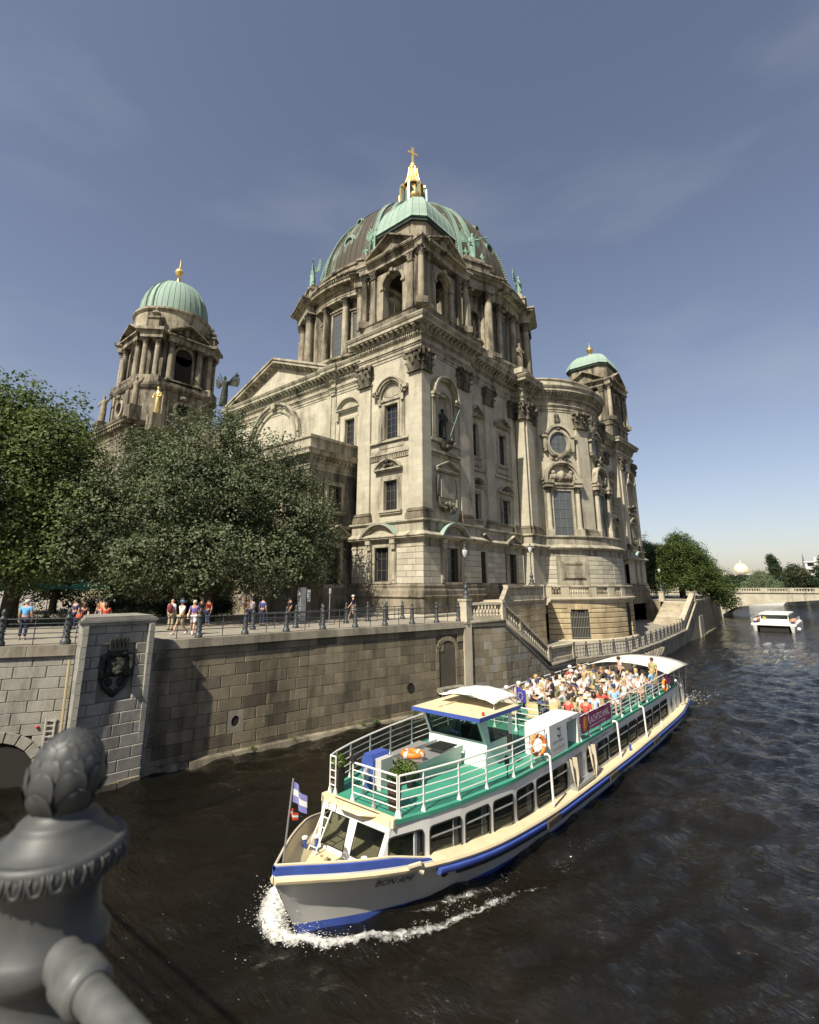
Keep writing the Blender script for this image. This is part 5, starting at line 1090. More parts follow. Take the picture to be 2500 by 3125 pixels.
def pedestal(par, p, z, h=1.3, w=.5, mat=None):
    b = MB(); b.box(p.x-w/2, p.x+w/2, p.y-w/2, p.y+w/2, z, z+h-.12); b.box(p.x-w*.58, p.x+w*.58, p.y-w*.58, p.y+w*.58, z+h-.12, z+h); b.box(p.x-w*.56, p.x+w*.56, p.y-w*.56, p.y+w*.56, z, z+.3); return b.build('pedestal', mat or STAIR, par)
FL, LL = seg_frame(Q2, SW0); FD, LD = seg_frame(SW0, SW1); FT, LT = seg_frame(SW1, SW2)
sl = (-3.5-0.)/LD
b = MB(FL); b.box(-.05, LL, -1.4, -.05, WZ-2, -.05); b.build('wall_core', MORT, ST)
b = MB(FD); b.prism([(0, WZ-2), (LD, WZ-2), (LD, -3.55), (0, -.05)], -1.4, -.05); b.build('wall_core', MORT, ST)
zs_ = [WZ-.4, -4.75, -4.28, -3.8, -3.3, -2.8, -2.3, -1.8, -1.3, -.8, -.35, .0]
SM = [stone('stair_wall_stone', (.27, .235, .165), (.19, .165, .115), gpos=(.48, .72), gamt=.7, rnd=.16), QMATS[1], stone('grey_stair_stone', (.28, .26, .21), (.21, .195, .155), gpos=(.48, .74), gamt=.6, rnd=.12)]
stone_wall(ST, FL, .45, LL, zs_, 0, .3, SM[0], .85, mats=SM)
stone_wall(ST, FD, 0, LD, zs_, 0, .3, SM[0], .85, clips=[(-sl, 1, -.22)], mats=SM)
b = MB(FL); b.box(-.12, .5, -.6, .14, WZ-1, -.02); b.build('corner_pier', STAIR, ST)
def rope_mold(par, F, pts, w):
    b = MB(F); b.tube([(u, w, z) for u, z in pts], .13, 8); b.build('moulding', COPE, par, True)
    b = MB(F)
    for (u0, z0), (u1, z1) in zip(pts, pts[1:]): b.hexa([(u0, -.4, z0-.3), (u1, -.4, z1-.3), (u1, w, z1-.3), (u0, w, z0-.3), (u0, -.4, z0), (u1, -.4, z1), (u1, w, z1), (u0, w, z0)])
    b.build('moulding_bed', STAIR, par)
rope_mold(ST, FL, [(-.15, .02), (LL, .02)], .06); rope_mold(ST, FD, [(0, .02), (LD, -3.48)], .06); rope_mold(ST, FT, [(0, -3.48), (LT, -3.48)], .06)
inn = lambda F, u: Vector(fpos(F, u, -.14, 0)[:2])
a, m_, e_ = inn(FL, .2), inn(FL, LL-.1), inn(FD, LD); t_ = inn(FT, LT-.1)
pedestal(ST, a, .06, 1.5, .62); pedestal(ST, m_, .06, 1.32, .42); pedestal(ST, e_, -3.45, 1.32, .42); pedestal(ST, t_, -3.45, 1.32, .42)
pedestal(ST, inn(FD, LD*.36), .05+sl*LD*.36, 1.25, .3)
baluster_run(ST, a, m_, .1, .1); baluster_run(ST, m_, inn(FD, LD*.36), .1, .1+sl*LD*.36); baluster_run(ST, inn(FD, LD*.36), e_, .1+sl*LD*.36, -3.42); baluster_run(ST, e_, t_, -3.42, -3.42)
for k in range(21):                                       # flight down to the terrace
    z = GZ-(k+1)*3.5/21; u = LD*k/21; b = MB(FD); b.box(u, u+LD/21+.02, -2.6, -.3, z-.5, z); b.build('step', STAIR, ST)
UP0, UP1, UP2 = Vector((-21.0, 36.2)), Vector((-22.7, 40.2)), Vector((-22.9, 47.6))   # flight up to the high landing
for k in range(8):
    f0, f1 = k/8, (k+1)/8; p, q = UP0.lerp(UP1, f0), UP0.lerp(UP1, f1); d = (UP1-UP0).normalized(); n = Vector((-d.y, d.x)); z = GZ+(k+1)*1.16/8; b = MB(); b.prism([tuple(p), tuple(q), tuple(q+n*2.2), tuple(p+n*2.2)], -.2, z, 2); b.build('step', STAIR, ST)
b = MB(); b.prism([tuple(UP1), tuple(UP2), (-25.1, 47.6), (-25.1, 40.4)], .7, 1.2, 2); b.mold([(-25.1, 40.1), tuple(UP1), tuple(UP2)], [(0, .7), (.06, .9), (.2, 1.0), (.22, 1.12), (.1, 1.2)]); b.build('landing', STAIR, ST)
b = MB(); b.prism([tuple(UP1), tuple(UP2), (-25.1, 47.6), (-25.1, 40.4)], -3.4, .7, 2); b.build('landing_wall', STAIR, ST)
pedestal(ST, UP0, GZ, 1.3, .4); pedestal(ST, UP1, 1.2, 1.28, .42); pedestal(ST, Vector((-22.85, 44.2)), 1.2, 1.25, .3); pedestal(ST, UP2, 1.2, 1.28, .45)
baluster_run(ST, UP0, UP1, .1, 1.22); baluster_run(ST, UP1, UP2, 1.2, 1.2)
b = MB(); b.prism([tuple(Q2+Vector((-.2, 0))), tuple(m_), tuple(UP0), (-24.2, 37.6), (-25, 31)], -.3, GZ+.02, 2); b.build('landing_floor', STAIR, ST)
b = MB(); P = [SW0, SW1, Vector((-22.6, 39.5)), Vector((-22.0, 36.4)), UP0]; b.prism([tuple(p) for p in (Vector((-21.2, 36.)), SW1+Vector((-2.4, .3)), Vector((-22.8, 39.6)))], -3.5, GZ, 2); b.build('retaining_wall', STAIR, ST)
# dark door and rustic stones under the high landing
FU, LU = seg_frame(UP1+Vector((.02, 0)), UP2+Vector((.02, 0)))
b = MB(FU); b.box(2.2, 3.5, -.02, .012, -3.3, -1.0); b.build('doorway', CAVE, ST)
stone_wall(ST, FU, .1, LU, [-3.3+.5*k for k in range(9)], .14, .2, ORANGE_ST, 1.3, holes=[(2.2, 3.5, -3.3, -1.3)])
# ---------------------------------------------------------------- lower terrace
TER = empty('lower_terrace', (-19, 60, WZ), 'low river terrace of pale paving below the apse with a bracketed edge over the water', 'terrace')
edge = [SW1, SW2, T3, T4, T5]
b = MB(); P = [tuple(p) for p in edge]+[(-21.5, 88), (-26, 88), (-26, 40), (-22, 39)]; b.prism(P, WZ-2, -3.5, 2); b.build('terrace_body', COPE, TER)
b = MB(); b.poly([(p[0], p[1], -3.49) for p in edge]+[(-21.5, 88, -2.9), (-26, 88, -2.9), (-26, 40, -2.9), (-22, 39, -3.2)]); b.build('floor', PAVE, TER)
b = MB(); b.mold([tuple(p) for p in edge[1:]], [(0, -3.95), (.1, -3.93), (.22, -3.8), (.24, -3.46), (.1, -3.42), (-.35, -3.42)]); b.build('coping', COPE, TER)
F34, L34 = seg_frame(T3, T4)
for k in range(9): b = MB(F34); u = .5+k*1.2; b.prism([(.0, -3.9), (.0, -4.9), (.35, -4.6), (.62, -4.1), (.66, -3.9)], u-.14, u+.14, 0); b.build('bracket', COPE, TER, 30)
F23, L23 = seg_frame(SW2, T3); n = 7
for k in range(n): b = MB(F23); b.box(L23*k/n+.02, L23*(k+1)/n-.02, 0, .04, WZ-.4, -3.97); b.build('stone', QUAY, TER)
pts = [SW2+Vector((-.1, .2))]
for A_, C_, m in ((SW2, T3, 4), (T3, T4, 5), (T4, T5, 8)): pts += [A_.lerp(C_, (k+1)/m)+Vector((-.2, 0)) for k in range(m)]
railing('terrace_railing', 'dark iron railing with slim posts along the lower terrace edge', pts, -3.44, mid=3, nrail=3, ps=.95)
# second stair, back up to the promenade
S2 = empty('far_river_staircase', (-19.5, 83, WZ), 'far pale stone stair rising from the lower terrace beside the river wall', 'staircase')
for k in range(20): z = -3.45+(k+1)*3.45/20; y = 78.8+k*.44; b = MB(); b.box(-22, -18.3, y, y+.46, z-.6, z); b.build('step', STAIR, S2)
b = MB(); b.prism([(76.6, -4.0), (79.6, -4.0), (88, -.2), (88, WZ-1), (76.6, WZ-1)], -18.4, -17.85, 0); b.build('side_wall', COPE, S2)
b = MB(); b.prism([(78.4, -3.4), (79.8, -3.4), (87.6, .1), (87.6, .95), (79.6, -2.45), (78.4, -2.45)], -18.35, -17.95, 0); b.prism([(78.2, -2.45), (79.7, -2.45), (87.8, .95), (87.8, 1.12), (79.6, -2.28), (78.2, -2.28)], -18.5, -17.82, 0); b.build('parapet', STAIR, S2)
b = MB(); b.prism([(76.4, -4.1), (79.6, -4.1), (88, -.3), (88, -.1), (79.5, -3.85), (76.4, -3.85)], -17.95, -17.7, 0); b.build('moulding', STAIR, S2)
pedestal(S2, Vector((-18.15, 78.3)), -3.45, 1.5, .7); pedestal(S2, Vector((-18.15, 88)), -.1, 1.5, .7); pedestal(S2, Vector((-22.3, 87.5)), -.1, 1.5, .7)
FARW = empty('far_quay_wall', (-20, 110, WZ), 'dark weathered river wall running under the chestnut trees to the far bridge', 'wall')
b = MB(); b.prism([(-17.9, 88), (-19.8, 115), (-24.6, 146), (-32, 146), (-25, 88)], WZ-2, -.02, 2); b.build('wall_core', QUAY, FARW)
b = MB(); b.mold([(-17.88, 88), (-19.78, 115), (-24.58, 146)], [(0, -.35), (.15, -.33), (.15, .12), (-.4, .12)]); b.build('coping', COPE, FARW)
FF_, LF_ = seg_frame(Vector((-17.9, 88)), Vector((-19.8, 115)))
b = MB(FF_); b.box(1.2, 5.2, 0, .2, WZ-.2, -2.2); b.build('panel', STAIR, FARW); b = MB(FF_); b.box(3, 27, 0, .35, WZ-.3, WZ+.2); b.build('ledge', PLIN, FARW)
top('far_promenade', (lambda m: (m.poly([(-18, 88, .05), (-19.9, 115, .05), (-24.7, 146, .05), (-60, 146, .05), (-60, 88, .05)]), m)[1])(MB()), PAVE)
# apse basement: ledge, balustrade, rusticated courses, gate
BAS = empty('apse_basement', (-24, 56, -3), 'rusticated ochre stone basement under the cathedral apse with a barred gate', 'basement')
Rb = 11.0
arcf = arcpts(APC, Rb, -58, 70, 40)
b = MB(); b.mold([(-22.6, 47.9)]+arcf, [(-.3, .55), (.0, .58), (.05, .8), (.22, .9), (.3, 1.02), (.3, 1.15), (.1, 1.22), (-1.6, 1.24)]); b.build('cornice', STAIR, BAS)
b = MB(); b.mold(arcf, [(-.14, -3.4), (-.14, .56)]); b.build('wall_core', MORT, BAS)
gate = (-46.2, -35.2)
zb_ = [-2.95, -2.42, -1.9, -1.38, -.86, -.34]
def arcblock(par, r, a0, a1, z0, z1, dep, mat, n=3, name='stone'):
    b = MB(); g = [(r*1.0, z0+.02), (r, z1-.035)]
    rows = []
    for k in range(n+1):
        a = R(a0+(a1-a0)*k/n); c, s = math.cos(a), math.sin(a)
        rows.append([b.P((APC[0]+q*c, APC[1]+q*s, z)) for q, z in ((r-dep, z0), (r-.03, z0), (r, z0+.04), (r, z1-.05), (r-.06, z1), (r-dep, z1))])
    for A_, C_ in zip(rows, rows[1:]):
        for j in range(5): b.face((A_[j], C_[j], C_[j+1], A_[j+1]))
    b.face(rows[0]); b.face(rows[-1][::-1]); return b.build(name, mat, par)
for i, (z0, z1) in enumerate(zip(zb_+[-.34], zb_[1:]+[.08])):
    if z1 <= z0: continue
    for A_, C_ in ((-58, gate[0]), (gate[1], -4), (3.5, 20), (28, 44)):
        n = max(1, int(round((C_-A_)/7))); cuts = [A_+(C_-A_)*(k+(.3 if (i % 2 and 0 < k < n) else 0))/n for k in range(n+1)]
        for a0, a1 in zip(cuts, cuts[1:]): arcblock(BAS, Rb, a0+.03, a1-.03, z0+.02, z1-.03, .3, ORANGE_ST)
for k in range(-3, 4):                                     # flared voussoirs over the gate
    am = (gate[0]+gate[1])/2; a0 = am+(k-.46)*2.0; a1 = am+(k+.46)*2.0; arcblock(BAS, Rb+(.12 if k == 0 else .0), a0, a1, -.02 if abs(k) < 3 else -.3, .56, .3, ORANGE_ST, 1, 'voussoir')
for A_, C_ in ((-58, gate[0]-1.5), (gate[1]+1.5, -4), (3.5, 20), (28, 44)):
    n = max(1, int((C_-A_)/8))
    for k in range(n): arcblock(BAS, Rb, A_+(C_-A_)*k/n+.03, A_+(C_-A_)*(k+1)/n-.03, .1, .54, .3, ORANGE_ST)
am = (gate[0]+gate[1])/2; FG = frame((APC[0]+(Rb-.12)*math.cos(R(am)), APC[1]+(Rb-.12)*math.sin(R(am)), 0), am)
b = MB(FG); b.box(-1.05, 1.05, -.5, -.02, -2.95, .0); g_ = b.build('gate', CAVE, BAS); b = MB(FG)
for k in range(12): u = -.98+k*.178; b.tube([(u, .06, -2.9), (u, .06, -.15-.12*((k*7) % 3))], .022, 5)
for z in (-2.75, -1.75, -.75): b.box(-1.02, 1.02, .05, .08, z-.03, z+.03)
b.build('gate_bar', plain('grey_gate_iron', (.20, .19, .16), .6), g_)
for A_, C_ in ((-4, 3.5), (20, 28)):
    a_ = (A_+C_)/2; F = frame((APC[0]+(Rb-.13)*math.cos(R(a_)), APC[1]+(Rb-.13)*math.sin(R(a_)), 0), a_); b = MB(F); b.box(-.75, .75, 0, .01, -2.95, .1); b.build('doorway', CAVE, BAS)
b = MB(); b.mold(arcf, [(0, -3.3), (.25, -3.3), (.25, -3.0), (.05, -2.93), (0, -2.9)]); b.build('base_step', STAIR, BAS)
# balustrade on the ledge
for A_, C_, kind in ((-57, -49, 0), (-47.5, -33, 1), (-31.5, -20, 0), (-18, -8, 1), (-6, 30, 1)):
    for a_ in (A_, C_): pa = APC[0]+(Rb-.1)*math.cos(R(a_)), APC[1]+(Rb-.1)*math.sin(R(a_)); F = frame((*pa, 0), a_); b = MB(F); b.box(-.3, .3, -.25, .2, 1.24, 2.3); b.box(-.36, .36, -.3, .26, 2.3, 2.44); b.build('pedestal', STAIR, BAS)
    ap = arcpts(APC, Rb-.1, A_+1.4, C_-1.4, 8); b = MB(); b.mold(ap, [(-.18, 2.2), (.18, 2.2), (.22, 2.3), (.2, 2.4), (-.2, 2.4)]); b.mold(ap, [(.15, 1.24), (.15, 1.5), (-.2, 1.5)]); b.build('handrail', STAIR, BAS)
    n = int((C_-A_-3)*math.pi/180*Rb/.27)
    for k in range(n):
        a_ = A_+1.6+(C_-A_-3.2)*(k+.5)/n; c = (APC[0]+(Rb-.1)*math.cos(R(a_)), APC[1]+(Rb-.1)*math.sin(R(a_)), 1.48)
        put(BALU, 'baluster', BAS, c, 0, (.27, .27, .74), STAIR if kind else PLIN)
# apse base stage: ashlar panels and the framed tablet (parts of the cathedral)
zs6 = [1.24, 1.7, 2.16, 2.62, 3.08, 3.54, 4.0, 4.46, 4.92, 5.4]
for i, (z0, z1) in enumerate(zip(zs6, zs6[1:])):
    for A_, C_ in ((-57, -51), (-30.5, -20), (-19.5, -9), (-8, 8)):
        n = max(1, round((C_-A_)/5.5)); cuts = [A_+(C_-A_)*(k+(.35 if (i % 2 and 0 < k < n) else 0))/n for k in range(n+1)]
        for a0, a1 in zip(cuts, cuts[1:]): arcblock(CATH, 10.3+(.12 if A_ == -30.5 or A_ == -57 else .05), a0+.02, a1-.02, z0+.008, z1-.008, .2, RUST, 2)
FPn = frame((APC[0]+10.3*math.cos(R(-40.7)), APC[1]+10.3*math.sin(R(-40.7)), 0), -40.7)
b = MB(FPn); b.box(-1.75, 1.75, -.35, .03, 1.3, 5.4)
for k, (hw, hh, w0, w1) in enumerate(((1.35, .95, .03, .12), (1.2, .8, .12, .2))): b.box(-hw, hw, w0-.01*k, w1, 3.98-hh, 3.98+hh) if k == 0 else None
for hw, hh, t, w1 in ((1.2, .8, .16, .22), (1.02, .62, .1, .17)):
    b.box(-hw, hw, .1, w1, 3.98+hh-t, 3.98+hh); b.box(-hw, hw, .1, w1, 3.98-hh, 3.98-hh+t); b.box(-hw, -hw+t, .1, w1-.003, 3.98-hh+t, 3.98+hh-t); b.box(hw-t, hw, .1, w1-.003, 3.98-hh+t, 3.98+hh-t)
b.box(-.8, .8, .1, .15, 3.6, 4.4); part(b, 'tablet', TRIM)
# ---------------------------------------------------------------- far bridge
FBR = empty('far_stone_bridge', (10, 147, WZ), 'long pale stone bridge with a balustrade and a low flat arch far up the river', 'bridge')
FFB = frame((0, 146, 0), -90); x0, x1 = -24.6, 30
n = 24; P = [(x0, WZ-.3)]
for k in range(n+1): t = k/n; P.append((x0+.6+(x1-x0)*t, -4.6+4.75*math.sin(math.pi*min(1, (.0+t)*1.0)*.5)**.42 if t < .5 else -4.6+4.75*max(0., math.cos(math.pi*(t-.5)))**.42))
A_ = MB(FFB); up = [(u, .42) for u, z in P]
for (u0, z0), (u1, z1) in zip(P[1:], P[2:]): A_.hexa([(u0, -14, z0), (u1, -14, z1), (u1, 0, z1), (u0, 0, z0), (u0, -14, .5), (u1, -14, .5), (u1, 0, .5), (u0, 0, .5)])
A_.box(-40, x0+.61, -14, .02, WZ-1, .5); A_.build('arch', SAND, FBR)
b = MB(FFB); b.box(-40, 60, -14, .25, .5, .72); b.box(-40, 60, -.3, .12, .72, .8); b.box(-40, 60, -.35, .17, 1.42, 1.62); b.build('parapet', SAND, FBR)
b = MB(FFB); b.box(x1, 75, -14, .02, WZ-1, .5); b.build('abutment', SAND, FBR)
for k in range(16): b = MB(FFB); u = -30+k*5.0; b.box(u-.7, u+.7, -.3, .14, .8, 1.42); b.build('pedestal', SAND, FBR)
fb = MB(FFB)
for k in range(150): u = -32+k*.5; fb.box(u-.12, u+.12, -.2, .05, .8, 1.42)
fb.build('baluster', SAND, FBR, kind='stuff')
b = MB(); b.prism([(-31, 180), (-31, 330), (70, 400), (70, 390), (-29, 328), (-29, 180)], WZ-1, -.2, 2); o = b.build('far_embankment', SAND); tag(o, 'pale stone embankment wall along the water beyond the far bridge', 'wall')
b = MB(); b.prism([(48, -200), (48, 330), (52, 330), (52, -200)][::-1], WZ-1, -.4, 2); o = b.build('east_quay_wall', GRAN); tag(o, 'straight grey quay wall along the opposite river bank', 'wall')
for k in range(3):
    b = MB(); x, y = -21.2-.7*k, 118+1.2*k; b.lathe([(.3, 0), (.28, 3.4), (.1, 3.6)], (x, y, WZ-1), 8); o = b.build('mooring_pile', PLIN); tag(o, ['dark timber pile nearest the wall end under the chestnut trees', 'dark timber pile in the middle beside the far arch', 'dark timber pile closest to the far arch'][k], 'pile', 'mooring piles before the far bridge')
# ================================================================ the tour boat
XA = -10.95; ZD = -3.25
WHITE = plain('white_boat_paint', (.66, .65, .60), .45, vary=.13, scale=1.6); GREYW = plain('grey_hull_paint', (.50, .49, .45), .38, .1, vary=.12, scale=1.2); BLUE = plain('blue_boat_paint', (.045, .08, .30), .5, vary=.3, scale=3.)
CREAM = plain('cream_deck_paint', (.60, .50, .31), .6, vary=.22, scale=2.2, bump=.1); GREENP = plain('green_deck_paint', (.045, .235, .155), .6, vary=.3, scale=1.4); ALU = plain('aluminium', (.42, .42, .40), .42, .6, vary=.1); ORANGE = plain('orange_buoy', (.72, .20, .03), .5); BLACKR = plain('black_rubber', (.015, .015, .014), .6); ROPE = plain('pale_rope', (.50, .44, .31), .9)
DARKIN = plain('dark_cabin_interior', (.035, .028, .02), .8); CURT = plain('pale_curtain', (.42, .42, .44), .9, vary=.35, scale=14.); TEALW = plain('pale_green_white_paint', (.50, .62, .54), .45, vary=.06)
def clearglass(name, tint, mixf=.55):
    m, t, b = mat_base(name); N = t.nodes.new; Lk = t.links.new; tr = N('ShaderNodeBsdfTransparent'); tr.inputs[0].default_value = (*tint, 1)
    b.inputs['Base Color'].default_value = (.01, .012, .012, 1); b.inputs['Roughness'].default_value = .04; ms = N('ShaderNodeMixShader'); ms.inputs[0].default_value = mixf
    Lk(b.outputs[0], ms.inputs[1]); Lk(tr.outputs[0], ms.inputs[2]); Lk(ms.outputs[0], t.nodes['Material Output'].inputs[0]); return m
BGL = clearglass('cabin_glass', (.7, .75, .72), .6); WGL = clearglass('wheelhouse_glass', (.62, .8, .72), .72)
BOAT = empty('tour_boat', (XA, 24, WZ), 'long white and blue tour boat with green decks full of passengers', 'boat')
def bp(mb, name, mat, par=None, smooth=False, kind=None): return mb.build(name, mat, par or BOAT, smooth, kind=kind)
def I(x, xs, ys, w=.55):
    lo, hi = xs[0], xs[-1]; w = min(w, max(0, x-lo), max(0, hi-x)) if len(xs) != 8 else w
    return float(np.mean([np.interp(x+w*k/3, xs, ys) for k in (-3, -2, -1, 0, 1, 2, 3)]))
HY = [8.25, 8.6, 9, 10, 11, 12, 13, 14.3, 16, 20, 28, 34, 37, 38.6, 39.4]; HD = [.03, .34, .62, 1.25, 1.7, 2.05, 2.32, 2.52, 2.65, 2.75, 2.75, 2.65, 2.3, 1.85, 1.1]
WY = [8.93, 9.3, 10, 10.74, 12.9, 14.25, 16, 28, 34, 37, 39.1]; WH = [.02, .28, .66, 1.03, 1.9, 2.42, 2.6, 2.65, 2.5, 2.1, .8]
ZY = [8.25, 10.4, 13.5, 17, 24, 32, 38, 39.4]; ZR = [-3.98, -4.12, -4.36, -4.5, -4.55, -4.54, -4.42, -4.36]
CY = [10.45, 10.85, 11.83, 12.93, 15.1, 17.7, 20, 30, 34, 36]; CH = [1.12, 1.33, 1.66, 1.92, 2.25, 2.35, 2.4, 2.4, 2.3, 2.2]
def hd(y): return min(2.75*(1-math.exp(-(max(0, y-8.22)/2.5)**1.15))+.02, I(y, HY, HD) if y > 26 else 9)
zr = lambda y: I(y, ZY, ZR); hc = lambda y: float(np.interp(y, CY, CH))
def hw(y): return min(2.62*(1-math.exp(-(max(0, y-8.93)/2.9)**1.15)), I(y, WY, WH) if y > 26 else 9)
def hullpt(y, t, s):
    """t 0 at the keel line below water .. 1 at the rub rail; the stem rakes forward"""
    y0 = y
    if y < 14: k = (14-y)/(14-8.25); yb = y+(.68*k**2)*(1-t); y = yb
    a, b_ = hw(y), hd(y0); f = .25+.75*max(0, t); e = a+(b_-a)*max(0, t)**1.3 if t >= 0 else a*(1+t*.3)
    return (XA+s*e, y, WZ+(zr(y0)-WZ)*t)
ys = [8.25, 8.4, 8.6, 8.85, 9.2, 9.6, 10, 10.5, 11, 11.6, 12.3, 13, 14, 15, 16.5, 18, 20, 23, 26, 29, 32, 34, 36, 37, 38, 38.8, 39.4]; 
b = MB(); b2 = MB(); b3 = MB()
for s in (-1, 1):
    for B_, tt in ((b3, (-.6, 0, .07)), (b, (.07, .3, .55, .8, 1.))):
        g = [[B_.P(hullpt(y, t, s)) for t in tt] for y in ys]
        for A_, C_ in zip(g, g[1:]):
            for j in range(len(tt)-1): q = (A_[j], C_[j], C_[j+1], A_[j+1]); B_.face(q if s > 0 else q[::-1])
        if s > 0: st_ = g
        else: B_.face([g[-1][j] for j in range(len(tt))]+[st_0 for st_0 in []]) if False else None

bp(b, 'hull', GREYW, smooth=True); bp(b3, 'boot_top', BLUE, smooth=True); b = MB(); b.poly([hullpt(39.4, t, -1) for t in (0, .5, 1.)]+[hullpt(39.4, t, 1) for t in (1., .5, 0)]); bp(b, 'transom', GREYW)
def side_strip(name, mat, y0, y1, prof, n=30, smooth=False, sides=(-1, 1)):
    """band along the hull side: prof(y) -> [(out, z)] measured from the deck edge"""
    b = MB()
    for s in sides:
        g = []
        for k in range(n+1): y = y0+(y1-y0)*k/n; g.append([b.P((XA+s*(hd(y)+o), y, z)) for o, z in prof(y)])
        for A_, C_ in zip(g, g[1:]):
            for j in range(len(A_)-1): q = (A_[j], C_[j], C_[j+1], A_[j+1]); b.face(q if s > 0 else q[::-1])
        b.face(g[0]); b.face(g[-1][::-1])
    return bp(b, name, mat, smooth=smooth)
hin = lambda y: max(.01, abs(hullpt(max(8.3, y-.25), .6, 1)[0]-XA)-.09)
bz = lambda y: max(0, min(1, (11.5-y)/1.0))
side_strip('bow_rub_rail', CREAM, 8.25, 39.4, lambda y: [(-.02, zr(y)-.06), (.05, zr(y)-.06), (.08, zr(y)), (.05, zr(y)+.05), (-.02, zr(y)+.05)], 50)
side_strip('white_band', WHITE, 8.25, 11.45, lambda y: [(-.01, zr(y)+.05), (.025, zr(y)+.05), (.025, zr(y)+.10), (-.06, zr(y)+.10)], 24)
side_strip('bulwark', BLUE, 8.25, 11.45, lambda y: [(-.01, zr(y)+.10), (.02, zr(y)+.10), (.02, zr(y)+.11+.16*bz(y)), (-.05, zr(y)+.12+.17*bz(y)), (-.1, zr(y)+.11+.16*bz(y))], 24); side_strip('bulwark_inside', CREAM, 8.75, 11.45, lambda y: [(-.10, zr(y)+.11+.16*bz(y)), (-.15, zr(y)), (hin(y)-hd(y), -4.36)], 24)
b = MB(); b.tube([(XA+s*(hd(y)-.05), y, zr(y)+.125+.17*bz(y)) for s, y in [(-1, 11.3-.3*k) for k in range(11)]+[(1, 8.3+.3*k) for k in range(11)]], .03, 6); bp(b, 'bulwark_rail', CREAM)
side_strip('blue_fender', BLUE, 11.6, 38.9, lambda y: [(-.02, zr(y)-.24), (.08, zr(y)-.23), (.13, zr(y)-.17), (.12, zr(y)-.10), (-.02, zr(y)-.07)], 60, 50)
side_strip('lower_fender', BLACKR, 12.2, 38.6, lambda y: [(-.05, zr(y)-.34), (.03, zr(y)-.33), (.03, zr(y)-.26), (-.02, zr(y)-.25)], 50)
for y in (16.2, 21.5, 27.5): b = MB(); X = XA+hd(y+.5)+.1; b.box(X-.05, X+.06, y, y+.9, zr(y)-.26, zr(y)-.09); bp(b, 'rubbing_block', plain('worn_timber', (.06, .05, .035), .8))
b = MB()                                                     # foredeck and side decks
zd_ = lambda y: -4.33 if y < 11.3 else (zr(y)+.01 if y > 12 else -4.33+(zr(12)+4.34)*(y-11.3)/.7)
g = [8.4, 8.7, 9.1, 9.6, 10, 10.6, 11.3, 12, 13, 14.3, 16, 18, 22, 26, 30, 34, 36, 38, 39.3]
for y0, y1 in zip(g, g[1:]): h0, h1 = [hin(y) if y < 11.8 else hd(y)-.04 for y in (y0, y1)]; b.poly([(XA-h0, y0, zd_(y0)), (XA+h0, y0, zd_(y0)), (XA+h1, y1, zd_(y1)), (XA-h1, y1, zd_(y1))])
bp(b, 'deck', CREAM)
# ---- cabin with real window openings
WIN = [(10.72, 11.67), (11.87, 12.93), (13.1, 14.1), (14.27, 15.2), (15.4, 16.43), (16.62, 17.63), (17.75, 18.85), (20.6, 21.6), (21.7, 22.87), (23.0, 24.2), (24.3, 25.45), (25.55, 26.7), (26.8, 27.95), (28.05, 29.2), (29.35, 30.6), (30.8, 32.3)]
Z0, Z1 = -4.42, -3.62
cuts = sorted({10.45, 10.6, 35.6, *[w[0] for w in WIN], *[w[1] for w in WIN], 13.6, 33, 34.3})
def front_y(z): return 10.45+.4*(z+4.35)/1.1
b = MB()
for s in (-1, 1):
    for y0, y1 in zip(cuts, cuts[1:]):
        ym = (y0+y1)/2; hole = any(a < ym < c for a, c in WIN)
        for z0, z1 in ((-4.7, Z0), (Z0, Z1), (Z1, ZD)):
            if hole and z0 == Z0: continue
            p = []
            for y, z in ((y0, z0), (y1, z0), (y1, z1), (y0, z1)):
                yy = max(y, front_y(max(z, -4.35))) if y < 10.7 else y; p.append((XA+s*hc(yy), yy, z))
            b.poly(p if s > 0 else p[::-1])
    bp(b, 'cabin_wall', WHITE); b = MB()
b = MB()                                                     # slanted front: two big windows
def fpt(u, z): y = front_y(z); return (XA+u*(hc(10.45)+(hc(10.85)-hc(10.45))*(z+4.35)/1.1), y, z)
fu = [(-.92, -.1), (.1, .92)]; fz0, fz1 = -3.93, -3.45
ucut = [-1, -.88, -.12, .12, .88, 1]
for u0, u1 in zip(ucut, ucut[1:]):
    for z0, z1 in ((-4.45, -4.22), (-4.22, -3.55), (-3.55, ZD)):
        if z0 == -4.22 and u0 in (-.88, .12): continue
        b.poly([fpt(u0, z0), fpt(u1, z0), fpt(u1, z1), fpt(u0, z1)][::-1])
FRONTW = bp(b, 'cabin_front', WHITE)
for u0, u1 in ((-.88, -.12), (.12, .88)):
    g = MB(); off = Vector((0, .03, -.03)); q = [Vector(fpt(u, z))+off for u, z in ((u0, -4.22), (u1, -4.22), (u1, -3.55), (u0, -3.55))]; g.poly(q); w_ = bp(g, 'front_window', BGL)
    f = MB(); f.tube([Vector(fpt(u, z))+Vector((0, -.005, 0)) for u, z in ((u0, -4.22), (u1, -4.22), (u1, -3.55), (u0, -3.55), (u0, -4.22))], .018, 5); f.build('window_seal', BLACKR, w_)
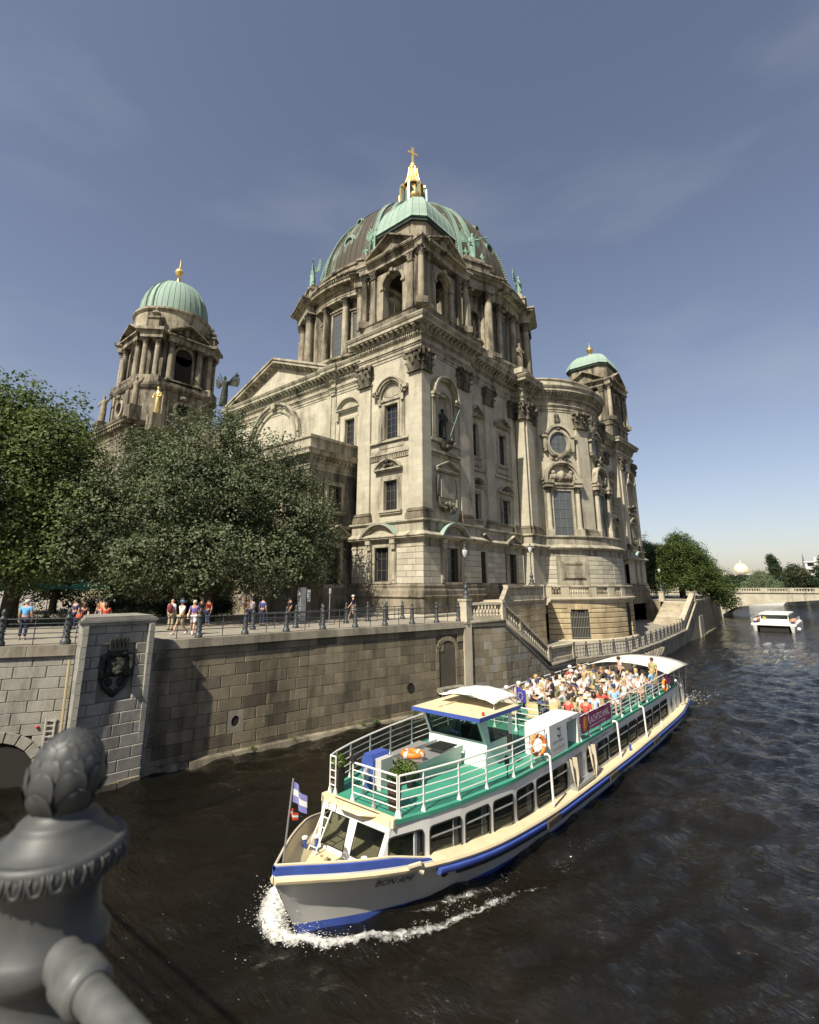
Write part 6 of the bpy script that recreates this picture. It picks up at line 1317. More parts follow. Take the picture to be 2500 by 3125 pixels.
for s in (-1, 1):
    for k, (a, c) in enumerate(WIN):
        g = MB(); nn = 3; X = lambda y: XA+s*(hc(y)-.025)
        for j in range(nn): y0, y1 = a+(c-a)*j/nn, a+(c-a)*(j+1)/nn; q = [(X(y0), y0, Z0), (X(y1), y1, Z0), (X(y1), y1, Z1), (X(y0), y0, Z1)]; g.poly(q if s > 0 else q[::-1])
        w_ = bp(g, 'side_window', BGL)
        if s < 0: continue
        f = MB(); rr = .1; P_ = []
        for cy, cz, a0 in ((c-rr, Z0+rr, -90), (c-rr, Z1-rr, 0), (a+rr, Z1-rr, 90), (a+rr, Z0+rr, 180)):
            for j in range(4): an = R(a0+30*j); y = cy+rr*math.cos(an); P_.append((XA+hc(y)+.004, y, cz+rr*math.sin(an)))
        f.tube(P_+[P_[0]], .022, 5); f.build('window_seal', BLACKR, w_)
        cnr = MB()                                           # rounded corner plates
        for cy, cz, sy, sz in ((c, Z0, -1, 1), (c, Z1, -1, -1), (a, Z1, 1, -1), (a, Z0, 1, 1)):
            pts = [(XA+hc(cy), cy, cz)]+[(XA+hc(cy), cy+sy*rr*(1-math.cos(R(t))), cz+sz*rr*(1-math.sin(R(t)))) for t in (0, 30, 60, 90)]; cnr.poly(pts)
        cnr.build('corner_plate', WHITE, w_)
        if k > 0: f = MB(); f.tube([(XA+hc(a)+.0, a, Z1-.25), (XA+hc(c)+.0, c, Z1-.25)], .022, 5); f.build('transom_bar', ALU, w_)
        if k in (0, 1, 2, 4, 8): f = MB(); [f.box(XA+hc(c)-.12, XA+hc(c)-.08, c-.26+.06*j, c-.215+.06*j, Z0-.1, Z1+.02) for j in range(4)]; f.build('curtain', CURT, w_)
b = MB(); b.box(XA-.9, XA+.9, 10.6, 11.2, -4.6, -4.55); b.box(XA-2.0, XA+2.0, 12, 34, -4.7, -4.65); bp(b, 'cabin_floor', DARKIN)
b = MB(); b.box(XA-.05, XA+.05, 11.5, 35, -4.65, -3.3); b.box(XA-2.1, XA+2.1, 35.3, 35.4, -4.65, -3.3); bp(b, 'partition', DARKIN)
for k, y in enumerate((11.15, 12.4)):
    b = MB(); b.lathe([(.05, 0), (.09, .16), (.0, .17)], (XA+hc(y)-.32, y, Z0+.0), 8); rr_ = random.Random(k)
    o = b.build('potted_plant', WHITE); tag(o, ['leafy green pot plant inside the foremost side window of the tour boat', 'slim pot plant in a white pot behind the second side window of the boat'][k], 'plant', 'plants inside the tour boat')
    f = MB()
    for j in range(40 if k == 0 else 14):
        a = rr_.random()*6.28; e = rr_.random(); c = Vector((XA+hc(y)-.32+.16*e*math.cos(a), y+.16*e*math.sin(a), Z0+.2+rr_.random()*.25)); d = Vector((math.cos(a), math.sin(a), .4))*.09; t = Vector((-math.sin(a), math.cos(a), 0))*.03
        f.poly([c, c+d*.5+t, c+d, c+d*.5-t])
    f.build('foliage', leafmat('house_plant_leaf', (.05, .12, .02), (.14, .25, .06)), o)
# ---- upper deck
RY = [10.85, 11.0, 11.83, 12.93, 15.1, 17.7, 20, 30, 33, 35.6]; hr = lambda y: hc(y)+.03
b = MB(); yy = [10.85, 11.3, 11.83, 12.93, 14, 15.1, 17.7, 20, 24, 30, 34, 35.6]
for y0, y1 in zip(yy, yy[1:]): b.poly([(XA-hr(y0), y0, ZD+.0), (XA+hr(y0), y0, ZD), (XA+hr(y1), y1, ZD), (XA-hr(y1), y1, ZD)])
for s in (-1, 1):
    for y0, y1 in zip(yy, yy[1:]): q = [(XA+s*hr(y0), y0, ZD-.1), (XA+s*hr(y1), y1, ZD-.1), (XA+s*hr(y1), y1, ZD), (XA+s*hr(y0), y0, ZD)]; b.poly(q if s > 0 else q[::-1])
bp(b, 'upper_deck', GREENP)
b = MB(); b.hexa([(XA-1.36, 10.78, ZD-.16), (XA+1.36, 10.78, ZD-.16), (XA+1.36, 10.95, ZD-.16), (XA-1.36, 10.95, ZD-.16), (XA-1.36, 10.8, ZD+.03), (XA+1.36, 10.8, ZD+.03), (XA+1.36, 10.95, ZD+.03), (XA-1.36, 10.95, ZD+.03)]); b.hexa([(XA-.35, 10.55, ZD-.05), (XA+.35, 10.55, ZD-.05), (XA+.9, 10.85, ZD-.05), (XA-.9, 10.85, ZD-.05), (XA-.3, 10.6, ZD+.03), (XA+.3, 10.6, ZD+.03), (XA+.9, 10.85, ZD+.03), (XA-.9, 10.85, ZD+.03)]); bp(b, 'deck_nosing', CREAM)
def deckrail(path, h=.95, n=5, name='railing', posts=None, r=.022, sub=True):
    """white tube railing: posts, top rail, lower rails"""
    b = MB(); p0 = [Vector(p) for p in path]; b.tube([p+Vector((0, 0, h)) for p in p0], r*1.2, 6); t = bp(b, name, WHITE)
    for k in range(1, n): b = MB(); b.tube([p+Vector((0, 0, h*(1-k/n*.97))) for p in p0], r*.75, 5); b.build('rail', WHITE, t)
    for p in (posts or p0):
        p = Vector(p); b = MB(); b.tube([p, p+Vector((0, 0, h))], r, 6); b.hexa([p+Vector(q) for q in ((-.07, -.025, 0), (.07, -.025, 0), (.07, .025, 0), (-.07, .025, 0), (-.02, -.02, .16), (.02, -.02, .16), (.02, .02, .16), (-.02, .02, .16))]); b.build('rail_post', WHITE, t)
    return t
e = .10
pr = [(XA+hr(y)-e, y, ZD) for y in (11.05, 11.75, 12.95, 14.1, 15.4, 16.5, 17.5)]; deckrail(pr)
deckrail([(XA+.45, 11.02, ZD), (XA+1.28, 11.02, ZD)]); deckrail([(XA+.45, 11.02, ZD), (XA-.35, 11.02, ZD)], n=5)
deckrail([(XA-1.05, 11.02, ZD), (XA-1.28, 11.02, ZD)]+[(XA-hr(y)+e, y, ZD) for y in (11.4, 12.2, 13.3, 14.5, 15.8, 17.0, 18.2, 19.4, 20.8, 22.2, 23.6, 25, 26.4, 27.8, 29.2, 30.6, 32, 33.2)])
deckrail([(XA+hr(y)-e, y, ZD) for y in (20.3, 21.2, 22.4, 23.7, 25, 26.3, 27.5, 28.8, 30, 31.2, 32.4, 33.6)], h=.82, n=5)
deckrail([(XA-2.2, 20.0, ZD), (XA-1.2, 20.0, ZD), (XA-.2, 20.0, ZD), (XA+.8, 20.0, ZD)], h=.9, n=4)
b = MB()
for x in (XA-1.02, XA-.72): b.tube([(x, 10.72, ZD-.05), (x, 10.05, -4.33)], .02, 5)
for k in range(5): f = (k+.7)/5.4; b.tube([(XA-1.02, 10.72-.67*f, ZD-.05-1.03*f), (XA-.72, 10.72-.67*f, ZD-.05-1.03*f)], .016, 5)
bp(b, 'bow_ladder', WHITE)
# ---- wheelhouse
wy0, wy1, wh = 15.45, 17.25, 1.18; zt = -1.74
b = MB(); P_ = [(XA-wh, wy0+.1), (XA+wh, wy0+.1), (XA+wh, wy1), (XA-wh, wy1)]
zs_w = -2.55; lean = .42
def wf(x, z): return (XA+x, wy0+.1-lean*max(0, z-zs_w)/(zt-zs_w), z)
def quad(b, *p): b.poly(p)
quad(b, (XA-wh, wy0, ZD), (XA+wh, wy0, ZD), wf(wh, zs_w), wf(-wh, zs_w))
quad(b, wf(-wh, zs_w), wf(-wh+.14, zs_w), wf(-wh+.14, zt), wf(-wh, zt)); quad(b, wf(wh-.14, zs_w), wf(wh, zs_w), wf(wh, zt), wf(wh-.14, zt)); quad(b, wf(-wh+.14, zt-.1), wf(wh-.14, zt-.1), wf(wh-.14, zt), wf(-wh+.14, zt)); quad(b, wf(-wh+.14, zs_w), wf(wh-.14, zs_w), wf(wh-.14, zs_w+.07), wf(-wh+.14, zs_w+.07))
for s in (-1, 1):
    x = XA+s*wh
    for p in ([(x, wy0, ZD), (x, wy1, ZD), (x, wy1, zs_w), (x, wy0+.1, zs_w)], [(x, wy0+.1, zs_w), (x, wy0+.32, zs_w), (x, wy0+.12, zt-.1), (x, wy0+.1-lean*.88, zt-.1)], [(x, wy1-.28, zs_w), (x, wy1, zs_w), (x, wy1, zt), (x, wy1-.28, zt)], [(x, wy0+.1-lean*.88, zt-.1), (x, wy1-.28, zt-.1), (x, wy1-.28, zt), (x, wy0+.1-lean, zt)]): b.poly(p if s > 0 else p[::-1])
b.poly([(XA+wh, wy1, ZD), (XA-wh, wy1, ZD), (XA-wh, wy1, -2.5), (XA+wh, wy1, -2.5)])
WHS = bp(b, 'wheelhouse', TEALW)
b = MB(); q = [Vector(wf(x, z))+Vector((0, .03, 0)) for x, z in ((-wh+.14, zs_w+.07), (wh-.14, zs_w+.07), (wh-.14, zt-.1), (-wh+.14, zt-.1))]; b.poly(q); b.build('windscreen', WGL, WHS)
b = MB(); b.tube([Vector(wf(x, z))+Vector((0, -.01, 0)) for x, z in ((-wh+.14, zs_w+.07), (wh-.14, zs_w+.07), (wh-.14, zt-.1), (-wh+.14, zt-.1), (-wh+.14, zs_w+.07))], .02, 5); b.build('window_seal', BLACKR, WHS)
for s in (-1, 1): b = MB(); x = XA+s*(wh-.03); b.poly([(x, wy0+.32, zs_w), (x, wy1-.28, zs_w), (x, wy1-.28, zt-.1), (x, wy0+.12, zt-.1)]); b.build('side_window', WGL, WHS)
b = MB(); b.hexa([(XA-1.36, 14.78, zt), (XA+1.42, 14.78, zt), (XA+1.5, 17.35, zt), (XA-1.4, 17.35, zt), (XA-1.36, 14.78, zt+.12), (XA+1.42, 14.78, zt+.12), (XA+1.5, 17.35, zt+.12), (XA-1.4, 17.35, zt+.12)]); rf = b.build('wheelhouse_roof', BLUE, WHS)
b = MB(); b.poly([(XA-1.34, 14.8, zt+.124), (XA+1.40, 14.8, zt+.124), (XA+1.48, 17.33, zt+.124), (XA-1.38, 17.33, zt+.124)]); b.box(XA-.5, XA+.6, 15.5, 15.56, zt+.124, zt+.16); b.box(XA-.55, XA-.5, 15.2, 16.6, zt+.124, zt+.16); b.build('roof_sheet', CREAM, rf)
b = MB()                                                     # white awning over the open roof hatch
nx, ny = 8, 8; g = [[b.P((XA-1.15+2.3*i/nx+.1, 15.95+1.75*j/ny, zt+.30+.34*math.sin(math.pi*(.12+.76*i/nx))*(.75+.25*math.sin(math.pi*j/ny))-.05*abs(math.sin(i*1.3+j)))) for j in range(ny+1)] for i in range(nx+1)]
for i in range(nx):
    for j in range(ny): b.face((g[i][j], g[i+1][j], g[i+1][j+1], g[i][j+1]))
aw_ = b.build('awning', WHITE, rf, True); sm_ = aw_.modifiers.new('s', 'SOLIDIFY'); sm_.thickness = .03
b = MB(); b.tube([(XA-1.0, 16.0, zt+.12), (XA-1.0, 16.2, zt+.42)], .015, 5); b.tube([(XA+1.2, 16.0, zt+.12), (XA+1.15, 16.2, zt+.38)], .015, 5); b.tube([(XA+1.2, 17.5, zt+.12), (XA+.9, 17.3, zt+.42)], .015, 5); b.build('awning_strut', WHITE, rf)
b = MB(); b.box(XA-1.0, XA+1.0, 15.6, 15.95, ZD+.3, -2.78); b.box(XA-.35, XA+.35, 16.3, 16.6, ZD+.3, -2.35); b.build('helm_console', DARKIN, WHS)
b = MB(); b.lathe([(.04, 0), (.05, .1), (0, .12)], (XA+1.3, 15.2, zt+.12), 8); b.build('side_light', plain('red_lamp', (.45, .03, .02), .3), WHS)
b = MB(); b.box(XA+1.55, XA+1.72, 16.2, 16.28, -2.75, -2.3); b.tube([(XA+1.2, 16.3, -2.4), (XA+1.6, 16.25, -2.4)], .015, 5); b.build('mirror', BLACKR, WHS)
b = MB(); b.lathe([(.07, 0), (.08, .16), (.06, .26), (.02, .28)], (XA+2.1, 15.2, ZD+.35), 10); b.tube([(XA+2.1, 15.2, ZD), (XA+2.1, 15.2, ZD+.35)], .02, 5); b.build('horn_lamp', BLACKR, WHS)
def text_obj(txt, size, name, mat, par, fn, shear=0., align='LEFT', ext=0.):
    """lettering laid on a surface: fn(u, v) -> point"""
    cu_ = bpy.data.curves.new(name, 'FONT'); cu_.body = txt; cu_.size = size; cu_.shear = shear; cu_.align_x = align; cu_.resolution_u = 2
    o = bpy.data.objects.new(name, cu_); me = bpy.data.meshes.new_from_object(o); bpy.data.objects.remove(o)
    off = wloc(par) if par else Vector((0, 0, 0))
    for v in me.vertices: v.co = Vector(fn(v.co.x, v.co.y))-off
    me.materials.clear(); me.materials.append(mat); o = bpy.data.objects.new(name, me); COL.objects.link(o); o.parent = par; return o
LET = plain('dark_lettering', (.02, .022, .04), .6); LETW = plain('white_lettering', (.7, .68, .66), .6)
b = MB()
for k in range(8): b.poly([wf(-.15+.3*x, zs_w+.1+.2*z) if True else 0 for x, z in ((k/8, .45+.15*math.sin(k*.8)), ((k+1)/8, .45+.15*math.sin((k+1)*.8)), ((k+1)/8, .8+.12*math.sin((k+1)*.8)), (k/8, .8+.12*math.sin(k*.8)))])
lg = b.build('wave_emblem', BLUE, WHS); lg.location.y -= .012
def hull_txt(u, v):
    y = 10.15+u*.9; t = .66+v*1.0; p = hullpt(y, min(t, 1.2), 1); return (p[0]+.03, p[1]-.015, p[2])
text_obj('BON AMI', .24, 'boat_name', LET, BOAT, hull_txt, .25)
# ---- stair housing behind the wheelhouse, gangway
bx0, bx1 = XA+1.42, XA+2.36; zt2 = -2.24
b = MB(); b.box(bx0, bx1, 17.68, 19.1, ZD, zt2); b.box(bx0, bx1, 19.1, 20.25, zt2-.14, zt2); b.box(bx0, bx1, 20.05, 20.25, ZD-1.2, zt2-.14); HOUS = bp(b, 'stair_housing', WHITE)
tx = bx1+.012
for s, z in ((1, zt2-.24), (-1, zt2-.40)):
    b = MB()
    for k in range(8):
        f = lambda q: .03*math.sin(q*.9)
        for d0, d1 in ((0, .045), (.06, .075)): b.poly([(tx, 18.28+.035*k, z+s*d0+f(k)), (tx, 18.28+.035*(k+1), z+s*d0+f(k+1)), (tx, 18.28+.035*(k+1), z+s*d1+f(k+1)), (tx, 18.28+.035*k, z+s*d1+f(k))])
    b.build('wave_emblem', LET, HOUS)
text_obj('Schiffsvermietung', .125, 'lettering', LET, HOUS, lambda u, v: (tx, 17.86+u, -2.86+v)); text_obj('Tel. 030 / 43 666 836', .115, 'lettering', LET, HOUS, lambda u, v: (tx, 17.84+u, -3.08+v))
text_obj('HAVEL', .11, 'lettering', LET, HOUS, lambda u, v: (tx, 19.3+u, zt2-.12+v)); text_obj('T\nTO\nO', .16, 'lettering', LET, HOUS, lambda u, v: (XA+1.75+u, 20.04, zt2-.45+v))
text_obj('Abf. ab Hohlstein 1 / Schiffbauerdamm / Ihre Schiff-Ballerei', .14, 'lettering', LET, BOAT, lambda u, v: (XA+hc(21.5+u)+.012, 21.0+u, -3.5+v))
b = MB(); b.box(bx0+.1, bx1, 18.95, 20.1, -4.6, ZD-.02); bp(b, 'stairwell', DARKIN)
b = MB()
for k in range(9): y = 18.98+k*.14; b.tube([(XA+2.42, y, -4.4), (XA+2.42, y, -3.55)], .014, 5)
for z in (-4.4, -3.55): b.tube([(XA+2.42, 18.98, z), (XA+2.42, 20.1, z)], .02, 5)
bp(b, 'boarding_gate', plain('dark_gate_metal', (.12, .115, .105), .5, .3)); b = MB(); b.box(XA+2.4, XA+2.7, 18.95, 20.6, -4.5, -4.36); bp(b, 'boarding_step', ALU)
for y, z0, z1 in ((17.15, -4.45, -3.0), (23.65, -4.52, -3.2), (27.35, -4.52, -3.24)): b = MB(); b.tube([(XA+2.62, y, z0), (XA+2.58, y, z1), (XA+2.5, y, z1+.05), (XA+2.4, y, z1+.02)], .04, 7); bp(b, 'boarding_pole', WHITE)
b = MB(); b.tube([(XA+2.5, 34.0, -2.9), (XA+2.55, 35.0, -3.5), (XA+2.45, 35.4, -4.4)], .06, 6); bp(b, 'stern_stay', WHITE)
for y in (33.29, 34.5):                                      # oval ports
    b = MB(); b.poly([(XA+hc(y)+.012, y+.22*math.cos(2*math.pi*k/16), -4.05+.40*math.sin(2*math.pi*k/16)) for k in range(16)]); o = bp(b, 'oval_port', BGL); b = MB(); b.tube([(XA+hc(y)+.01, y+.22*math.cos(2*math.pi*k/16), -4.05+.40*math.sin(2*math.pi*k/16)) for k in range(17)], .02, 5); b.build('port_rim', ALU, o)
# ---- deck gear on the forward deck
b = MB(); b.hexa([(XA-.7, 13.25, ZD), (XA+.30, 13.25, ZD), (XA+.30, 15.35, ZD), (XA-.9, 15.35, ZD), (XA-.7, 13.25, ZD+.35), (XA+.30, 13.25, ZD+.37), (XA+.30, 15.35, ZD+.37), (XA-.9, 15.35, ZD+.37)]); b.hexa([(XA-1.75, 13.3, ZD), (XA-.7, 12.9, ZD), (XA-.6, 15.3, ZD), (XA-1.75, 15.3, ZD), (XA-1.45, 13.9, ZD+.38), (XA-.68, 13.5, ZD+.4), (XA-.6, 15.3, ZD+.42), (XA-1.45, 15.3, ZD+.42)]); EC = bp(b, 'engine_casing', ALU)
b = MB(); b.box(XA-.7, XA+.36, 12.95, 15.35, ZD+.42, ZD+.45); b.box(XA-.72, XA+.38, 12.93, 12.96, ZD+.41, ZD+.58); b.box(XA+.35, XA+.38, 12.96, 15.35, ZD+.41, ZD+.58); b.box(XA-.72, XA-.69, 12.96, 15.35, ZD+.41, ZD+.58); b.build('luggage_rack', ALU, EC)
b = MB(); b.box(XA-.45, XA+.25, 14.4, 15.2, ZD+.58, ZD+.61); b.build('hatch_cover', BLACKR, EC)
b = MB()
for k in range(12): b.box(XA-.68+k*.082, XA-.63+k*.082, 13.2, 13.25, ZD+.12, ZD+.34)
b.build('vent_slat', ALU, EC, kind='stuff')
b = MB(); b.prism([(XA-.85, ZD), (XA-.45, ZD), (XA-.42, ZD+.75), (XA-.5, ZD+.9), (XA-.8, ZD+.9), (XA-.9, ZD+.7)], 11.9, 12.6); wn = bp(b, 'winch_housing', BLUE); b = MB(); b.box(XA-.43, XA-.2, 12.0, 12.5, ZD, ZD+.8); b.build('winch_plate', GREYW, wn)
b = MB(); b.lathe([(.16, -.06), (.16, .06)], (0, 0, 0), 12); b.v = [(XA-.6+z_, 11.85+x_*.9, ZD+.42+y_) for x_, y_, z_ in b.v]; b.sphere((XA-.55, 11.7, ZD+.42), .12, 8, 6); b.tube([(XA-.55, 11.65, ZD+.4), (XA-.4, 11.5, ZD+.15), (XA-.4, 11.5, ZD)], .04, 6); bp(b, 'searchlight', ALU)
b = MB(); b.lathe([(.04, 0), (.1, .02), (.1, .14), (.04, .16)], (XA-.35, 11.02, ZD+.97), 8); bp(b, 'bow_lamp', BLACKR)
for sx in (-1.15, -.95, .75, .95):                           # bollards on the foredeck
    b = MB(); y = 9.75 if sx < 0 else 9.75; y = 9.55 if sx in (-1.15, .75) else 9.8; y += .45; b.lathe([(.055, 0), (.055, .3), (.075, .31), (.075, .35), (.0, .36)], (XA+sx*.93, y, -4.33), 8); o = bp(b, 'bollard', BLUE); b = MB(); b.lathe([(.078, .315), (.078, .36), (0, .365)], (XA+sx*.93, y, -4.33), 8); b.build('bollard_cap', WHITE, o)
b = MB(); b.lathe([(.1, 0), (.11, .14), (.09, .14), (.085, .02)], (XA-.3, 10.0, -4.33), 10); bp(b, 'bucket', CREAM)
b = MB(); b.tube([(XA+.02, 8.45, zr(8.4)), (XA+.08, 8.62, -2.0)], .022, 6); bp(b, 'bow_flagstaff', ALU)
def flag(name, p, w, h, cols, label, drop=.25):
    """hanging cloth in stripes"""
    e_ = empty(name, p, label, 'flag'); n = 8; ns = len(cols)
    for i, m in enumerate(cols):
        b = MB(); g = []
        for k in range(n+1):
            f = k/n; x = p[0]+w*f*.8; y = p[1]+.06*math.sin(f*7)+w*f*.15; top_ = p[2]-drop*f; hh = h*(1-.15*f)
            g.append((b.P((x, y, top_-hh*i/ns)), b.P((x, y+.01, top_-hh*(i+1)/ns))))
        for A_, C_ in zip(g, g[1:]): b.face((A_[0], C_[0], C_[1], A_[1]))
        b.build('stripe', m, e_)
    return e_
VIOL = plain('violet_flag_cloth', (.20, .20, .46), .8); REDF = plain('red_flag_cloth', (.55, .06, .03), .8); WHF = plain('white_cloth', (.66, .66, .62), .85)
flag('bow_flag', (XA+.08, 8.62, -2.06), .5, .44, [VIOL, WHF, VIOL], 'blue and white striped flag flying from the bow staff of the tour boat'); flag('bow_pennant', (XA+.055, 8.57, -2.62), .28, .18, [REDF, WHF, REDF], 'small red and white pennant below the flag on the bow staff', .06)
b = MB(); b.tube([(XA+.65, 18.6, ZD), (XA+.65, 18.6, -1.2)], .018, 6); bp(b, 'roof_flagstaff', ALU)
EUB = plain('deep_blue_flag_cloth', (.05, .055, .30), .8); ef = flag('star_flag', (XA+.67, 18.6, -1.28), .42, .5, [EUB], 'blue flag with a ring of yellow stars behind the wheelhouse', .12)
b = MB()
for k in range(12): a = k*math.pi/6; b.sphere((XA+.85+.1*math.cos(a), 18.56, -1.6+.13*math.sin(a)), .018, 5, 3)
b.build('star', plain('yellow_star', (.7, .5, .05), .6), ef)
def lifebuoy(c, axis, label, name='lifebuoy', r=.28, t=.075, par=None):
    b = MB(); n, m = 20, 8; A_ = Vector(axis).normalized(); U_ = A_.orthogonal().normalized(); V_ = A_.cross(U_); g = []
    for k in range(n):
        a = 2*math.pi*k/n; d = U_*math.cos(a)+V_*math.sin(a); g.append([b.P(Vector(c)+d*(r+t*math.cos(2*math.pi*j/m))+A_*t*math.sin(2*math.pi*j/m)) for j in range(m)])
    for k in range(n):
        for j in range(m): b.face((g[k][j], g[(k+1) % n][j], g[(k+1) % n][(j+1) % m], g[k][(j+1) % m]))
    o = b.build(name, ORANGE, None, True); tag(o, label, 'lifebuoy'); s_ = MB()
    for k in range(4):
        a0 = math.pi/4+k*math.pi/2; rows = []
        for q in (-.16, .16):
            d = U_*math.cos(a0+q)+V_*math.sin(a0+q); rows.append([s_.P(Vector(c)+d*(r+t*1.06*math.cos(2*math.pi*j/m))+A_*t*1.06*math.sin(2*math.pi*j/m)) for j in range(m)])
        for j in range(m): s_.face((rows[0][j], rows[1][j], rows[1][(j+1) % m], rows[0][(j+1) % m]))
    s_.build('white_band', WHITE, o); return o
lifebuoy((XA+2.2, 17.1, -2.72), (.9, -.45, 0), 'orange lifebuoy hung upright on the railing beside the white stair housing')
lifebuoy((XA-.12, 13.35, ZD+.68), (0, .1, 1), 'orange lifebuoy lying flat on the grey luggage rack before the wheelhouse', r=.3, t=.09)
lifebuoy((XA+2.36, 32.2, -2.95), (1, 0, 0), 'orange lifebuoy hung on the railing beside the small purple banner near the stern')
# ropes
for y, zz in ((19.0, -3.5), (20.75, -3.45)):
    b = MB()
    for k in range(6):
        w = .12+.02*k; b.tube([(XA+2.5+.02*k, y-w, zz), (XA+2.55+.02*k, y-w*.9, zz-.4-.05*k), (XA+2.56+.02*k, y, zz-.75-.06*k), (XA+2.55+.02*k, y+w*.9, zz-.4-.04*k), (XA+2.5+.02*k, y+w, zz)], .018, 5)
    b.tube([(XA+2.55, y+.1, zz-.6), (XA+2.6, y+.5, zz-.95), (XA+2.6, y+.25, zz-1.02)], .02, 5); o = b.build('rope_coil', ROPE); tag(o, 'coil of pale mooring rope hanging %s the dark boarding gate' % ('before' if y < 20 else 'behind'), 'rope', 'mooring ropes by the gate')
b = MB(); b.tube([(XA+hd(10.9)+.05, 10.75, zr(10.9)+.1), (XA+hd(11.1)+.12, 11.0, zr(11)+.14), (XA+hd(11.1)+.06, 11.25, zr(11)+.02), (XA+hd(11)-.02, 10.9, zr(11)+.06), (XA+hd(11.2)+.1, 11.1, zr(11.2)-.06)], .05, 6); o = b.build('bow_rope', ROPE); tag(o, 'pale rope wound round the bulwark end by the first side window', 'rope')
# banners
PURP = plain('purple_banner_cloth', (.17, .022, .085), .75, vary=.1); BN0 = (XA+2.33, 20.25, 0)
def banner(y0, y1, zt_, zb_b, label):
    b = MB(); n = 12; g = [(b.P((XA+2.36+.02*math.sin(k*1.7), y0+(y1-y0)*k/n, zt_)), b.P((XA+2.38+.03*math.sin(k*1.3), y0+(y1-y0)*k/n, zb_b))) for k in range(n+1)]
    for A_, C_ in zip(g, g[1:]): b.face((A_[0], C_[0], C_[1], A_[1]))
    o = b.build('banner', PURP); return tag(o, label, 'banner')
bn = banner(20.3, 23.6, -2.4, -3.02, 'long purple banner with pale outlined lettering tied to the railing amidships')
text_obj('LACHTSCHMAL', .36, 'lettering', LETW, bn, lambda u, v: (XA+2.425, 21.05+u*.88, -2.78+v*.95)); text_obj('DIE LANGE NACHT AUF DER SPREE', .11, 'lettering', LETW, bn, lambda u, v: (XA+2.425, 21.05+u, -2.93+v))
b = MB(); n = 20
for k in range(n): a0, a1 = 2*math.pi*k/n, 2*math.pi*(k+1)/n; b.poly([(XA+2.425, 20.65+.23*math.cos(a), -2.7+.27*math.sin(a)) for a in (a0, a1)]+[(XA+2.425, 20.65+.13*math.cos(a), -2.7+.2*math.sin(a)) for a in (a1, a0)])
b.box(XA+2.42, XA+2.43, 20.58, 20.72, -2.86, -2.52); b.build('ring_emblem', plain('ochre_print', (.5, .22, .03), .6), bn)
banner(32.5, 33.4, -2.42, -2.95, 'small purple banner on the railing beside the stern lifebuoy')
# stern canopy
b = MB(); n = 10; g = []
for k in range(n+1):
    f = -1+2*k/n; x = XA+2.4*f; z = -2.42+.42*(1-abs(f)**2.4); g.append([b.P((x, y, z-.05*(y > 36.5)*(1-abs(f))-(.06 if y > 37.8 else 0))) for y in (32.9, 33.8, 35, 36.6, 38.0)])
for A_, C_ in zip(g, g[1:]):
    for j in range(4): b.face((A_[j], C_[j], C_[j+1], A_[j+1]))
cn = bp(b, 'stern_canopy', plain('off_white_canvas', (.66, .63, .54), .85, vary=.06), smooth=True); q = cn.modifiers.new('s', 'SOLIDIFY'); q.thickness = .04
for x in (XA-2.3, XA+2.3):
    for y, z0 in ((33.0, ZD), (34.6, ZD), (35.8, -4.4), (37.7, -4.4)): b = MB(); b.tube([(x*1. if y < 36 else XA+(x-XA)*.9, y, z0), (x, y, -2.42)], .022, 5); b.build('canopy_pole', WHITE, cn)
deckrail([(XA+hd(y)-.12, y, -4.42) for y in (35.9, 36.8, 37.6, 38.3)]+[(XA+1.3, 39.0, -4.38), (XA-1.3, 39.0, -4.38)]+[(XA-hd(y)+.12, y, -4.42) for y in (38.3, 37.6, 36.8, 35.9)], h=.95, n=5, name='stern_railing')
b = MB(); b.poly([(XA-2, 35.6, -4.4), (XA+2, 35.6, -4.4), (XA+1.3, 39, -4.38), (XA-1.3, 39, -4.38)]); bp(b, 'stern_deck', GREENP)
for y in (24.9, 29.9): b = MB(); b.lathe([(.05, 0), (.05, .22), (.07, .23), (0, .26)], (XA+2.62, y, zr(y)+.01), 8); bp(b, 'bollard', BLUE if y < 26 else WHITE)
# planters on the forward deck
for k, (x, y, s, z, tall) in enumerate(((XA-1.13, 11.2, .14, 0, 1), (XA+.9, 11.35, .14, 0, 1), (XA-.1, 12.75, .16, 0, 0), (XA+.28, 12.75, .15, 0, 0))):
    lab = ['round box tree in a tall brown planter at the left bow rail corner', 'round box tree in a tall brown planter at the right bow rail corner', 'round box tree in a low black pot by the grey engine casing', 'smaller round box tree in a low pot nearest the railing by the engine casing'][k]
    e_ = empty('box_tree', (x, y, ZD), lab, 'plant', 'potted box trees on the boat deck'); h = .62 if tall else .3
    b = MB(); b.hexa([(x-s*.8, y-s*.8, ZD), (x+s*.8, y-s*.8, ZD), (x+s*.8, y+s*.8, ZD), (x-s*.8, y+s*.8, ZD), (x-s, y-s, ZD+h), (x+s, y-s, ZD+h), (x+s, y+s, ZD+h), (x-s, y+s, ZD+h)]) if tall else b.lathe([(s*.7, 0), (s*.95, h), (s*.8, h)], (x, y, ZD), 10); b.build('planter', plain('brown_wicker', (.055, .032, .022), .7) if tall else BLACKR, e_)
    f = MB(); rr_ = random.Random(k); R_ = .2 if tall else .22
    for j in range(420):
        v = Vector((rr_.gauss(0, 1), rr_.gauss(0, 1), rr_.gauss(0, 1))).normalized(); c = Vector((x, y, ZD+h+R_*.8))+v*R_*(.8+.25*rr_.random()); t = v.orthogonal().normalized(); t.rotate(Quaternion(v, rr_.random()*6.28)); u_ = (v*.5+t).normalized()*.045; w_ = v.cross(t)*.025
        f.poly([c-u_*.2-w_*.3, c+u_*.4+w_, c+u_, c+u_*.4-w_])
    f.build('foliage', leafmat('box_leaf', (.05, .085, .012), (.13, .17, .035)), e_)
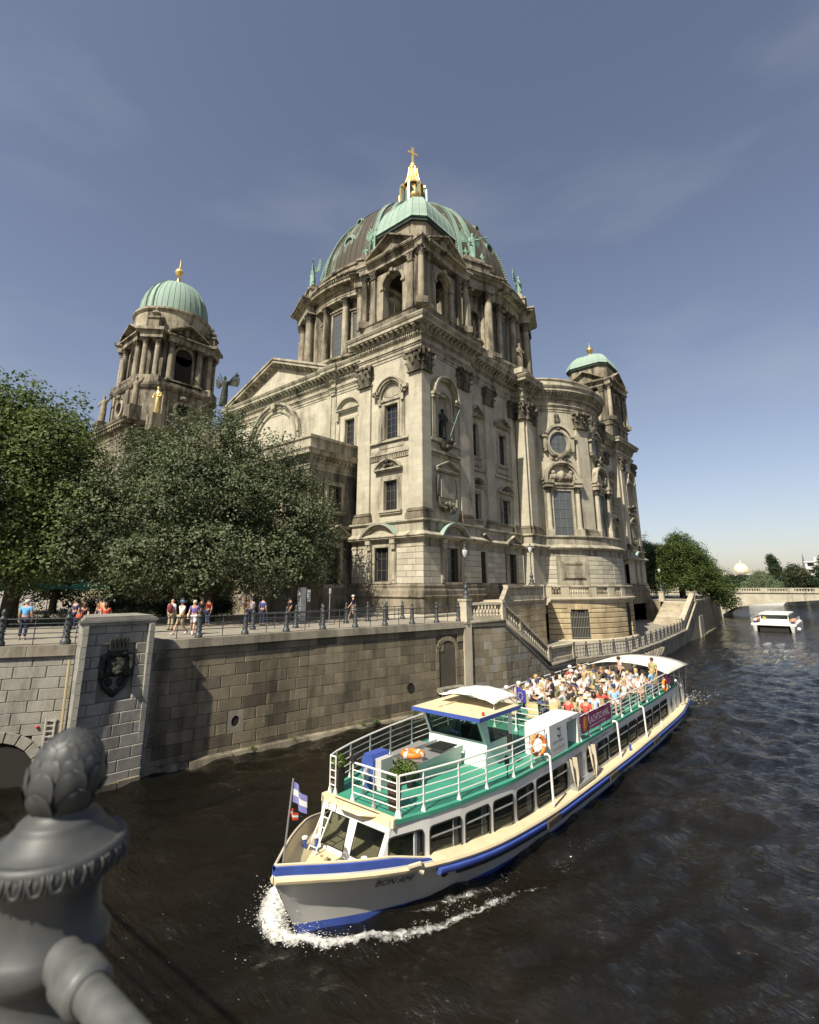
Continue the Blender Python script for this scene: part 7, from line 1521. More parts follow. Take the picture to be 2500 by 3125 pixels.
# ================================================================ people
SKINM = plain('skin', (.50, .29, .19), .6, vary=.08); SKIN2 = plain('tanned_skin', (.36, .19, .115), .6, vary=.08); SHOE = plain('shoe_leather', (.05, .045, .04), .6); SHOEW = plain('pale_shoe', (.55, .53, .5), .7); EYE = plain('eye', (.02, .015, .012), .3)
_cc = {}
def cloth(c, nm='cloth'):
    k = tuple(c)
    if k not in _cc: _cc[k] = plain(nm, c, .85, vary=.16, scale=12.)
    return _cc[k]
def joints(pose):
    """x to the person's right, y forward, z up; standing height about 1.74"""
    J = dict(pel=(0, 0, .95), sp=(0, .01, 1.12), ch=(0, .0, 1.33), nk=(0, .015, 1.47), hd=(0, .03, 1.585), ht=(0, .03, 1.685))
    for s, n in ((1, 'R'), (-1, 'L')):
        J['sh'+n] = (s*.175, 0, 1.39); J['el'+n] = (s*.23, -.03, 1.12); J['wr'+n] = (s*.23, .06, .88); J['ha'+n] = (s*.225, .09, .79)
        J['hp'+n] = (s*.085, 0, .90); J['kn'+n] = (s*.095, .02, .50); J['an'+n] = (s*.095, -.02, .085); J['to'+n] = (s*.11, .14, .035)
    if pose.startswith('walk'):
        s = 1 if pose == 'walkA' else -1
        for n, q in (('R', s), ('L', -s)):
            x = .09*(1 if n == 'R' else -1)
            if q > 0: J['kn'+n] = (x, .20, .53); J['an'+n] = (x, .34, .10); J['to'+n] = (x, .50, .07)
            else: J['kn'+n] = (x, .02, .50); J['an'+n] = (x, -.33, .17); J['to'+n] = (x, -.20, .05)
            ax = .22*(1 if n == 'R' else -1); J['el'+n] = (ax, -q*.12, 1.13); J['wr'+n] = (ax, -q*.16+.14, .92); J['ha'+n] = (ax, -q*.16+.19, .84)
    if pose == 'bagarm': J['elR'] = (.24, -.04, 1.14); J['wrR'] = (.12, .18, 1.12); J['haR'] = (.05, .22, 1.15)
    if pose.startswith('sit'):
        d = .47
        for k in ('pel', 'sp', 'ch', 'nk', 'hd', 'ht'): J[k] = (J[k][0], J[k][1]-(.06 if k in ('ch', 'nk', 'hd', 'ht') else 0), J[k][2]-d)
        for n, s in (('R', 1), ('L', -1)):
            J['sh'+n] = (s*.175, -.06, 1.39-d); J['el'+n] = (s*.25, .04, 1.13-d); J['wr'+n] = (s*.14, .27, 1.07-d); J['ha'+n] = (s*.10, .35, 1.06-d)
            J['hp'+n] = (s*.085, .02, .46); J['kn'+n] = (s*.11, .45, .50); J['an'+n] = (s*.11, .44, .085); J['to'+n] = (s*.12, .60, .035)
        if pose == 'sitB': J['elR'] = (.30, .08, 1.2-d); J['wrR'] = (.2, .22, 1.42-d); J['haR'] = (.14, .20, 1.50-d); J['knL'] = (-.05, .46, .55); J['anL'] = (.1, .66, .40); J['toL'] = (.14, .78, .45)
        if pose == 'sitC':
            for k in ('ch', 'nk', 'hd', 'ht', 'shR', 'shL'): J[k] = (J[k][0], J[k][1]+.16+(.05 if k in ('hd', 'ht') else 0), J[k][2]-.05)
            for n, s in (('R', 1), ('L', -1)): J['el'+n] = (s*.22, .34, .66); J['wr'+n] = (s*.1, .52, .68); J['ha'+n] = (s*.04, .58, .70)
    return {k: Vector(v) for k, v in J.items()}
RAD = dict(pel=(.155, .11), sp=(.135, .10), ch=(.165, .115), nk=(.056, .056), hd=(.082, .10), ht=(.07, .08), sh=(.062, .062), el=(.044, .044), wr=(.031, .031), ha=(.038, .022), hp=(.09, .09), kn=(.06, .06), an=(.042, .042), to=(.042, .034))
EDG = [('pel', 'sp'), ('sp', 'ch'), ('ch', 'nk'), ('nk', 'hd'), ('hd', 'ht')]+[(a+n if a not in ('ch', 'pel') else a, b_+n) for n in 'RL' for a, b_ in (('ch', 'sh'), ('sh', 'el'), ('el', 'wr'), ('wr', 'ha'), ('pel', 'hp'), ('hp', 'kn'), ('kn', 'an'), ('an', 'to'))]
def skin_mesh(J, edges, grow=0., name='body', fat=1., level=1, root=None):
    ks = []
    for a, b_ in edges:
        for k in (a, b_):
            if k not in ks: ks.append(k)
    me = bpy.data.meshes.new(name); me.from_pydata([tuple(J[k]) for k in ks], [(ks.index(a), ks.index(b_)) for a, b_ in edges], []); o = bpy.data.objects.new(name, me); COL.objects.link(o)
    m = o.modifiers.new('skin', 'SKIN'); m.branch_smoothing = .4
    sv = me.skin_vertices[0].data
    for i, k in enumerate(ks):
        r = RAD[k] if k in RAD else RAD[k[:-1]]; sv[i].radius = ((r[0]+grow)*fat, (r[1]+grow)*fat); sv[i].use_root = (k == (root or ks[0]))
    s_ = o.modifiers.new('sub', 'SUBSURF'); s_.levels = level; s_.render_levels = level
    dg = bpy.context.evaluated_depsgraph_get(); dg.update(); out = bpy.data.meshes.new_from_object(o.evaluated_get(dg)); bpy.data.objects.remove(o); bpy.data.meshes.remove(me)
    out.shade_smooth(); return out
def extend(me, mb, mats, idx):
    bm = bmesh.new(); bm.from_mesh(me); vs = [bm.verts.new(v) for v in mb.v]
    for f in mb.f:
        try: q = bm.faces.new([vs[i] for i in f]); q.material_index = idx; q.smooth = True
        except ValueError: pass
    bm.to_mesh(me); bm.free()
_pm = {}
def pose_mesh(pose):
    if pose in _pm: return _pm[pose]
    J = joints(pose); body = skin_mesh(J, EDG, 0, 'body', level=1); body.materials.append(SKINM); body.materials.append(EYE)
    fb = MB(); h = J['hd']; fb.sphere(h+Vector((0, .095, -.005)), .02, 6, 4, .8, 1., 1.4)
    for s in (-1, 1): fb.sphere(h+Vector((s*.085, .0, .0)), .026, 6, 4, .5, .8, 1.2)
    for n, s in (('R', 1), ('L', -1)):
        d = (J['ha'+n]-J['wr'+n]).normalized(); t = d.cross(Vector((0, 1, 0))) if abs(d.y) < .8 else d.cross(Vector((0, 0, 1))); t.normalize(); nn = d.cross(t)
        for j in range(4): a = J['ha'+n]+t*(j-1.5)*.017; L_ = (.065, .078, .072, .055)[j]; fb.tube([a, a+d*L_*.55, a+d*L_*.9+nn*.02], [.009, .008, .006], 4)
        a = J['wr'+n].lerp(J['ha'+n], .55)+t*-.03; fb.tube([a, a-t*.028+d*.028, a-t*.03+d*.058], [.010, .009, .007], 4)
    extend(body, fb, None, 0); ey = MB()
    for s in (-1, 1): ey.sphere(h+Vector((s*.032, .088, .018)), .011, 5, 3)
    ey.box(h.x-.025, h.x+.025, h.y+.085, h.y+.093, h.z-.05, h.z-.043); extend(body, ey, None, 1)
    up = [('pel', 'sp'), ('sp', 'ch')]+[(a+n if a != 'ch' else a, b_+n) for n in 'RL' for a, b_ in (('ch', 'sh'), ('sh', 'e2'))]
    K = dict(J); K['pel'] = J['pel'].lerp(J['sp'], .05)
    for n in 'RL': K['e2'+n] = J['sh'+n].lerp(J['el'+n], .75)
    RAD['e2'] = (.054, .054); RAD['k2'] = (.082, .082); RAD['a2'] = (.058, .058)
    shirt = skin_mesh(K, up, .016, 'shirt'); lg = [('pel', 'hp'+n) for n in 'RL']+[('hp'+n, 'kn'+n) for n in 'RL']+[('kn'+n, 'a2'+n) for n in 'RL']
    for n in 'RL': K['a2'+n] = J['kn'+n].lerp(J['an'+n], .88); K['k2'+n] = J['hp'+n].lerp(J['kn'+n], .82)
    K['pel'] = J['pel']; tr = skin_mesh(K, lg, .014, 'trousers', root='pel'); sh = skin_mesh(K, [('pel', 'hp'+n) for n in 'RL']+[('hp'+n, 'k2'+n) for n in 'RL'], .016, 'shorts', root='pel')
    shoes = []
    for n in 'RL': b = MB(); b.tube([J['an'+n]+Vector((0, -.05, -.045)), J['an'+n].lerp(J['to'+n], .4)+Vector((0, 0, -.01)), J['to'+n]+Vector((0, .03, .0))], [.045, .05, .03], 7); shoes.append(meshdata(b, 'shoe', SHOE, True))
    hb = MB(); hb.lathe([(.094, -.03), (.104, .01), (.100, .06), (.076, .105), (.035, .128), (.001, .132)], h+Vector((0, -.012, .0)), 10, sy=1.12, cap=False); hair = meshdata(hb, 'hair', CAVE, True)
    lb = MB(); lb.lathe([(.085, -.22), (.1, -.15), (.11, -.03), (.108, .03), (.100, .07), (.076, .11), (.035, .132), (.001, .136)], h+Vector((0, -.03, .0)), 10, sy=1.0, cap=False); lhair = meshdata(lb, 'hair', CAVE, True)
    cb = MB(); cb.lathe([(.104, .035), (.108, .06), (.1, .1), (.07, .13), (.001, .142)], h+Vector((0, -.01, .0)), 10, sy=1.1, cap=False); cb.poly([h+Vector((x, y, .04)) for x, y in ((-.08, .06), (.08, .06), (.07, .16), (0, .19), (-.07, .16))]); capm = meshdata(cb, 'cap', CAVE, True)
    tb = MB(); tb.lathe([(.165, .05), (.16, .06), (.105, .065), (.1, .12), (.07, .15), (.001, .155)], h+Vector((0, -.005, .0)), 12, sy=1.1, cap=False); hat = meshdata(tb, 'hat', CAVE, True)
    for m_ in (shirt, tr, sh): m_.materials.append(CAVE)
    _pm[pose] = dict(body=body, shirt=shirt, trousers=tr, shorts=sh, shoes=shoes, hair=hair, longhair=lhair, cap=capm, hat=hat); return _pm[pose]
def person(loc, rz, pose, label, shirt, legs, hair=(.06, .04, .025), head='hair', lower='trousers', group=None, skin=None, sc=1., shoe=SHOE, hatc=None):
    M_ = pose_mesh(pose); e = empty('person', loc, label, 'person', group, rz); e.scale = (sc, sc, sc)
    def add(me, nm, mat=None):
        o = bpy.data.objects.new(nm, me); COL.objects.link(o); o.parent = e
        if mat: o.material_slots[0].link = 'OBJECT'; o.material_slots[0].material = mat
        return o
    add(M_['body'], 'body', skin); add(M_['shirt'], 'shirt', cloth(shirt)); add(M_[lower], lower, cloth(legs))
    for s in M_['shoes']: add(s, 'shoe', shoe)
    if head in ('cap', 'hat'): add(M_['hair'], 'hair', cloth(hair)); add(M_[head], head, cloth(hatc or (.6, .6, .58)))
    elif head != 'bald': add(M_[head], 'hair', cloth(hair))
    return e
def addto(e, mb, name, mat, smooth=True):
    """extra piece in the person's own axes"""
    me = meshdata(mb, name, mat, smooth); o = bpy.data.objects.new(name, me); COL.objects.link(o); o.parent = e; return o
WH_ = (.68, .67, .63); NAVY = (.02, .025, .06); DENIM = (.07, .09, .16); KHAKI = (.35, .29, .18); RED_ = (.50, .06, .035); SKYB = (.12, .36, .62); BLK = (.02, .02, .022); GRY = (.25, .25, .25)
GP_ = 'people strolling on the promenade'
def yaw(dx, dy): return math.atan2(-dx, dy)
def onprom(x, y): return (x, y, GZ)
p = person(onprom(-29.75, 7.45), yaw(-1, .6), 'stand', 'man in a bright blue shirt and grey cap by the iron railing', SKYB, NAVY, GRY, 'cap', group=GP_, sc=1.06, shoe=SHOEW, hatc=(.5, .48, .45))
p = person(onprom(-29.3, 9.75), yaw(.9, -.5), 'walkA', 'woman in sunglasses and black top with a red shoulder bag', BLK, (.16, .16, .15), (.07, .04, .02), 'longhair', group=GP_, sc=.97, shoe=SHOEW)
b = MB(); b.box(.05, .3, .05, .2, .86, 1.08); b.tube([(-.15, .1, 1.42), (.02, .14, 1.25), (.2, .12, 1.06)], .014, 5); addto(p, b, 'shoulder_bag', cloth((.5, .07, .03)))
b = MB(); b.box(-.07, .07, .115, .13, 1.59, 1.62); addto(p, b, 'sunglasses', EYE)
p = person(onprom(-28.9, 10.6), yaw(.85, -.5), 'walkB', 'woman in a red blouse and denim shorts walking beside the railing', RED_, (.22, .30, .42), (.04, .025, .015), 'longhair', 'shorts', GP_, sc=.95)
p = person(onprom(-29.6, 14.3), yaw(-.6, .8), 'stand', 'man in a pale blue shirt carrying a dark red backpack behind the bear pier', (.42, .5, .58), KHAKI, (.45, .4, .33), 'bald', group=GP_)
b = MB(); b.sphere((0, -.2, 1.2), .2, 10, 8, .85, .6, 1.25); addto(p, b, 'backpack', cloth((.16, .02, .025)))
person(onprom(-30.8, 17.2), yaw(.3, -.9), 'stand', 'person in a bright red shirt facing the river behind the bear pier', RED_, DENIM, (.05, .03, .02), 'hair', group=GP_, sc=.98)
person(onprom(-30.2, 16.4), yaw(.9, .2), 'stand', 'person in black standing in the shade left of the red shirted one', BLK, NAVY, BLK, 'hair', group=GP_, skin=SKIN2)
person(onprom(-26.4, 13.3), yaw(.2, -1), 'walkA', 'man in a white shirt and blue cap walking right of the bear pier', WH_, KHAKI, GRY, 'cap', 'shorts', GP_, shoe=SHOEW, hatc=(.10, .16, .32))
p = person(onprom(-25.9, 13.7), yaw(.7, -.6), 'walkB', 'person in a purple patterned shirt and white shorts with a cream tote bag', (.13, .09, .30), WH_, (.5, .42, .28), 'hair', 'shorts', GP_, shoe=SHOEW)
b = MB(); b.box(.2, .3, -.12, .18, .78, 1.05); b.tube([(.17, -.05, 1.42), (.25, .0, 1.05)], .012, 5); addto(p, b, 'tote_bag', cloth((.55, .48, .32)))
person(onprom(-29.2, 19.2), yaw(.4, -.8), 'stand', 'man in a grey shirt in tree shade behind the white shirted walker', (.3, .3, .33), NAVY, GRY, 'hair', group=GP_)
person(onprom(-28.4, 19.5), yaw(-.4, .8), 'stand', 'person in a dark blue shirt in tree shade seen behind the purple shirt', (.05, .06, .2), NAVY, BLK, 'hair', group=GP_)
person(onprom(-28.0, 21.3), yaw(.2, -.9), 'walkA', 'person in dark clothes under the lime tree near its trunk', BLK, BLK, BLK, 'hair', group=GP_, skin=SKIN2)
p = person(onprom(-27.3, 26.3), yaw(-.75, -.65), 'walkA', 'man in a navy shirt and white cap walking below the corner window', NAVY, (.40, .33, .22), GRY, 'cap', 'shorts', GP_, shoe=SHOEW, sc=1.02, hatc=(.55, .53, .48))
for k, (x, y) in enumerate(((-34.5, 11.0), (-35.3, 12.6), (-33.6, 12.2))): person(onprom(x, y), yaw(.5, -.8), 'stand', ['person in dark blue by the hedge nearest the parasols', 'person in a brown shirt by the hedge under the tree', 'person in an orange top at the hedge end'][k], [(.03, .04, .1), (.16, .1, .06), (.5, .2, .06)][k], NAVY, BLK, 'hair', group=GP_)
# ---------------------------------------------------------------- passengers and chairs on the upper deck
def chair_mesh():
    s = MB(); s.box(-.22, .22, -.2, .22, .42, .455); bk = MB(); n = 6
    for k in range(n): x0, x1 = -.22+.44*k/n, -.22+.44*(k+1)/n; f = lambda x: -.24-.05*(1-(x/.22)**2); bk.hexa([(x0, f(x0), .46), (x1, f(x1), .46), (x1, f(x1)+.025, .46), (x0, f(x0)+.025, .46), (x0, f(x0)-.08, .86), (x1, f(x1)-.08, .86), (x1, f(x1)-.055, .86), (x0, f(x0)-.055, .86)])
    l = MB(); l.tube([(0, 0, 0), (0, 0, .43)], .014, 5); a = MB(); a.tube([(0, .2, .43), (0, .18, .64), (0, -.26, .66)], .014, 5)
    c_ = plain('tan_wicker', (.44, .36, .18), .75, vary=.2, scale=25.); return meshdata(s, 'seat', c_), meshdata(bk, 'backrest', c_), meshdata(l, 'leg', ALU), meshdata(a, 'armrest', ALU)
CHM = chair_mesh()
def chair(x, y, rz, label, group='tan chairs on the upper deck'):
    e = empty('deck_chair', (x, y, ZD), label, 'chair', group, rz)
    for me, nm, q in ((CHM[0], 'seat', (0, 0, 0)), (CHM[1], 'backrest', (0, 0, 0)), (CHM[3], 'armrest', (.235, 0, 0)), (CHM[3], 'armrest', (-.235, 0, 0)), *[(CHM[2], 'leg', (sx*.2, sy, 0)) for sx in (-1, 1) for sy in (-.22, .2)]):
        o = bpy.data.objects.new(nm, me); COL.objects.link(o); o.parent = e; o.location = q
    return e
SH = [('white', WH_), ('white', (.62, .62, .60)), ('pale blue', (.38, .48, .66)), ('pink', (.58, .40, .42)), ('white', (.66, .64, .58)), ('black', (.03, .03, .035)), ('red', (.45, .07, .05)), ('cream', (.6, .55, .44)), ('white', WH_), ('white', (.64, .63, .6)), ('navy blue', (.05, .06, .14)), ('light blue', (.25, .42, .58)), ('grey', (.4, .4, .4)), ('white', (.6, .6, .58)), ('white', (.66, .65, .62))]
HR = [('grey hair', (.45, .43, .4), 'hair'), ('blond hair', (.42, .29, .13), 'hair'), ('a white cap', (.5, .45, .35), 'cap'), ('dark hair', (.03, .02, .015), 'hair'), ('brown hair', (.12, .07, .035), 'longhair'), ('a bald head', (.3, .2, .15), 'bald'), ('a sun hat', (.3, .25, .2), 'hat'), ('long blond hair', (.45, .32, .14), 'longhair'), ('a dark cap', (.2, .18, .15), 'cap'), ('black hair', (.015, .013, .012), 'longhair')]
rp_ = random.Random(5); used_lab = {}
GPB = 'passengers sitting on the upper deck'
seats = []
yrow = 20.9; row = 0
zone = lambda y: 'front rows' if y < 23.5 else ('middle rows' if y < 27.5 else 'last rows')
def sidew(x): return 'at the far railing' if x < -1.2 else ('at the near railing' if x > 1.1 else 'along the aisle')
for row in range(11):
    y = 21.3+row*1.02
    for x in (-1.95, -1.3, -.5, .35, 1.1, 1.8):
        if rp_.random() < (.62 if row < 2 else .9 if row > 3 else .8): seats.append((x+rp_.uniform(-.12, .12), y+rp_.uniform(-.18, .18)))
empties = [(-.9, 20.75, 2.4), (.1, 20.85, 3.5), (-.35, 21.75, .4), (.55, 21.6, 2.9), (-1.6, 20.6, 2.0)]
combos = [(a, h) for a in range(len(SH)) for h in range(len(HR))]; rp_.shuffle(combos)
for i, (x, y) in enumerate(seats):
    if any(abs(x-ex) < .5 and abs(y-ey) < .55 for ex, ey, _ in empties): continue
    rz = math.pi+rp_.uniform(-.7, .7) if rp_.random() < .6 else rp_.uniform(-3.1, 3.1)
    if row and rp_.random() < .5: rz = math.pi*.5*rp_.choice((-1, 1))+rp_.uniform(-.5, .5)+math.pi
    a, h = combos[i % len(combos)]; sc_, hc_ = SH[a], HR[h]; pose = ('sitA', 'sitA', 'sitB', 'sitC')[rp_.randrange(4)]
    lower, lc, lw = [('trousers', NAVY, 'dark trousers'), ('shorts', KHAKI, 'beige shorts'), ('trousers', DENIM, 'jeans'), ('shorts', WH_, 'white shorts')][(a+h) % 4]
    lab = 'seated passenger in a %s top, %s, %s' % (sc_[0], hc_[0], zone(y)); k = lab
    if k in used_lab: lab = 'seated passenger in a %s top, %s, %s, %s' % (sc_[0], hc_[0], lw, sidew(x))
    if lab in used_lab: lab = '%s topped passenger, %s, %s, %s, row %s' % (sc_[0], hc_[0], lw, sidew(x), ['one', 'two', 'three', 'four', 'five', 'six', 'seven', 'eight', 'nine', 'ten', 'eleven'][int((y-20.9)//1.02)])
    used_lab[lab] = 1
    d = Vector((-math.sin(rz), math.cos(rz)))
    person((XA+x, y, ZD), rz, pose, lab, sc_[1], lc, hc_[1], hc_[2], lower, GPB, SKIN2 if i % 5 == 0 else None, rp_.uniform(.93, 1.02), SHOEW if i % 2 else SHOE, (.62, .61, .58) if 'white' in hc_[0] else ((.5, .42, .26) if 'sun' in hc_[0] else (.03, .04, .09)))
    chair(XA+x-d.x*.02, y-d.y*.02, rz, 'tan chair under '+lab.replace('seated passenger in a', 'passenger in').replace(' of the seating', '').replace('topped passenger', 'top'))
for k, (x, y, rz) in enumerate(empties): chair(XA+x, y, rz, 'empty tan wicker chair %s' % ['beside the round table edge near the star flag', 'turned to the housing in the front of the seating', 'in the second row facing the stern', 'behind the purple banner, back to the wheelhouse', 'closest to the far railing by the table'][k])
for k, (x, y) in enumerate(((-1.2, 21.6), (-.9, 24.0), (.75, 25.8))):
    e = empty('deck_table', (XA+x, y, ZD), ['round pale table among the empty chairs at the front of the seating', 'round pale table in the middle of the far rows of passengers', 'round pale table between passengers towards the stern'][k], 'table', 'small tables on the upper deck'); b = MB(); b.lathe([(.36, .70), (.38, .71), (.38, .73), (0, .735)], (XA+x, y, ZD), 14); b.build('table_top', plain('pale_table', (.5, .44, .34), .5), e); b = MB(); b.lathe([(.22, 0), (.03, .04), (.03, .7)], (XA+x, y, ZD), 8); b.build('leg', ALU, e)
p = person((XA+.75, 25.0, ZD), 2.6, 'bagarm', 'woman in white standing among the seated passengers with blond hair', WH_, (.55, .55, .58), (.42, .29, .13), 'longhair', 'trousers', 'passengers standing on the tour boat'); p = person((XA+.2, 31.6, ZD), 2.2, 'bagarm', 'woman in a pink top with dark hair standing just before the stern canopy', (.6, .36, .32), NAVY, (.03, .02, .015), 'hair', 'trousers', 'passengers standing on the tour boat'); person((XA+1.8, 32.3, ZD), 2.9, 'bagarm', 'person in a yellow green dress leaning at the small purple banner', (.30, .33, .12), (.30, .33, .12), (.05, .03, .02), 'hair', 'shorts', 'passengers standing on the tour boat')
for k, (x, y) in enumerate(((.3, 36.4), (1.1, 37.0), (-.6, 36.8))): person((XA+x, y, -4.4), 1.5+k, 'sitA', ['passenger in a red top in the shade of the stern canopy', 'passenger in a blue top by the stern railing', 'passenger in a dark top deep under the stern canopy'][k], [RED_, (.12, .3, .45), BLK][k], NAVY, BLK, 'hair', 'trousers', 'passengers under the stern canopy')
person((XA+.35, 16.5, ZD-.1), math.pi, 'stand', 'skipper in a dark jacket standing at the helm behind the windscreen', (.05, .06, .08), NAVY, BLK, 'hair', 'trousers', sc=.8) if False else None
# ================================================================ trees and planting
LIME = leafmat('lime_leaf', (.040, .062, .018), (.12, .15, .06), .3, .55, (.125, .15, .08)); PLANE_ = leafmat('plane_leaf', (.050, .080, .014), (.15, .195, .055), .35, .55, (.13, .17, .06)); CHEST = leafmat('chestnut_leaf', (.034, .060, .014), (.10, .135, .035), .25, .55)
PALEL = leafmat('pale_leaf', (.06, .085, .02), (.16, .18, .05), .3, .5); DARKL = leafmat('dark_leaf', (.014, .028, .012), (.045, .065, .026), .2, .5); WILL = leafmat('willow_leaf', (.07, .10, .05), (.17, .21, .11), .3, .5)
BARK = stone('tree_bark', (.075, .06, .04), (.045, .036, .024), rnd=.1, scale=3., bump=.8)
def leaves(lobes, n, size, seed, shell=.55, sway=.5, droop=0., clump=7, flat=.7):
    """numpy foliage: twigs of small leaf faces through the volume of many lobes -> (verts, faces)"""
    r = np.random.default_rng(seed); lo = np.array(lobes, float); vol = lo[:, 3]**2.2*(lo[:, 4]**.5 if lo.shape[1] > 4 else 1); pk = r.choice(len(lo), n, p=vol/vol.sum())
    d = r.normal(size=(n, 3)); d /= np.linalg.norm(d, axis=1)[:, None]; rad = (1-shell*r.random(n)**1.6)
    wob = 1+.20*np.sin(d[:, 0]*5+pk)+.19*np.sin(d[:, 1]*7+2*pk)+.17*np.sin(d[:, 2]*6+pk*.7)
    c = lo[pk, :3]+d*(lo[pk, 3]*rad*wob)[:, None]*np.stack([np.ones(n), np.ones(n), lo[pk, 4] if lo.shape[1] > 4 else np.ones(n)], 1)
    m = clump; C = np.repeat(c, m, 0); D = np.repeat(d, m, 0); N = n*m
    C = C+r.normal(size=(N, 3))*size*np.array([1.5, 1.5, 1.0]); C[:, 2] -= droop*r.random(N)
    nr = D*.55+r.normal(size=(N, 3))*.65+np.array([0, 0, flat]); nr /= np.linalg.norm(nr, axis=1)[:, None]
    t = np.cross(nr, r.normal(size=(N, 3))); t /= np.linalg.norm(t, axis=1)[:, None]
    if droop: t[:, 2] -= 1.2; t /= np.linalg.norm(t, axis=1)[:, None]
    b_ = np.cross(nr, t); s = size*(.6+.7*r.random(N))[:, None]
    V = np.stack([C-t*s*.6, C+b_*s*.42-nr*s*.05, C+t*s*.75, C-b_*s*.42-nr*s*.05], 1).reshape(-1, 3)
    return V, np.arange(N*4).reshape(N, 4)
def np_mesh(name, V, Fc, mat, parent=None):
    me = bpy.data.meshes.new(name); off = np.array(wloc(parent)) if parent is not None else np.zeros(3); V = V-off; n = len(Fc)
    me.vertices.add(len(V)); me.vertices.foreach_set('co', V.ravel()); me.loops.add(n*4); me.loops.foreach_set('vertex_index', Fc.ravel().astype(np.int32)); me.polygons.add(n); me.polygons.foreach_set('loop_start', np.arange(0, n*4, 4, dtype=np.int32)); me.polygons.foreach_set('loop_total', np.full(n, 4, dtype=np.int32))
    me.update(calc_edges=True); me.materials.append(mat); o = bpy.data.objects.new(name, me); COL.objects.link(o); o.parent = parent; return o
def tree(name, base, label, lobes, n, size, seed, mat, trunk=.35, group='trees along the river', limbs=7, ht=None, extra=None, **k):
    e = empty(name, base, label, 'tree', group); B = Vector(base); L_ = [(B.x+l[0], B.y+l[1], B.z+l[2], l[3], *(l[4:])) for l in lobes]
    V, Fc = leaves(L_, n, size, seed, **k); np_mesh('crown', V, Fc, mat, e)
    if extra:
        for mt, lob, nn in extra: V, Fc = leaves([(B.x+l[0], B.y+l[1], B.z+l[2], l[3], *(l[4:])) for l in lob], nn, size, seed+9, **k); np_mesh('crown', V, Fc, mt, e)
    rr_ = random.Random(seed); b = MB(); zt_ = ht or max(l[2] for l in lobes)*.75
    pts = [B+Vector((rr_.uniform(-.12, .12)*q*2, rr_.uniform(-.12, .12)*q*2, zt_*q)) for q in (0, .05, .2, .4, .6, .8, 1)]; b.tube(pts, [trunk*1.5, trunk*1.1, trunk, trunk*.8, trunk*.6, trunk*.4, trunk*.15], 9); b.build('trunk', BARK, e, True)
    for j in range(min(limbs, len(lobes))):
        l = lobes[j]; c = B+Vector(l[:3]); q = pts[2+j % 3]; md = q.lerp(c, .5)+Vector((0, 0, -.06*(c-q).length)); b = MB(); b.tube([q, md, c, c+(c-q)*.12], [trunk*.42, trunk*.3, trunk*.14, .02], 6)
        for w in range(4): dv = Vector((rr_.gauss(0, 1), rr_.gauss(0, 1), rr_.gauss(.3, 1))).normalized()*l[3]*.8; b.tube([md.lerp(c, .3+.2*w), md.lerp(c, .3+.2*w)+dv*.6+Vector((0, 0, .1)), md.lerp(c, .3+.2*w)+dv], [trunk*.16, trunk*.09, .015], 5)
        b.build('limb', BARK, e, True)
    return e
RX = Vector((.49, .871)); FX = Vector((-.871, .49))
def lob(lst): return [(RX.x*a+FX.x*b_, RX.y*a+FX.y*b_, z, r, f) for a, b_, z, r, f in lst]
tree('lime_tree', (-33.6, 18.7, GZ), 'broad spreading lime tree with dense green crown before the south front', lob([(0, .5, 8.2, 4.6, 1), (-4.4, 0, 7.2, 3.7, .95), (4.2, .3, 7.4, 3.5, 1), (-.8, 0, 11.9, 3.0, 1), (-3.6, .8, 11.0, 2.6, .9), (2.6, .6, 11.2, 2.7, .9), (-7.6, 0, 5.4, 2.5, .9), (6.2, 0, 4.6, 2.6, .9), (-.6, -2.2, 4.6, 3.3, .8), (-4.4, -1.6, 4.0, 2.6, .75), (3.4, -1.8, 4.2, 2.9, .8), (-8.7, .4, 3.9, 1.6, .8), (6.9, .4, 8.4, 1.7, 1), (5.4, .5, 10.6, 1.5, 1), (-6.6, .4, 9.4, 1.8, .9), (.4, .2, 14.0, 1.3, .9), (-5.4, .6, 12.4, 1.2, .8), (7.7, .2, 5.6, 1.3, 1.1), (1.4, -1.6, 8.2, 2.6, .9), (-2.2, -1.6, 8.0, 2.5, .9)]), 15500, .155, 1, LIME, .38, limbs=14, shell=.42)
tree('plane_tree', (-40.5, 9.2, GZ), 'tall leafy plane tree at the left edge behind the railing', lob([(-2, 0, 8.5, 5.0, 1), (1.6, 0, 7.2, 3.6, 1), (0, .5, 12.0, 3.4, 1), (-4, .5, 12.2, 3.4, 1), (-6, 0, 9, 4.0, 1), (2.2, -.5, 4.8, 2.6, .8), (-1.5, -1, 4.8, 3.0, .8), (-5.5, -1, 5, 3, .8), (2.0, .4, 10.4, 2.2, 1), (-1.4, .3, 14.0, 1.9, .9), (1.0, .2, 13.0, 1.5, .9), (3.6, .2, 8.4, 1.7, 1), (-3.6, 0, 14.8, 1.6, .9)]), 11500, .19, 2, PLANE_, .42, limbs=11, shell=.42)
tree('young_plane_tree', (-46.5, 21.5, GZ), 'darker plane tree standing between the lime and the left edge tree', lob([(0, 0, 8, 4.2, 1), (2.4, 0, 10.2, 2.8, 1), (-2.6, 0, 7.2, 3.2, 1), (0, 0, 11.8, 2.6, 1), (3.2, 0, 6.6, 2.6, 1), (-1, 0, 4.2, 2.8, .8), (2, -.5, 4, 2.4, .8)]), 8000, .16, 3, PLANE_, .3, limbs=6, shell=.6)
tree('dark_plane_tree', (-56, 16, GZ), 'dark tree behind the parasols deep at the left', lob([(0, 0, 7, 5, 1), (5, 0, 6, 4, 1), (-5, 0, 7, 5, 1), (0, 0, 3.5, 4, .7), (6, 0, 3, 3, .7)]), 6000, .22, 4, DARKL, .3, limbs=4, shell=.7)
GT = 'chestnut trees on the far promenade'
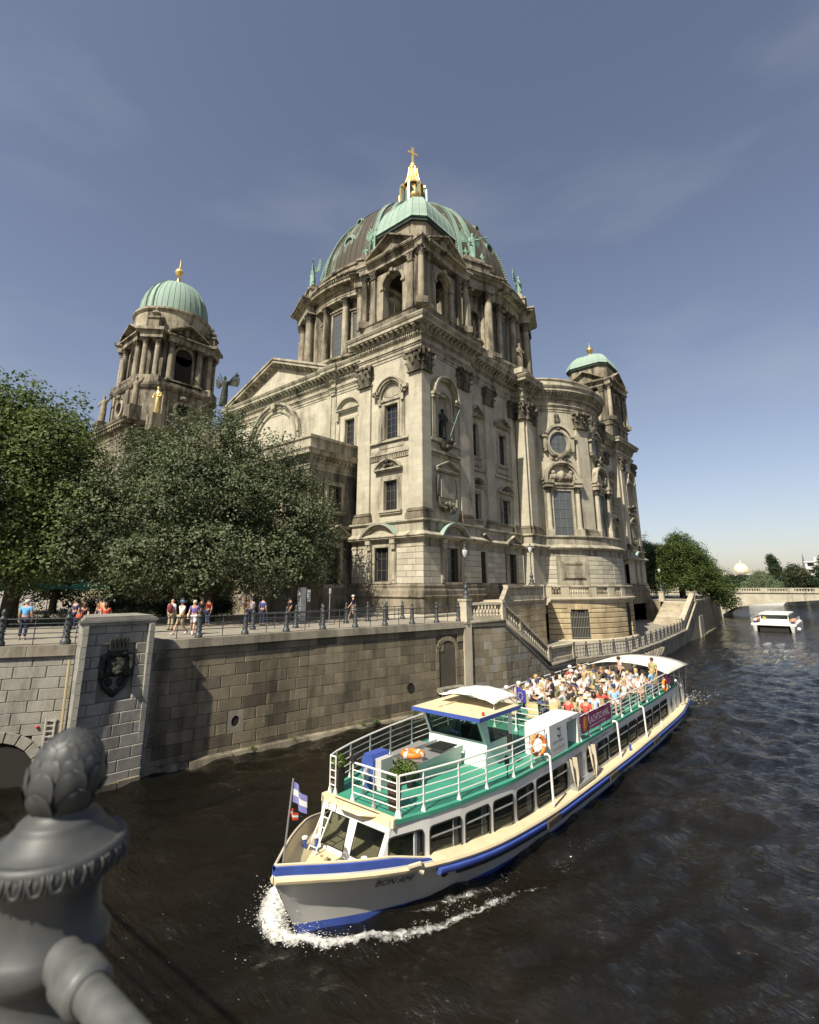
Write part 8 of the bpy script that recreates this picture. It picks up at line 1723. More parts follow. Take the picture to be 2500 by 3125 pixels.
tree('chestnut_tree', (-22.6, 103, .1), 'big dark chestnut tree leaning over the river wall', [(0, 0, 6.6, 4.3, .85), (2.4, 1, 4.6, 3.2, .85), (.8, -1, 8.6, 3.2, .8), (-2.8, -1, 5.4, 3.6, .9), (3.6, 3, 2.4, 2.4, .9), (1.5, -2.5, 3.2, 3.0, .8), (-1.5, -2.5, 7.4, 2.6, .9), (4.6, 5, .6, 1.7, .9), (-3.5, -2.5, 3.0, 2.8, .8), (-.2, -.5, 10.2, 1.8, .7)], 8500, .20, 5, CHEST, .35, GT, shell=.4, flat=1.1)
tree('far_chestnut_tree', (-24.4, 118, .1), 'second dark chestnut tree behind and right of the biggest one', [(0, 0, 6, 4.4, .85), (3.0, 0, 4.2, 3.4, .9), (5.0, 1, 1.4, 2.6, .9), (2, -2, 6.8, 2.6, .9), (6, 2, -1.0, 1.7, .9), (-3, 0, 5, 3.6, .9)], 5500, .24, 6, CHEST, .35, GT, shell=.45, flat=1.1)
tree('pale_tree', (-31.5, 108, .1), 'pale yellowish green tree between the cathedral and the chestnuts', [(0, 0, 7, 3.6, 1), (2, 0, 9, 2.2, 1), (-2, 0, 9, 2.8, 1), (1.5, -1, 4, 3, 1), (-2, -1, 4, 3.2, 1), (3.2, -1, 6.2, 1.8, 1)], 5000, .22, 7, PALEL, .25, GT, shell=.6)
tree('rusty_tree', (-24.6, 110, .1), 'chestnut crown with rusty brown leaves between the dark ones', [(0, 0, 8.6, 2.3, .8), (1.6, 0, 8.9, 1.5, .7)], 1600, .2, 8, leafmat('rusty_leaf', (.07, .055, .02), (.15, .10, .04), .2), .2, GT, shell=.5, limbs=2)
FG = 'trees beyond the far bridge'
def ft(name, px, Y, label, lobes, n, size, seed, mat, **k): tree(name, (px*Y, Y, -.3), label, lobes, n, size, seed, mat, .3, FG, limbs=2, **k)
ft('poplar_tree', -.0835, 270, 'slim dark poplar rising high beyond the far bridge', [(0, 0, 3, 3.0, 1), (.2, 0, 6, 2.6, 1.2), (0, 0, 9, 2.2, 1.2), (-.6, 0, 12, 1.6, 1.3), (-1.2, 0, 14, .9, 1.4)], 2600, .4, 21, DARKL)
ft('willow_tree', -.105, 240, 'pale drooping willow beyond the far bridge', [(0, 0, 4.2, 3.4, .9), (-2.8, 0, 3, 3., .9), (2.8, 0, 3, 3., .9), (0, 0, 6, 2.4, .8), (-4.5, 0, 1.8, 2, .9), (4.4, 0, 1.8, 2, .9)], 3000, .36, 22, WILL, droop=1.6)
ft('round_tree', -.060, 260, 'round brownish green tree right of the poplar', [(0, 0, 5, 4.2, 1), (-3.5, 0, 3.5, 3.4, 1), (3.6, 0, 3.4, 3.4, 1), (0, 0, 8, 2.6, .9)], 2600, .4, 23, DARKL, extra=[(leafmat('brownish_leaf', (.05, .055, .02), (.11, .10, .045), .2), [(0, 0, 5, 4.3, 1), (2, 0, 6, 3, 1)], 900)])
ft('dark_bush_tree', -.093, 255, 'low dark tree at the foot of the poplar', [(0, 0, 2.5, 3., 1), (3, 0, 2, 2.6, 1), (-2, 0, 4, 2.4, 1)], 1500, .4, 24, DARKL)
ft('edge_tree', -.024, 300, 'dark tall tree at the right picture edge', [(0, 0, 8, 3.4, 1.4), (1, 0, 13, 2.4, 1.3), (0, 0, 3, 3.6, 1)], 1700, .45, 25, DARKL)
ft('low_tree', -.129, 330, 'low grey green tree under the distant ribbed dome', [(0, 0, 5, 4, .8), (5, 0, 4, 3.6, .8), (-5, 0, 4, 4, .8), (9, 0, 6, 3, .8)], 1700, .5, 26, DARKL)
for k, (a, Y) in enumerate(((-.155, 300), (-.118, 350), (-.075, 330), (-.045, 300), (-.035, 340), (-.01, 320))): ft('bushy_tree', a, Y, ['bushy tree left of the distant dome', 'bushy tree between dome and willow', 'bushy tree behind the poplar foot', 'bushy tree in front of the white block', 'bushy tree behind the round tree', 'bushy tree beside the right edge tree'][k], [(0, 0, 3, 4.2, .8), (5, 0, 2.5, 3.6, .8), (-5, 0, 2.5, 3.8, .8)], 1100, .55, 30+k, DARKL)
# hedge and shrubs behind the people on the left
V, Fc = leaves([(-36.5+k*.55-6.6, 4.0+k*.98, .55, .75, .8) for k in range(13)]+[(-36.9+k*.55-6.6, 4.2+k*.98, .35, .7, .7) for k in range(13)], 3400, .07, 41, shell=.9); h_ = np_mesh('hedge', V, Fc, LIME); tag(h_, 'low clipped green hedge behind the walkers on the left', 'hedge')
V, Fc = leaves([(-45.5+k*1.1, 15.4+k*1.0, .9, 1.0, .8) for k in range(8)], 2600, .1, 42, shell=.9); h_ = np_mesh('flower_shrubs', V, Fc, DARKL); tag(h_, 'dark flowering shrubs around the parasol terrace', 'shrub')
V, Fc = leaves([(-24.2, 14.5, WZ+.3, .18, .6), (-22.0, 21.8, WZ+.25, .16, .6), (-21.7, 22.6, WZ+.3, .2, .6), (-23.2, 15.6, WZ+.2, .12, .6), (-21.2, 25.4, WZ+.3, .2, .7), (-22.9, 17.8, WZ+.2, .1, .6)], 240, .04, 43, shell=.9); h_ = np_mesh('wall_weeds', V+np.array([.32, 0, 0]), Fc, PLANE_); tag(h_, 'small green weeds growing on the quay wall footing', 'weeds', kind='stuff')
# ================================================================ street furniture, statues, foreground post, far things
PC = Vector((-1.86, .635, .62))
POSTM = plain('grey_bridge_iron', (.058, .060, .058), .52, .2, .4, .3, 26.)
BP = empty('bridge_post', PC, 'large grey cast iron bridge post with a pine cone finial in the foreground', 'post')
b = MB(); b.lathe([(.16, 0), (.16, .1), (.14, .16), (.128, .2), (.128, .665), (.138, .705), (.145, .745), (.145, .775), (.125, .795), (.118, .835), (.128, .865), (.155, .89), (.16, .905), (.16, .93), (.150, .945), (.132, .97), (.124, 1.03), (.130, 1.065), (.146, 1.09)], PC, 40); b.build('shaft', POSTM, BP, True)
b = MB(); b.lathe([(.146, 1.085), (.158, 1.09), (.172, 1.10), (.178, 1.117), (.179, 1.151), (.175, 1.165), (.165, 1.170), (.161, 1.166), (.155, 1.168), (.134, 1.186), (.116, 1.205), (.108, 1.214), (.106, 1.222), (.098, 1.230), (.080, 1.238), (.072, 1.252), (.072, 1.262)], PC, 56); b.build('cap', POSTM, BP, True)
for k in range(24):                                        # egg and dart rim
    a = 2*math.pi*k/24; F = frame(PC+Vector((.1775*math.cos(a), .1775*math.sin(a), 1.135)), math.degrees(a)); b = MB(F)
    b.tube([(-.013, 0, .018), (-.016, .004, .0), (-.011, .002, -.021), (0, .001, -.026), (.011, .002, -.021), (.016, .004, 0), (.013, 0, .018)], .0042, 5); b.sphere((0, -.003, -.003), .011, 7, 5, .85, .6, 1.4); b.build('egg_ornament', POSTM, BP, True)
    b = MB(F); b.tube([(.0245, 0, .018), (.0245, .001, -.03)], .003, 5); b.build('dart_ornament', POSTM, BP, True)
b = MB(); cone = [(.066, 1.255), (.084, 1.275), (.094, 1.305), (.095, 1.335), (.088, 1.37), (.074, 1.405), (.054, 1.435), (.028, 1.455), (.002, 1.463)]; b.lathe([(r*.9, z) for r, z in cone], PC, 24); b.build('cone_core', POSTM, BP, True)
def cone_r(z): return float(np.interp(z, [c[1] for c in cone], [c[0] for c in cone]))
b = MB(); n, m = 8, 6                                       # one pine cone scale, reused
g = []
for i in range(n+1):
    t = i/n; w = .5*(.82+.18*min(1, t/.35)) if t < .4 else .5*max(0, 1-((t-.4)/.6)**2.4)**.5
    g.append([b.P(((-1+2*j/m)*w, (.06+.34*math.sin(math.pi*min(1, .12+t*.62)))*(1-.42*((-1+2*j/m)**2))+(.07 if (abs(-1+2*j/m) > .99 or i == n) else 0), t)) for j in range(m+1)])
for i in range(n):
    for j in range(m): b.face((g[i][j], g[i][j+1], g[i+1][j+1], g[i+1][j]))
tip = [g[n][j] for j in range(m+1)]
bk = [[b.P((b.v[q][0]*.92, b.v[q][1]-.12, b.v[q][2]-.03)) for q in row] for row in (g[n], g[n-2])]
for j in range(m): b.face((g[n][j], g[n][j+1], bk[0][j+1], bk[0][j]))
SCALE_ = meshdata(b, 'scale', POSTM, True)
row = 0; z = 1.252
while z < 1.445:
    r = cone_r(z+.012); cnt = max(4, int(round(2*math.pi*r/(.074 if z < 1.30 else .060 if z < 1.37 else .046)))); hgt = .080 if z < 1.3 else (.068 if z < 1.37 else .046); sw = 2*math.pi*r/cnt*1.06
    for k in range(cnt):
        a = 2*math.pi*(k+.5*(row % 2))/cnt+.2*row; tilt = math.atan2(cone_r(z)-cone_r(z+hgt*.8), hgt*.8); o = bpy.data.objects.new('scale', SCALE_); COL.objects.link(o); o.parent = BP
        nrm = Vector((math.cos(a), math.sin(a), 0)); o.location = Vector((nrm.x*(cone_r(z)*.93), nrm.y*(cone_r(z)*.93), z)); o.rotation_euler = (tilt, 0, a-math.pi/2); o.scale = (sw, hgt*.62, hgt)
    row += 1; z += hgt*.50
d = Vector((.9995, .03, 0)); s0 = Vector((PC.x, PC.y, 1.545))
RAILM = plain('worn_rail_paint', (.10, .103, .098), .48, .25, .4, .5, 22.)
HRL = empty('bridge_handrail', tuple(s0), 'round grey iron handrail with a socket collar running from the foreground post', 'railing')
b = MB(); b.tube([s0+d*.05, s0+d*30], .040, 20); b.build('rail', RAILM, HRL, 40); b = MB(); b.tube([s0+d*.20, s0+d*.21, s0+d*.215, s0+d*.30, s0+d*.305, s0+d*.315], [.044, .058, .06, .058, .056, .044], 20); b.build('collar', RAILM, HRL, 40); b = MB(); b.tube([s0+d*.06, s0+d*.20], .05, 20); b.build('socket', RAILM, HRL, 40)
b = MB(); b.tube([s0-d*.05, s0-d*26], .044, 12); b.build('rail', RAILM, HRL, 40)
for zz in (-.35, -.7): b = MB(); b.tube([s0+d*.1+Vector((0, 0, zz)), s0+d*30+Vector((0, 0, zz))], .02, 10); b.build('lower_rail', RAILM, HRL, 40); b = MB(); b.tube([s0-d*.1+Vector((0, 0, zz)), s0-d*26+Vector((0, 0, zz))], .02, 10); b.build('lower_rail', RAILM, HRL, 40)
# ---- lamps
LG = plain('milky_lamp_glass', (.55, .57, .55), .25, vary=.05)
def lamp(x, y, z, h, label):
    e = empty('street_lamp', (x, y, z), label, 'street lamp', 'ornate candelabra lamps on the staircase'); s = h/4.
    b = MB(); b.lathe([(.34, 0), (.34, .1), (.26, .14), (.2, .32), (.24, .42), (.16, .5), (.1, .62), (.15, .72), (.2, .82), (.12, .95), (.07, 1.05), (.1, 1.12), (.055, 1.2), (.05, 1.6), (.08, 1.64), (.045, 1.7), (.04, 2.6), (.07, 2.66), (.04, 2.72), (.05, 2.95), (.12, 3.05), (.05, 3.08)], (x, y, z), 10); b.v = [(x+(p[0]-x)*s, y+(p[1]-y)*s, z+(p[2]-z)*s) for p in b.v]; b.build('post', IRON, e, True)
    b = MB(); b.lathe([(.09, 3.08), (.17, 3.3), (.2, 3.48), (.18, 3.62), (.11, 3.70)], (x, y, z), 8); b.v = [(x+(p[0]-x)*s, y+(p[1]-y)*s, z+(p[2]-z)*s) for p in b.v]; b.build('lantern_glass', LG, e)
    b = MB(); b.lathe([(.2, 3.6), (.12, 3.72), (.05, 3.8), (.08, 3.88), (.02, 3.98), (.015, 4.1)], (x, y, z), 8)
    for k in range(4): a = k*math.pi/2+.4; b.tube([(x+.1*math.cos(a), y+.1*math.sin(a), z+3.08), (x+.205*math.cos(a), y+.205*math.sin(a), z+3.48), (x+.12*math.cos(a), y+.12*math.sin(a), z+3.72)], .01, 4)
    b.v = [(x+(p[0]-x)*s, y+(p[1]-y)*s, z+(p[2]-z)*s) for p in b.v]; b.build('lantern_frame', IRON, e)
lamp(-20.2, 30.15, 1.56, 3.7, 'dark ornate lamp on the corner pedestal of the river staircase'); lamp(-22.85, 45.3, 2.48, 3.9, 'dark ornate lamp on the high landing balustrade before the apse'); lamp(-22.3, 87.6, 1.4, 3.8, 'distant ornate lamp beside the chestnut trees')
# ---- sign, info pillar, life ring, pole
o = MB(); o.box(-28.55, -28.2, 22.3, 22.75, GZ, 2.35); o = o.build('info_pillar', plain('grey_info_steel', (.40, .41, .40), .4, .4)); tag(o, 'tall grey steel information pillar behind the railing posts', 'pillar')
t = MB(); t.box(-28.19, -28.185, 22.34, 22.7, 1.5, 2.2); t.build('notice_panel', plain('pale_notice', (.5, .5, .48), .5), o)
e = empty('notice_sign', (-27.5, 22.4, GZ), 'small white notice board on a thin post right of the steel pillar', 'sign'); b = MB(); b.tube([(-27.5, 22.4, GZ), (-27.5, 22.4, 2.2)], .025, 6); b.build('pole', IRON, e); b = MB(); b.box(-27.49, -27.46, 22.28, 22.5, 1.45, 2.2); b.build('board', WHF, e); b = MB(); [b.box(-27.458, -27.455, 22.31, 22.47, 1.55+.14*k, 1.6+.14*k) for k in range(4)]; b.build('print', IRON, e)
e = empty('thin_pole', (-25.75, 22.7, GZ), 'thin metal pole with a white top plate by the back railing', 'pole'); b = MB(); b.tube([(-25.75, 22.7, GZ), (-25.75, 22.7, 2.2)], .025, 6); b.build('pole', plain('pinkish_pole', (.3, .25, .22), .6), e); b = MB(); b.box(-25.74, -25.72, 22.62, 22.78, 1.95, 2.3); b.build('plate', WHF, e)
e = empty('lifering_post', (-31.4, 20.2, GZ), 'grey post with a small hood holding a life ring by the lime tree', 'post'); b = MB(); b.tube([(-31.4, 20.2, GZ), (-31.4, 20.2, 2.0)], .05, 7); b.build('post', plain('red_brown_post', (.28, .07, .03), .6), e); b = MB(); b.box(-31.55, -31.25, 20.05, 20.35, 1.95, 2.25); b.build('hood', plain('grey_hood', (.25, .24, .22), .5), e)
lf = lifebuoy((-31.2, 20.05, 1.55), (.8, -.6, 0), 'white life ring with red bands hanging on the grey post', r=.36, t=.085); lf.material_slots[0].material = WHF
for c in lf.children: c.material_slots[0].material = REDF; c.material_slots[0].link = 'DATA'
b = MB()
for k in range(5): b.tube([(-31.15+.03*k, 20.0+.02*k, 1.3), (-31.2+.04*k, 20.0, .9-.05*k), (-31.14+.03*k, 20.03, .5-.06*k)], .022, 5)
o = b.build('rescue_rope', plain('orange_rope', (.55, .14, .03), .8)); tag(o, 'orange rescue rope hanging below the life ring', 'rope')
PG = plain('green_parasol_cloth', (.03, .20, .12), .8)
for k, (x, y) in enumerate(((-43.5, 10.4), (-45.5, 12.6), (-46.5, 15.4))):
    e = empty('parasol', (x, y, GZ), ['green parasol nearest the left picture edge', 'green parasol in the middle of the terrace row', 'green parasol closest to the curved stair'][k], 'parasol', 'green terrace parasols'); b = MB(); b.lathe([(1.7, 2.25), (.9, 2.62), (.05, 2.85)], (x, y, 0), 8, cap=False); b.build('canopy', PG, e); b = MB(); b.tube([(x, y, GZ), (x, y, 2.85)], .03, 6); b.build('pole', IRON, e)
# ---- colonnade and curved stair of the south entrance, half hidden by the trees
for k in range(6):
    x = -48.2-k*3.1; b = MB(); b.box(x-.8, x+.8, 23.6, 25.2, 0, 3.3); b.box(x-.9, x+.9, 23.5, 25.3, 3.3, 3.55); part(b, 'pedestal', TRIM); put(COLM, 'column', CATH, (x, 24.4, 3.55), 0, (1.15, 1.15, 7.2), TRIM)
b = MB(); b.box(-65, -47, 23.4, 26.3, 10.75, 12.4); b.box(-65.3, -46.7, 23.0, 26.3, 12.4, 13.0); part(b, 'porch_entablature', TRIM)
pts = [(-62.3, 22, .5), (-61, 21.6, 1.3), (-59, 21.4, 2.0), (-57, 21.5, 2.5), (-54.5, 22, 2.8), (-52, 22.4, 2.85)]
CS = empty('curved_stair', (-57, 22, 0), 'curved stone entrance stair with a swooping balustrade under the trees', 'staircase')
b = MB(); b.tube(pts, .2, 8); b.build('handrail', STAIR, CS, True)
for (x0, y0, z0), (x1, y1, z1) in zip(pts, pts[1:]):
    for q in range(4): f = (q+.5)/4; put(BALU, 'baluster', CS, (x0+(x1-x0)*f, y0+(y1-y0)*f, z0+(z1-z0)*f-.95), 0, (.3, .3, .85), STAIR)
b = MB(); [b.hexa([(x0, y0-.3, -.2), (x1, y1-.3, -.2), (x1, y1+2, -.2), (x0, y0+2, -.2), (x0, y0-.3, z0-.95), (x1, y1-.3, z1-.95), (x1, y1+2, z1-.95), (x0, y0+2, z0-.95)]) for (x0, y0, z0), (x1, y1, z1) in zip(pts, pts[1:])]; b.build('stair_body', STAIR, CS)
pedestal(CS, Vector((-51.6, 22.4)), 0, 3.0, .9); baluster_run(CS, Vector((-51, 22.4)), Vector((-43, 22.4)), 0., 0., .8, .3, .18)
# ---- statues
def statue(name, loc, h, face, label, mat, wings=0, arm=0, spear=0, cat='statue', group=None):
    wk = 1.4 if spear else 1.; e_ = (Vector(loc), wk*Vector((math.cos(R(face+90)), math.sin(R(face+90)), 0)), Vector((math.cos(R(face)), math.sin(R(face)), 0))); s = h/1.9
    t = empty(name, loc, label, cat, group); b = MB(e_); n = 14; rr_ = random.Random(int(loc[0]*7+loc[1]*3)); rows = []
    for z, rx, ry, fold in ((0, .20, .18, .03), (.25, .21, .18, .04), (.6, .20, .17, .045), (.95, .19, .16, .03), (1.15, .17, .13, .015), (1.35, .22, .14, .01), (1.48, .21, .13, 0), (1.56, .09, .09, 0), (1.62, .065, .07, 0), (1.70, .085, .095, 0), (1.79, .088, .1, 0), (1.87, .05, .06, 0), (1.90, .005, .005, 0)):
        rows.append([b.P((s*(rx+fold*math.sin(5*a+z*3))*math.cos(a)+s*.03*math.sin(z*2), s*(ry+fold*math.cos(4*a))*math.sin(a), s*z)) for a in [2*math.pi*k/n for k in range(n)]])
    for A_, C_ in zip(rows, rows[1:]):
        for k in range(n): b.face((A_[k], A_[(k+1) % n], C_[(k+1) % n], C_[k]))
    b.tube([(s*.2, 0, s*1.45), (s*.3, s*.08, s*1.2), (s*.12, s*.24, s*1.12)] if not arm else [(s*.2, 0, s*1.46), (s*.42, s*.1, s*1.5), (s*.62, s*.2, s*1.68)], [s*.075, s*.06, s*.04], 6); b.tube([(-s*.2, 0, s*1.45), (-s*.3, s*.06, s*1.2), (-s*.2, s*.22, s*1.02)], [s*.075, s*.06, s*.04], 6)
    b.build('body', mat, t, True)
    if wings:
        for q in (-1, 1):
            b = MB(e_)
            for k in range(6): a0 = .55-.22*k; L_ = .95-.07*k; b.hexa([(s*q*.08, -s*.14, s*1.35), (s*q*.14, -s*.14, s*1.42), (s*q*.14, -s*.18, s*1.42), (s*q*.08, -s*.18, s*1.35), (s*q*(.1+L_*math.cos(a0+.5)), -s*.3, s*(1.35+L_*math.sin(a0+.5)-.06)), (s*q*(.1+L_*math.cos(a0+.5)), -s*.3, s*(1.35+L_*math.sin(a0+.5)+.08)), (s*q*(.1+L_*math.cos(a0+.5)), -s*.34, s*(1.35+L_*math.sin(a0+.5)+.08)), (s*q*(.1+L_*math.cos(a0+.5)), -s*.34, s*(1.35+L_*math.sin(a0+.5)-.06))])
            b.build('wing', mat, t)
    if spear:
        b = MB(e_); b.tube([(s*.25, s*.3, s*.15), (s*.9, s*.45, s*2.15)], s*.022, 5); b.hexa([(s*.86, s*.43, s*2.0), (s*.92, s*.43, s*2.02), (s*.92, s*.46, s*2.02), (s*.86, s*.46, s*2.0), (s*.96, s*.44, s*2.4), (s*.98, s*.44, s*2.4), (s*.98, s*.45, s*2.4), (s*.96, s*.45, s*2.4)]); b.tube([(s*.2, s*.1, s*1.2), (s*.54, s*.37, s*1.05)], s*.03, 5); b.build('spear', BRONZE, t)
    if wings and arm: b = MB(e_); b.tube([(s*.6, s*.2, s*1.66), (s*1.0, s*.3, s*1.75)], [s*.02, s*.05], 6); b.build('trumpet', mat, t)
    return t
AGR = 'green bronze angels round the great dome'
for k, a in enumerate((-157.5, -112.5, -67.5, -22.5, 22.5)):
    p = pol(17.6, a, 46.4); statue('angel_statue', tuple(p), 4.2, a, ['winged bronze angel at the far left edge of the dome', 'winged bronze angel on the left front of the dome base', 'bronze angel half hidden left of the corner belvedere roof', 'bronze trumpet angel right of the corner belvedere roof', 'winged bronze angel at the far right edge of the dome'][k], BRONZE, 1, k % 2 or k == 0, group=AGR)
    for s in (-1, 1): c = pol(17.9, a+s*4.4, 45.6); statue('putto_statue', tuple(c), 2.1, a, '%s bronze child figure beside the %s dome angel' % ('left' if s < 0 else 'right', ['far left', 'left front', 'half hidden', 'trumpet', 'far right'][k]), BRONZE, group='bronze children on the dome base')
statue('niche_statue', (-25.0, 34.38, 14.85), 2.75, 0, 'dark bronze figure with a long spear in the east niche', DKBRONZE, spear=1)
b = MB(); b.box(-24.9, -23.9, 48.0, 49.4, 25.4, 26.0); part(b, 'pedestal', SAND); statue('stone_statue', (-24.4, 48.6, 26.0), 3.2, -15, 'weathered stone figure on the cornice beside the apse', STATUE)
for k in (0, 3, 6, 7):
    a = 22.5+45*k; aa = (a+180) % 360-180; c = pol(17.0, aa, 34.4); b = MB(); b.lathe([(.5, 0), (.55, .2), (.3, .4), (.42, .9), (.55, 1.1), (.35, 1.5), (.4, 2.0), (.2, 2.3), (.32, 2.7), (.1, 3.1), (.02, 3.4)], c, 10); o = b.build('drum_urn', PLIN, None, True); tag(o, 'dark carved urn in a niche of the drum pier %s' % ['at its right edge', 'at its left rear', 'left of the corner belvedere', 'right of the corner belvedere'][(0, 3, 6, 7).index(k)], 'urn', 'urns in the drum niches')
for k, (x, y, z, h, arm, mt) in enumerate(((-74.6, 27.4, 27.6, 4.6, 1, STATUE), (-86.6, 27.4, 27.6, 4.6, 1, STATUE), (-67, 27.5, 24.6, 4.0, 0, OLDGOLD))): b = MB(); b.box(x-.9, x+.9, y-.8, y+.8, z-2.2, z); part(b, 'pedestal', DARKS); statue('tower_statue', (x, y, z), h, -60, ['stone figure with a raised arm before the left tower', 'stone figure on the far left corner of the left tower', 'dull gilded figure at the right foot of the left tower'][k], mt, 0, arm)
statue('gable_statue', (-59.6, 32.8, 25.6), 4.2, -60, 'dark winged figure at the left end of the south gable', DKBRONZE, 1, 1)
# ---- other boats
CAT = empty('catamaran_boat', (-10.4, 110, WZ), 'white glass roofed catamaran tour boat approaching up the river', 'boat'); F = frame((-10.4, 106.8, WZ), -90)
for s in (-1, 1): b = MB(F); b.hexa([(s*2.55-.5, -14, -.5), (s*2.55+.5, -14, -.5), (s*2.55+.12, .3, -.5), (s*2.55-.12, .3, -.5), (s*2.55-.6, -14, 1.0), (s*2.55+.6, -14, 1.0), (s*2.55+.3, .8, 1.0), (s*2.55-.3, .8, 1.0)]); b.build('hull', WHITE, CAT)
b = MB(F); b.box(-3.1, 3.1, -14, .6, 1.0, 1.25); b.build('deck', WHITE, CAT); b = MB(F); b.box(-1.9, 1.9, -12, -2.4, 1.25, 2.6); b.build('cabin', BGL, CAT); b = MB(F); b.box(-2.1, 2.1, -12.5, -1.9, 2.6, 2.8); b.build('roof', WHITE, CAT); b = MB(F); b.hexa([(-2.2, -2.3, 1.25), (2.2, -2.3, 1.25), (2.0, -1.2, 1.25), (-2.0, -1.2, 1.25), (-2.0, -2.3, 1.9), (2.0, -2.3, 1.9), (1.9, -1.7, 1.8), (-1.9, -1.7, 1.8)]); b.build('bow_cover', WHITE, CAT)
b = MB(F); b.box(-2.0, 2.0, -9, .2, -.2, 1.0); b.build('tunnel', CAVE, CAT)
for s in (-1, 1): b = MB(F); [b.tube([(s*3.0, -10+k*1.5, 1.25), (s*3.0, -10+k*1.5, 2.1)], .03, 4) for k in range(8)]; b.tube([(s*3.0, -10, 2.1), (s*3.0, .5, 2.1)], .04, 4); b.build('railing', WHITE, CAT); b = MB(F); b.tube([(s*1.95, -2.3, 1.25), (s*1.95, -2.2, 2.6)], .07, 5); b.build('pillar', WHITE, CAT)
for k in range(7): person((-13.1+(k % 2)*.3+(5.2 if k > 3 else 0), 108.5+(k % 4)*1.2, WZ+1.0), 3.1, 'sitA', ['passenger in white on the left bow of the catamaran', 'passenger in red on the left side of the catamaran', 'passenger in tan on the left side of the catamaran', 'passenger in blue on the left rear of the catamaran', 'passenger in orange on the right bow of the catamaran', 'passenger in red on the right side of the catamaran', 'passenger in black on the right rear of the catamaran'][k], [WH_, RED_, KHAKI, SKYB, (.6, .25, .1), RED_, BLK][k], NAVY, BLK, 'hair', 'trousers', 'passengers on the catamaran')
b = MB(F); b.tube([(-1.3, .2, 1.2), (-1.3, .2, 2.4)], .02, 4); b.poly([(-1.3, .2, 2.4), (-.95, .2, 2.3), (-.95, .2, 1.8), (-1.3, .2, 1.9)]); o = b.build('yellow_flag', plain('yellow_cloth', (.55, .42, .05), .8), CAT); b = MB(F); b.sphere((3.3, -.5, .5), .3, 8, 6); b.build('fender', WHITE, CAT)
FB = empty('far_river_boat', (-28, 235, WZ), 'long low white excursion boat beyond the far bridge', 'boat'); F = frame((-28, 232, WZ), -70)
b = MB(F); b.hexa([(-10, -3, 0), (10, -3, 0), (9, 1.5, 0), (-10, 1.5, 0), (-10, -3, 1.2), (11, -3, 1.3), (10, 1.8, 1.3), (-10, 1.8, 1.2)]); b.build('hull', WHITE, FB); b = MB(F); b.box(-9.6, 0, -2.5, 1.4, 1.2, 2.3); b.build('window_band', GLASS, FB); b = MB(F); b.box(-9.8, .2, -2.6, 1.6, 2.3, 2.5); b.hexa([(0, -2.5, 1.3), (8, -2.5, 1.3), (8, 1.4, 1.3), (0, 1.4, 1.3), (0, -2.5, 3.4), (6.5, -2.3, 2.6), (6.5, 1.2, 2.6), (0, 1.4, 3.4)]); b.build('cabin', WHITE, FB); b = MB(F); b.tube([(1, 0, 3.2), (1, 0, 4.6)], .08, 4); b.poly([(1, 0, 4.6), (2.2, 0, 4.3), (2.2, 0, 3.4), (1, 0, 3.7)]); b.build('red_flag', REDF, FB)
# ---- far buildings
SY = Vector((-.128, .9918))*900; GD = plain('pale_gilded_ribs', (.58, .47, .24), .4, .5); PT = plain('pale_far_stone', (.50, .44, .36), .9)
SYN = empty('domed_synagogue', (SY.x, SY.y, 0), 'distant domed hall with a pale golden ribbed onion dome above the trees', 'building'); b = MB(); b.box(SY.x-11, SY.x+11, SY.y-11, SY.y+11, -2, 14); b.box(SY.x-26, SY.x-11, SY.y-6, SY.y+12, -2, 9); b.build('wall', PT, SYN); b = MB(); b.lathe([(9, 14), (9, 17), (8.6, 17.2)], (SY.x, SY.y, 0), 24); b.build('drum', PT, SYN, 30); dp = [(8.4, 17), (9.3, 19.5), (9.4, 22), (8.6, 25.5), (6.5, 28.8), (3.5, 31.2), (1.2, 32.3), (.8, 33.5), (.4, 36)]; b = MB(); b.lathe(dp, (SY.x, SY.y, 0), 32); b.build('dome', plain('pale_dome_sheet', (.52, .50, .42), .6), SYN, True)
for k in range(18): a = k*math.pi/9; b = MB(); b.tube([(SY.x+(r+.1)*math.cos(a), SY.y+(r+.1)*math.sin(a), z) for r, z in dp[:7]], .3, 4); b.build('rib', GD, SYN)
def block_house(name, cx_, cy_, w, d, h, label, rows, cols, mat, cut=None):
    e = empty(name, (cx_, cy_, 0), label, 'building', 'buildings beyond the far bridge'); b = MB(); b.box(cx_-w/2, cx_+w/2, cy_-d/2, cy_+d/2, -2, h); b.build('wall', mat, e); b = MB(); b.box(cx_-w/2-.4, cx_+w/2+.4, cy_-d/2-.4, cy_+d/2+.4, h, h+.5); b.box(cx_-w*.3, cx_+w*.2, cy_-d*.3, cy_+d*.3, h+.5, h+2.5); b.build('roof', mat, e)
    for r_ in range(rows):
        for c in range(cols): b = MB(); x = cx_-w/2+w*(c+.5)/cols; z = h*(r_+.45)/rows; b.box(x-w/cols*.3, x+w/cols*.3, cy_-d/2-.05, cy_-d/2+.05, z, z+h/rows*.5); b.build('window', GLASS, e)
    return e
block_house('white_apartment_block', -5.5, 320, 17, 14, 12.5, 'white flat roofed apartment block at the right picture edge', 4, 4, plain('white_render', (.62, .60, .56), .85)); block_house('pale_office_block', -96, 560, 60, 20, 11, 'pale low block left of the distant ribbed dome', 3, 12, PT); block_house('grey_office_block', -40, 520, 50, 20, 10, 'long grey block between the distant dome and the white flats', 3, 12, PT)
b = MB(); b.lathe([(1.4, 8), (.9, 14), (.05, 22)], (-19.4, 420, 0), 8); o = b.build('church_spire', plain('slate_spire', (.12, .13, .15), .7)); tag(o, 'thin dark pointed spire left of the white flats', 'spire')
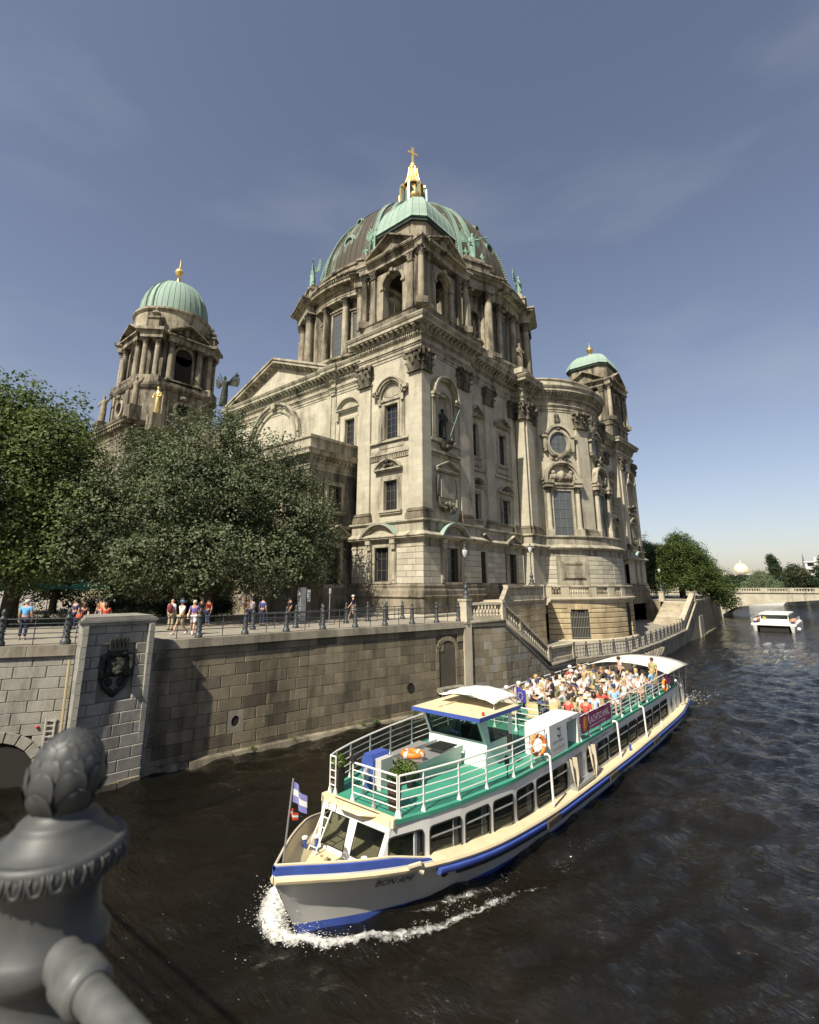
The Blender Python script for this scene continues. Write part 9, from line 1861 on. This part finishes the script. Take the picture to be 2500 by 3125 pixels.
# ---- wake foam
def foam(name, label, fn, n, seed, smin, smax):
    r = random.Random(seed); b = MB()
    while n > 0:
        p = fn(r)
        if p is None: continue
        x, y, z, k = p; n -= 1; s = (smin+(smax-smin)*r.random()**2)*k; m = r.randrange(5, 8); a0 = r.random()*6; ax = r.uniform(.6, 1.6)
        q = [b.P((x+s*ax*(.6+.6*r.random())*math.cos(a0+2*math.pi*j/m), y+s*(.6+.6*r.random())*math.sin(a0+2*math.pi*j/m), z)) for j in range(m)]; c = b.P((x, y, z+s*.35)); [b.face((q[j], q[(j+1) % m], c)) for j in range(m)]
    o = b.build(name, FOAM); return tag(o, label, 'foam', kind='stuff')
FOAM = plain('white_foam', (.66, .65, .60), .7, vary=.2, scale=15.)
def nz_(x, y): return math.sin(x*3.1+1.3*math.sin(y*2.3))+math.sin(y*4.2+1.7*math.sin(x*1.9))+.7*math.sin(7*x+5*y)
def wake(r):
    if r.random() < .66:                                   # breaking ridge thrown up by the bow
        k = r.random()**1.5*(len(WAKE)-1); i = int(k); f = k-i; a, c = WAKE[i], WAKE[min(i+1, len(WAKE)-1)]; w = .30*(1-k/len(WAKE))+.07; x = a[0]+(c[0]-a[0])*f+r.gauss(0, w)*.75; y = a[1]+(c[1]-a[1])*f+r.gauss(0, w)*.6
        if k > 4 and nz_(x*2, y*2) < .2: return None
        return x, y, WZ+.06+.15*abs(r.gauss(0, 1))*(1-k/10)*(k < 5), 1.25-k*.07
    y = 11+r.random()**1.3*9; x = XA+hw(y)+.15+r.random()*(1.1+.1*(y-11)); v = nz_(x*1.6, y*.9)
    return None if v < .75 else (x, y, WZ+.05, .55*(1.3-(y-11)/12))
foam('wake_foam', 'white broken foam thrown up round the bow and along the hull of the tour boat', wake, 2600, 3, .004, .016)
foam('drifting_bubbles', 'tiny pale bubbles drifting on the dark water in front of the quay', lambda r: (lambda x, y: (x, y, WZ+.045, 1) if nz_(x*.7, y*.7) > .7 else None)(r.uniform(-14, -2), r.uniform(3.5, 9)), 200, 4, .004, .016)
foam('stern_wash', 'small white splashes of wash behind the stern of the tour boat', lambda r: (XA+r.gauss(1.2, .8), 40+abs(r.gauss(0, 2.2)), WZ+.06, 1), 260, 5, .01, .05)

def foam_sheet():
    """lacy froth lying on the bow wave and drifting off the hull"""
    xs, ys, Z = WGRID; gx = np.arange(-13.2, -4.6, .05); gy = np.arange(7.8, 23, .05); X, Y = np.meshgrid(gx, gy); ix = np.clip(np.searchsorted(xs, gx)-1, 0, len(xs)-2); iy = np.clip(np.searchsorted(ys, gy)-1, 0, len(ys)-2)
    fx = (gx-xs[ix])/(xs[ix+1]-xs[ix]); fy = ((gy-ys[iy])/(ys[iy+1]-ys[iy]))[:, None]; A_ = Z[iy][:, ix]*(1-fx)+Z[iy][:, ix+1]*fx; B_ = Z[iy+1][:, ix]*(1-fx)+Z[iy+1][:, ix+1]*fx; H = A_*(1-fy)+B_*fy; D = np.zeros_like(H); pts = WAKE+[(-6.4, 15.4), (-5.6, 16.9)]; nn = len(pts)-1
    for k in range(nn):
        (ax, ay), (cx_, cy_) = pts[k], pts[k+1]; dx, dy = cx_-ax, cy_-ay; t = np.clip(((X-ax)*dx+(Y-ay)*dy)/(dx*dx+dy*dy), 0, 1); q = np.hypot(X-ax-t*dx, Y-ay-t*dy); u = (k+t)/nn; w = .38*(1-u)**1.3+.12; D = np.maximum(D, np.exp(-(q/w)**2)*(.96-.56*u)*np.clip((1-u)*5, 0, 1))
    hx = XA+2.62*(1-np.exp(-(np.maximum(0, Y-8.93)/2.9)**1.15)); s = (X-hx)/(.25+.16*np.maximum(0, Y-9)); D = np.maximum(D, .60*np.clip(1-np.abs(s-.55)*1.5, 0, 1)*np.clip((Y-9.5)/2, 0, 1)*np.exp(-np.maximum(0, Y-12.5)/5.5))
    r = np.random.default_rng(8); H = H+.012+D*.05*(np.sin(X*19+3*np.sin(Y*11))*np.sin(Y*17+2*np.sin(X*13))+1)*np.exp(-np.maximum(0, Y-9.5)/2.5)+.05*D**2*np.exp(-np.maximum(0, Y-9)/1.5)*r.random(D.shape)
    i = np.arange(X.size).reshape(X.shape); Fc = np.stack([i[:-1, :-1].ravel(), i[:-1, 1:].ravel(), i[1:, 1:].ravel(), i[1:, :-1].ravel()], 1); Fc = Fc[(D.ravel()[Fc].max(1) > .12)]; used = np.unique(Fc); mp_ = np.zeros(X.size, int); mp_[used] = np.arange(len(used)); V = np.stack([X.ravel(), Y.ravel(), H.ravel()], 1)[used]
    m, t, b_ = mat_base('lacy_foam'); N = t.nodes.new; Lk = t.links.new; g = N('ShaderNodeNewGeometry'); at = N('ShaderNodeAttribute'); at.attribute_name = 'froth'
    n1 = N('ShaderNodeTexNoise'); n1.inputs['Scale'].default_value = 5.5; n1.inputs['Detail'].default_value = 12; n1.inputs['Roughness'].default_value = .72; n1.inputs['Distortion'].default_value = .8; Lk(g.outputs['Position'], n1.inputs['Vector'])
    ad = N('ShaderNodeMath'); ad.operation = 'ADD'; Lk(n1.outputs[0], ad.inputs[0]); Lk(at.outputs['Fac'], ad.inputs[1]); r_ = N('ShaderNodeMapRange'); r_.inputs[1].default_value = 1.02; r_.inputs[2].default_value = 1.34; r_.inputs[4].default_value = .93; Lk(ad.outputs[0], r_.inputs[0])
    b_.inputs['Base Color'].default_value = (.66, .65, .60, 1); b_.inputs['Roughness'].default_value = .7; tr = N('ShaderNodeBsdfTransparent'); ms = N('ShaderNodeMixShader'); Lk(r_.outputs[0], ms.inputs[0]); Lk(tr.outputs[0], ms.inputs[1]); Lk(b_.outputs[0], ms.inputs[2]); Lk(ms.outputs[0], t.nodes['Material Output'].inputs[0])
    o = np_mesh('bow_wave_foam', V, mp_[Fc], m); a = o.data.attributes.new('froth', 'FLOAT', 'POINT'); a.data.foreach_set('value', D.ravel()[used].astype(np.float32)); o.data.shade_smooth(); tag(o, 'soft lacy white froth of the bow wave streaming along the tour boat', 'foam', kind='stuff')
foam_sheet()
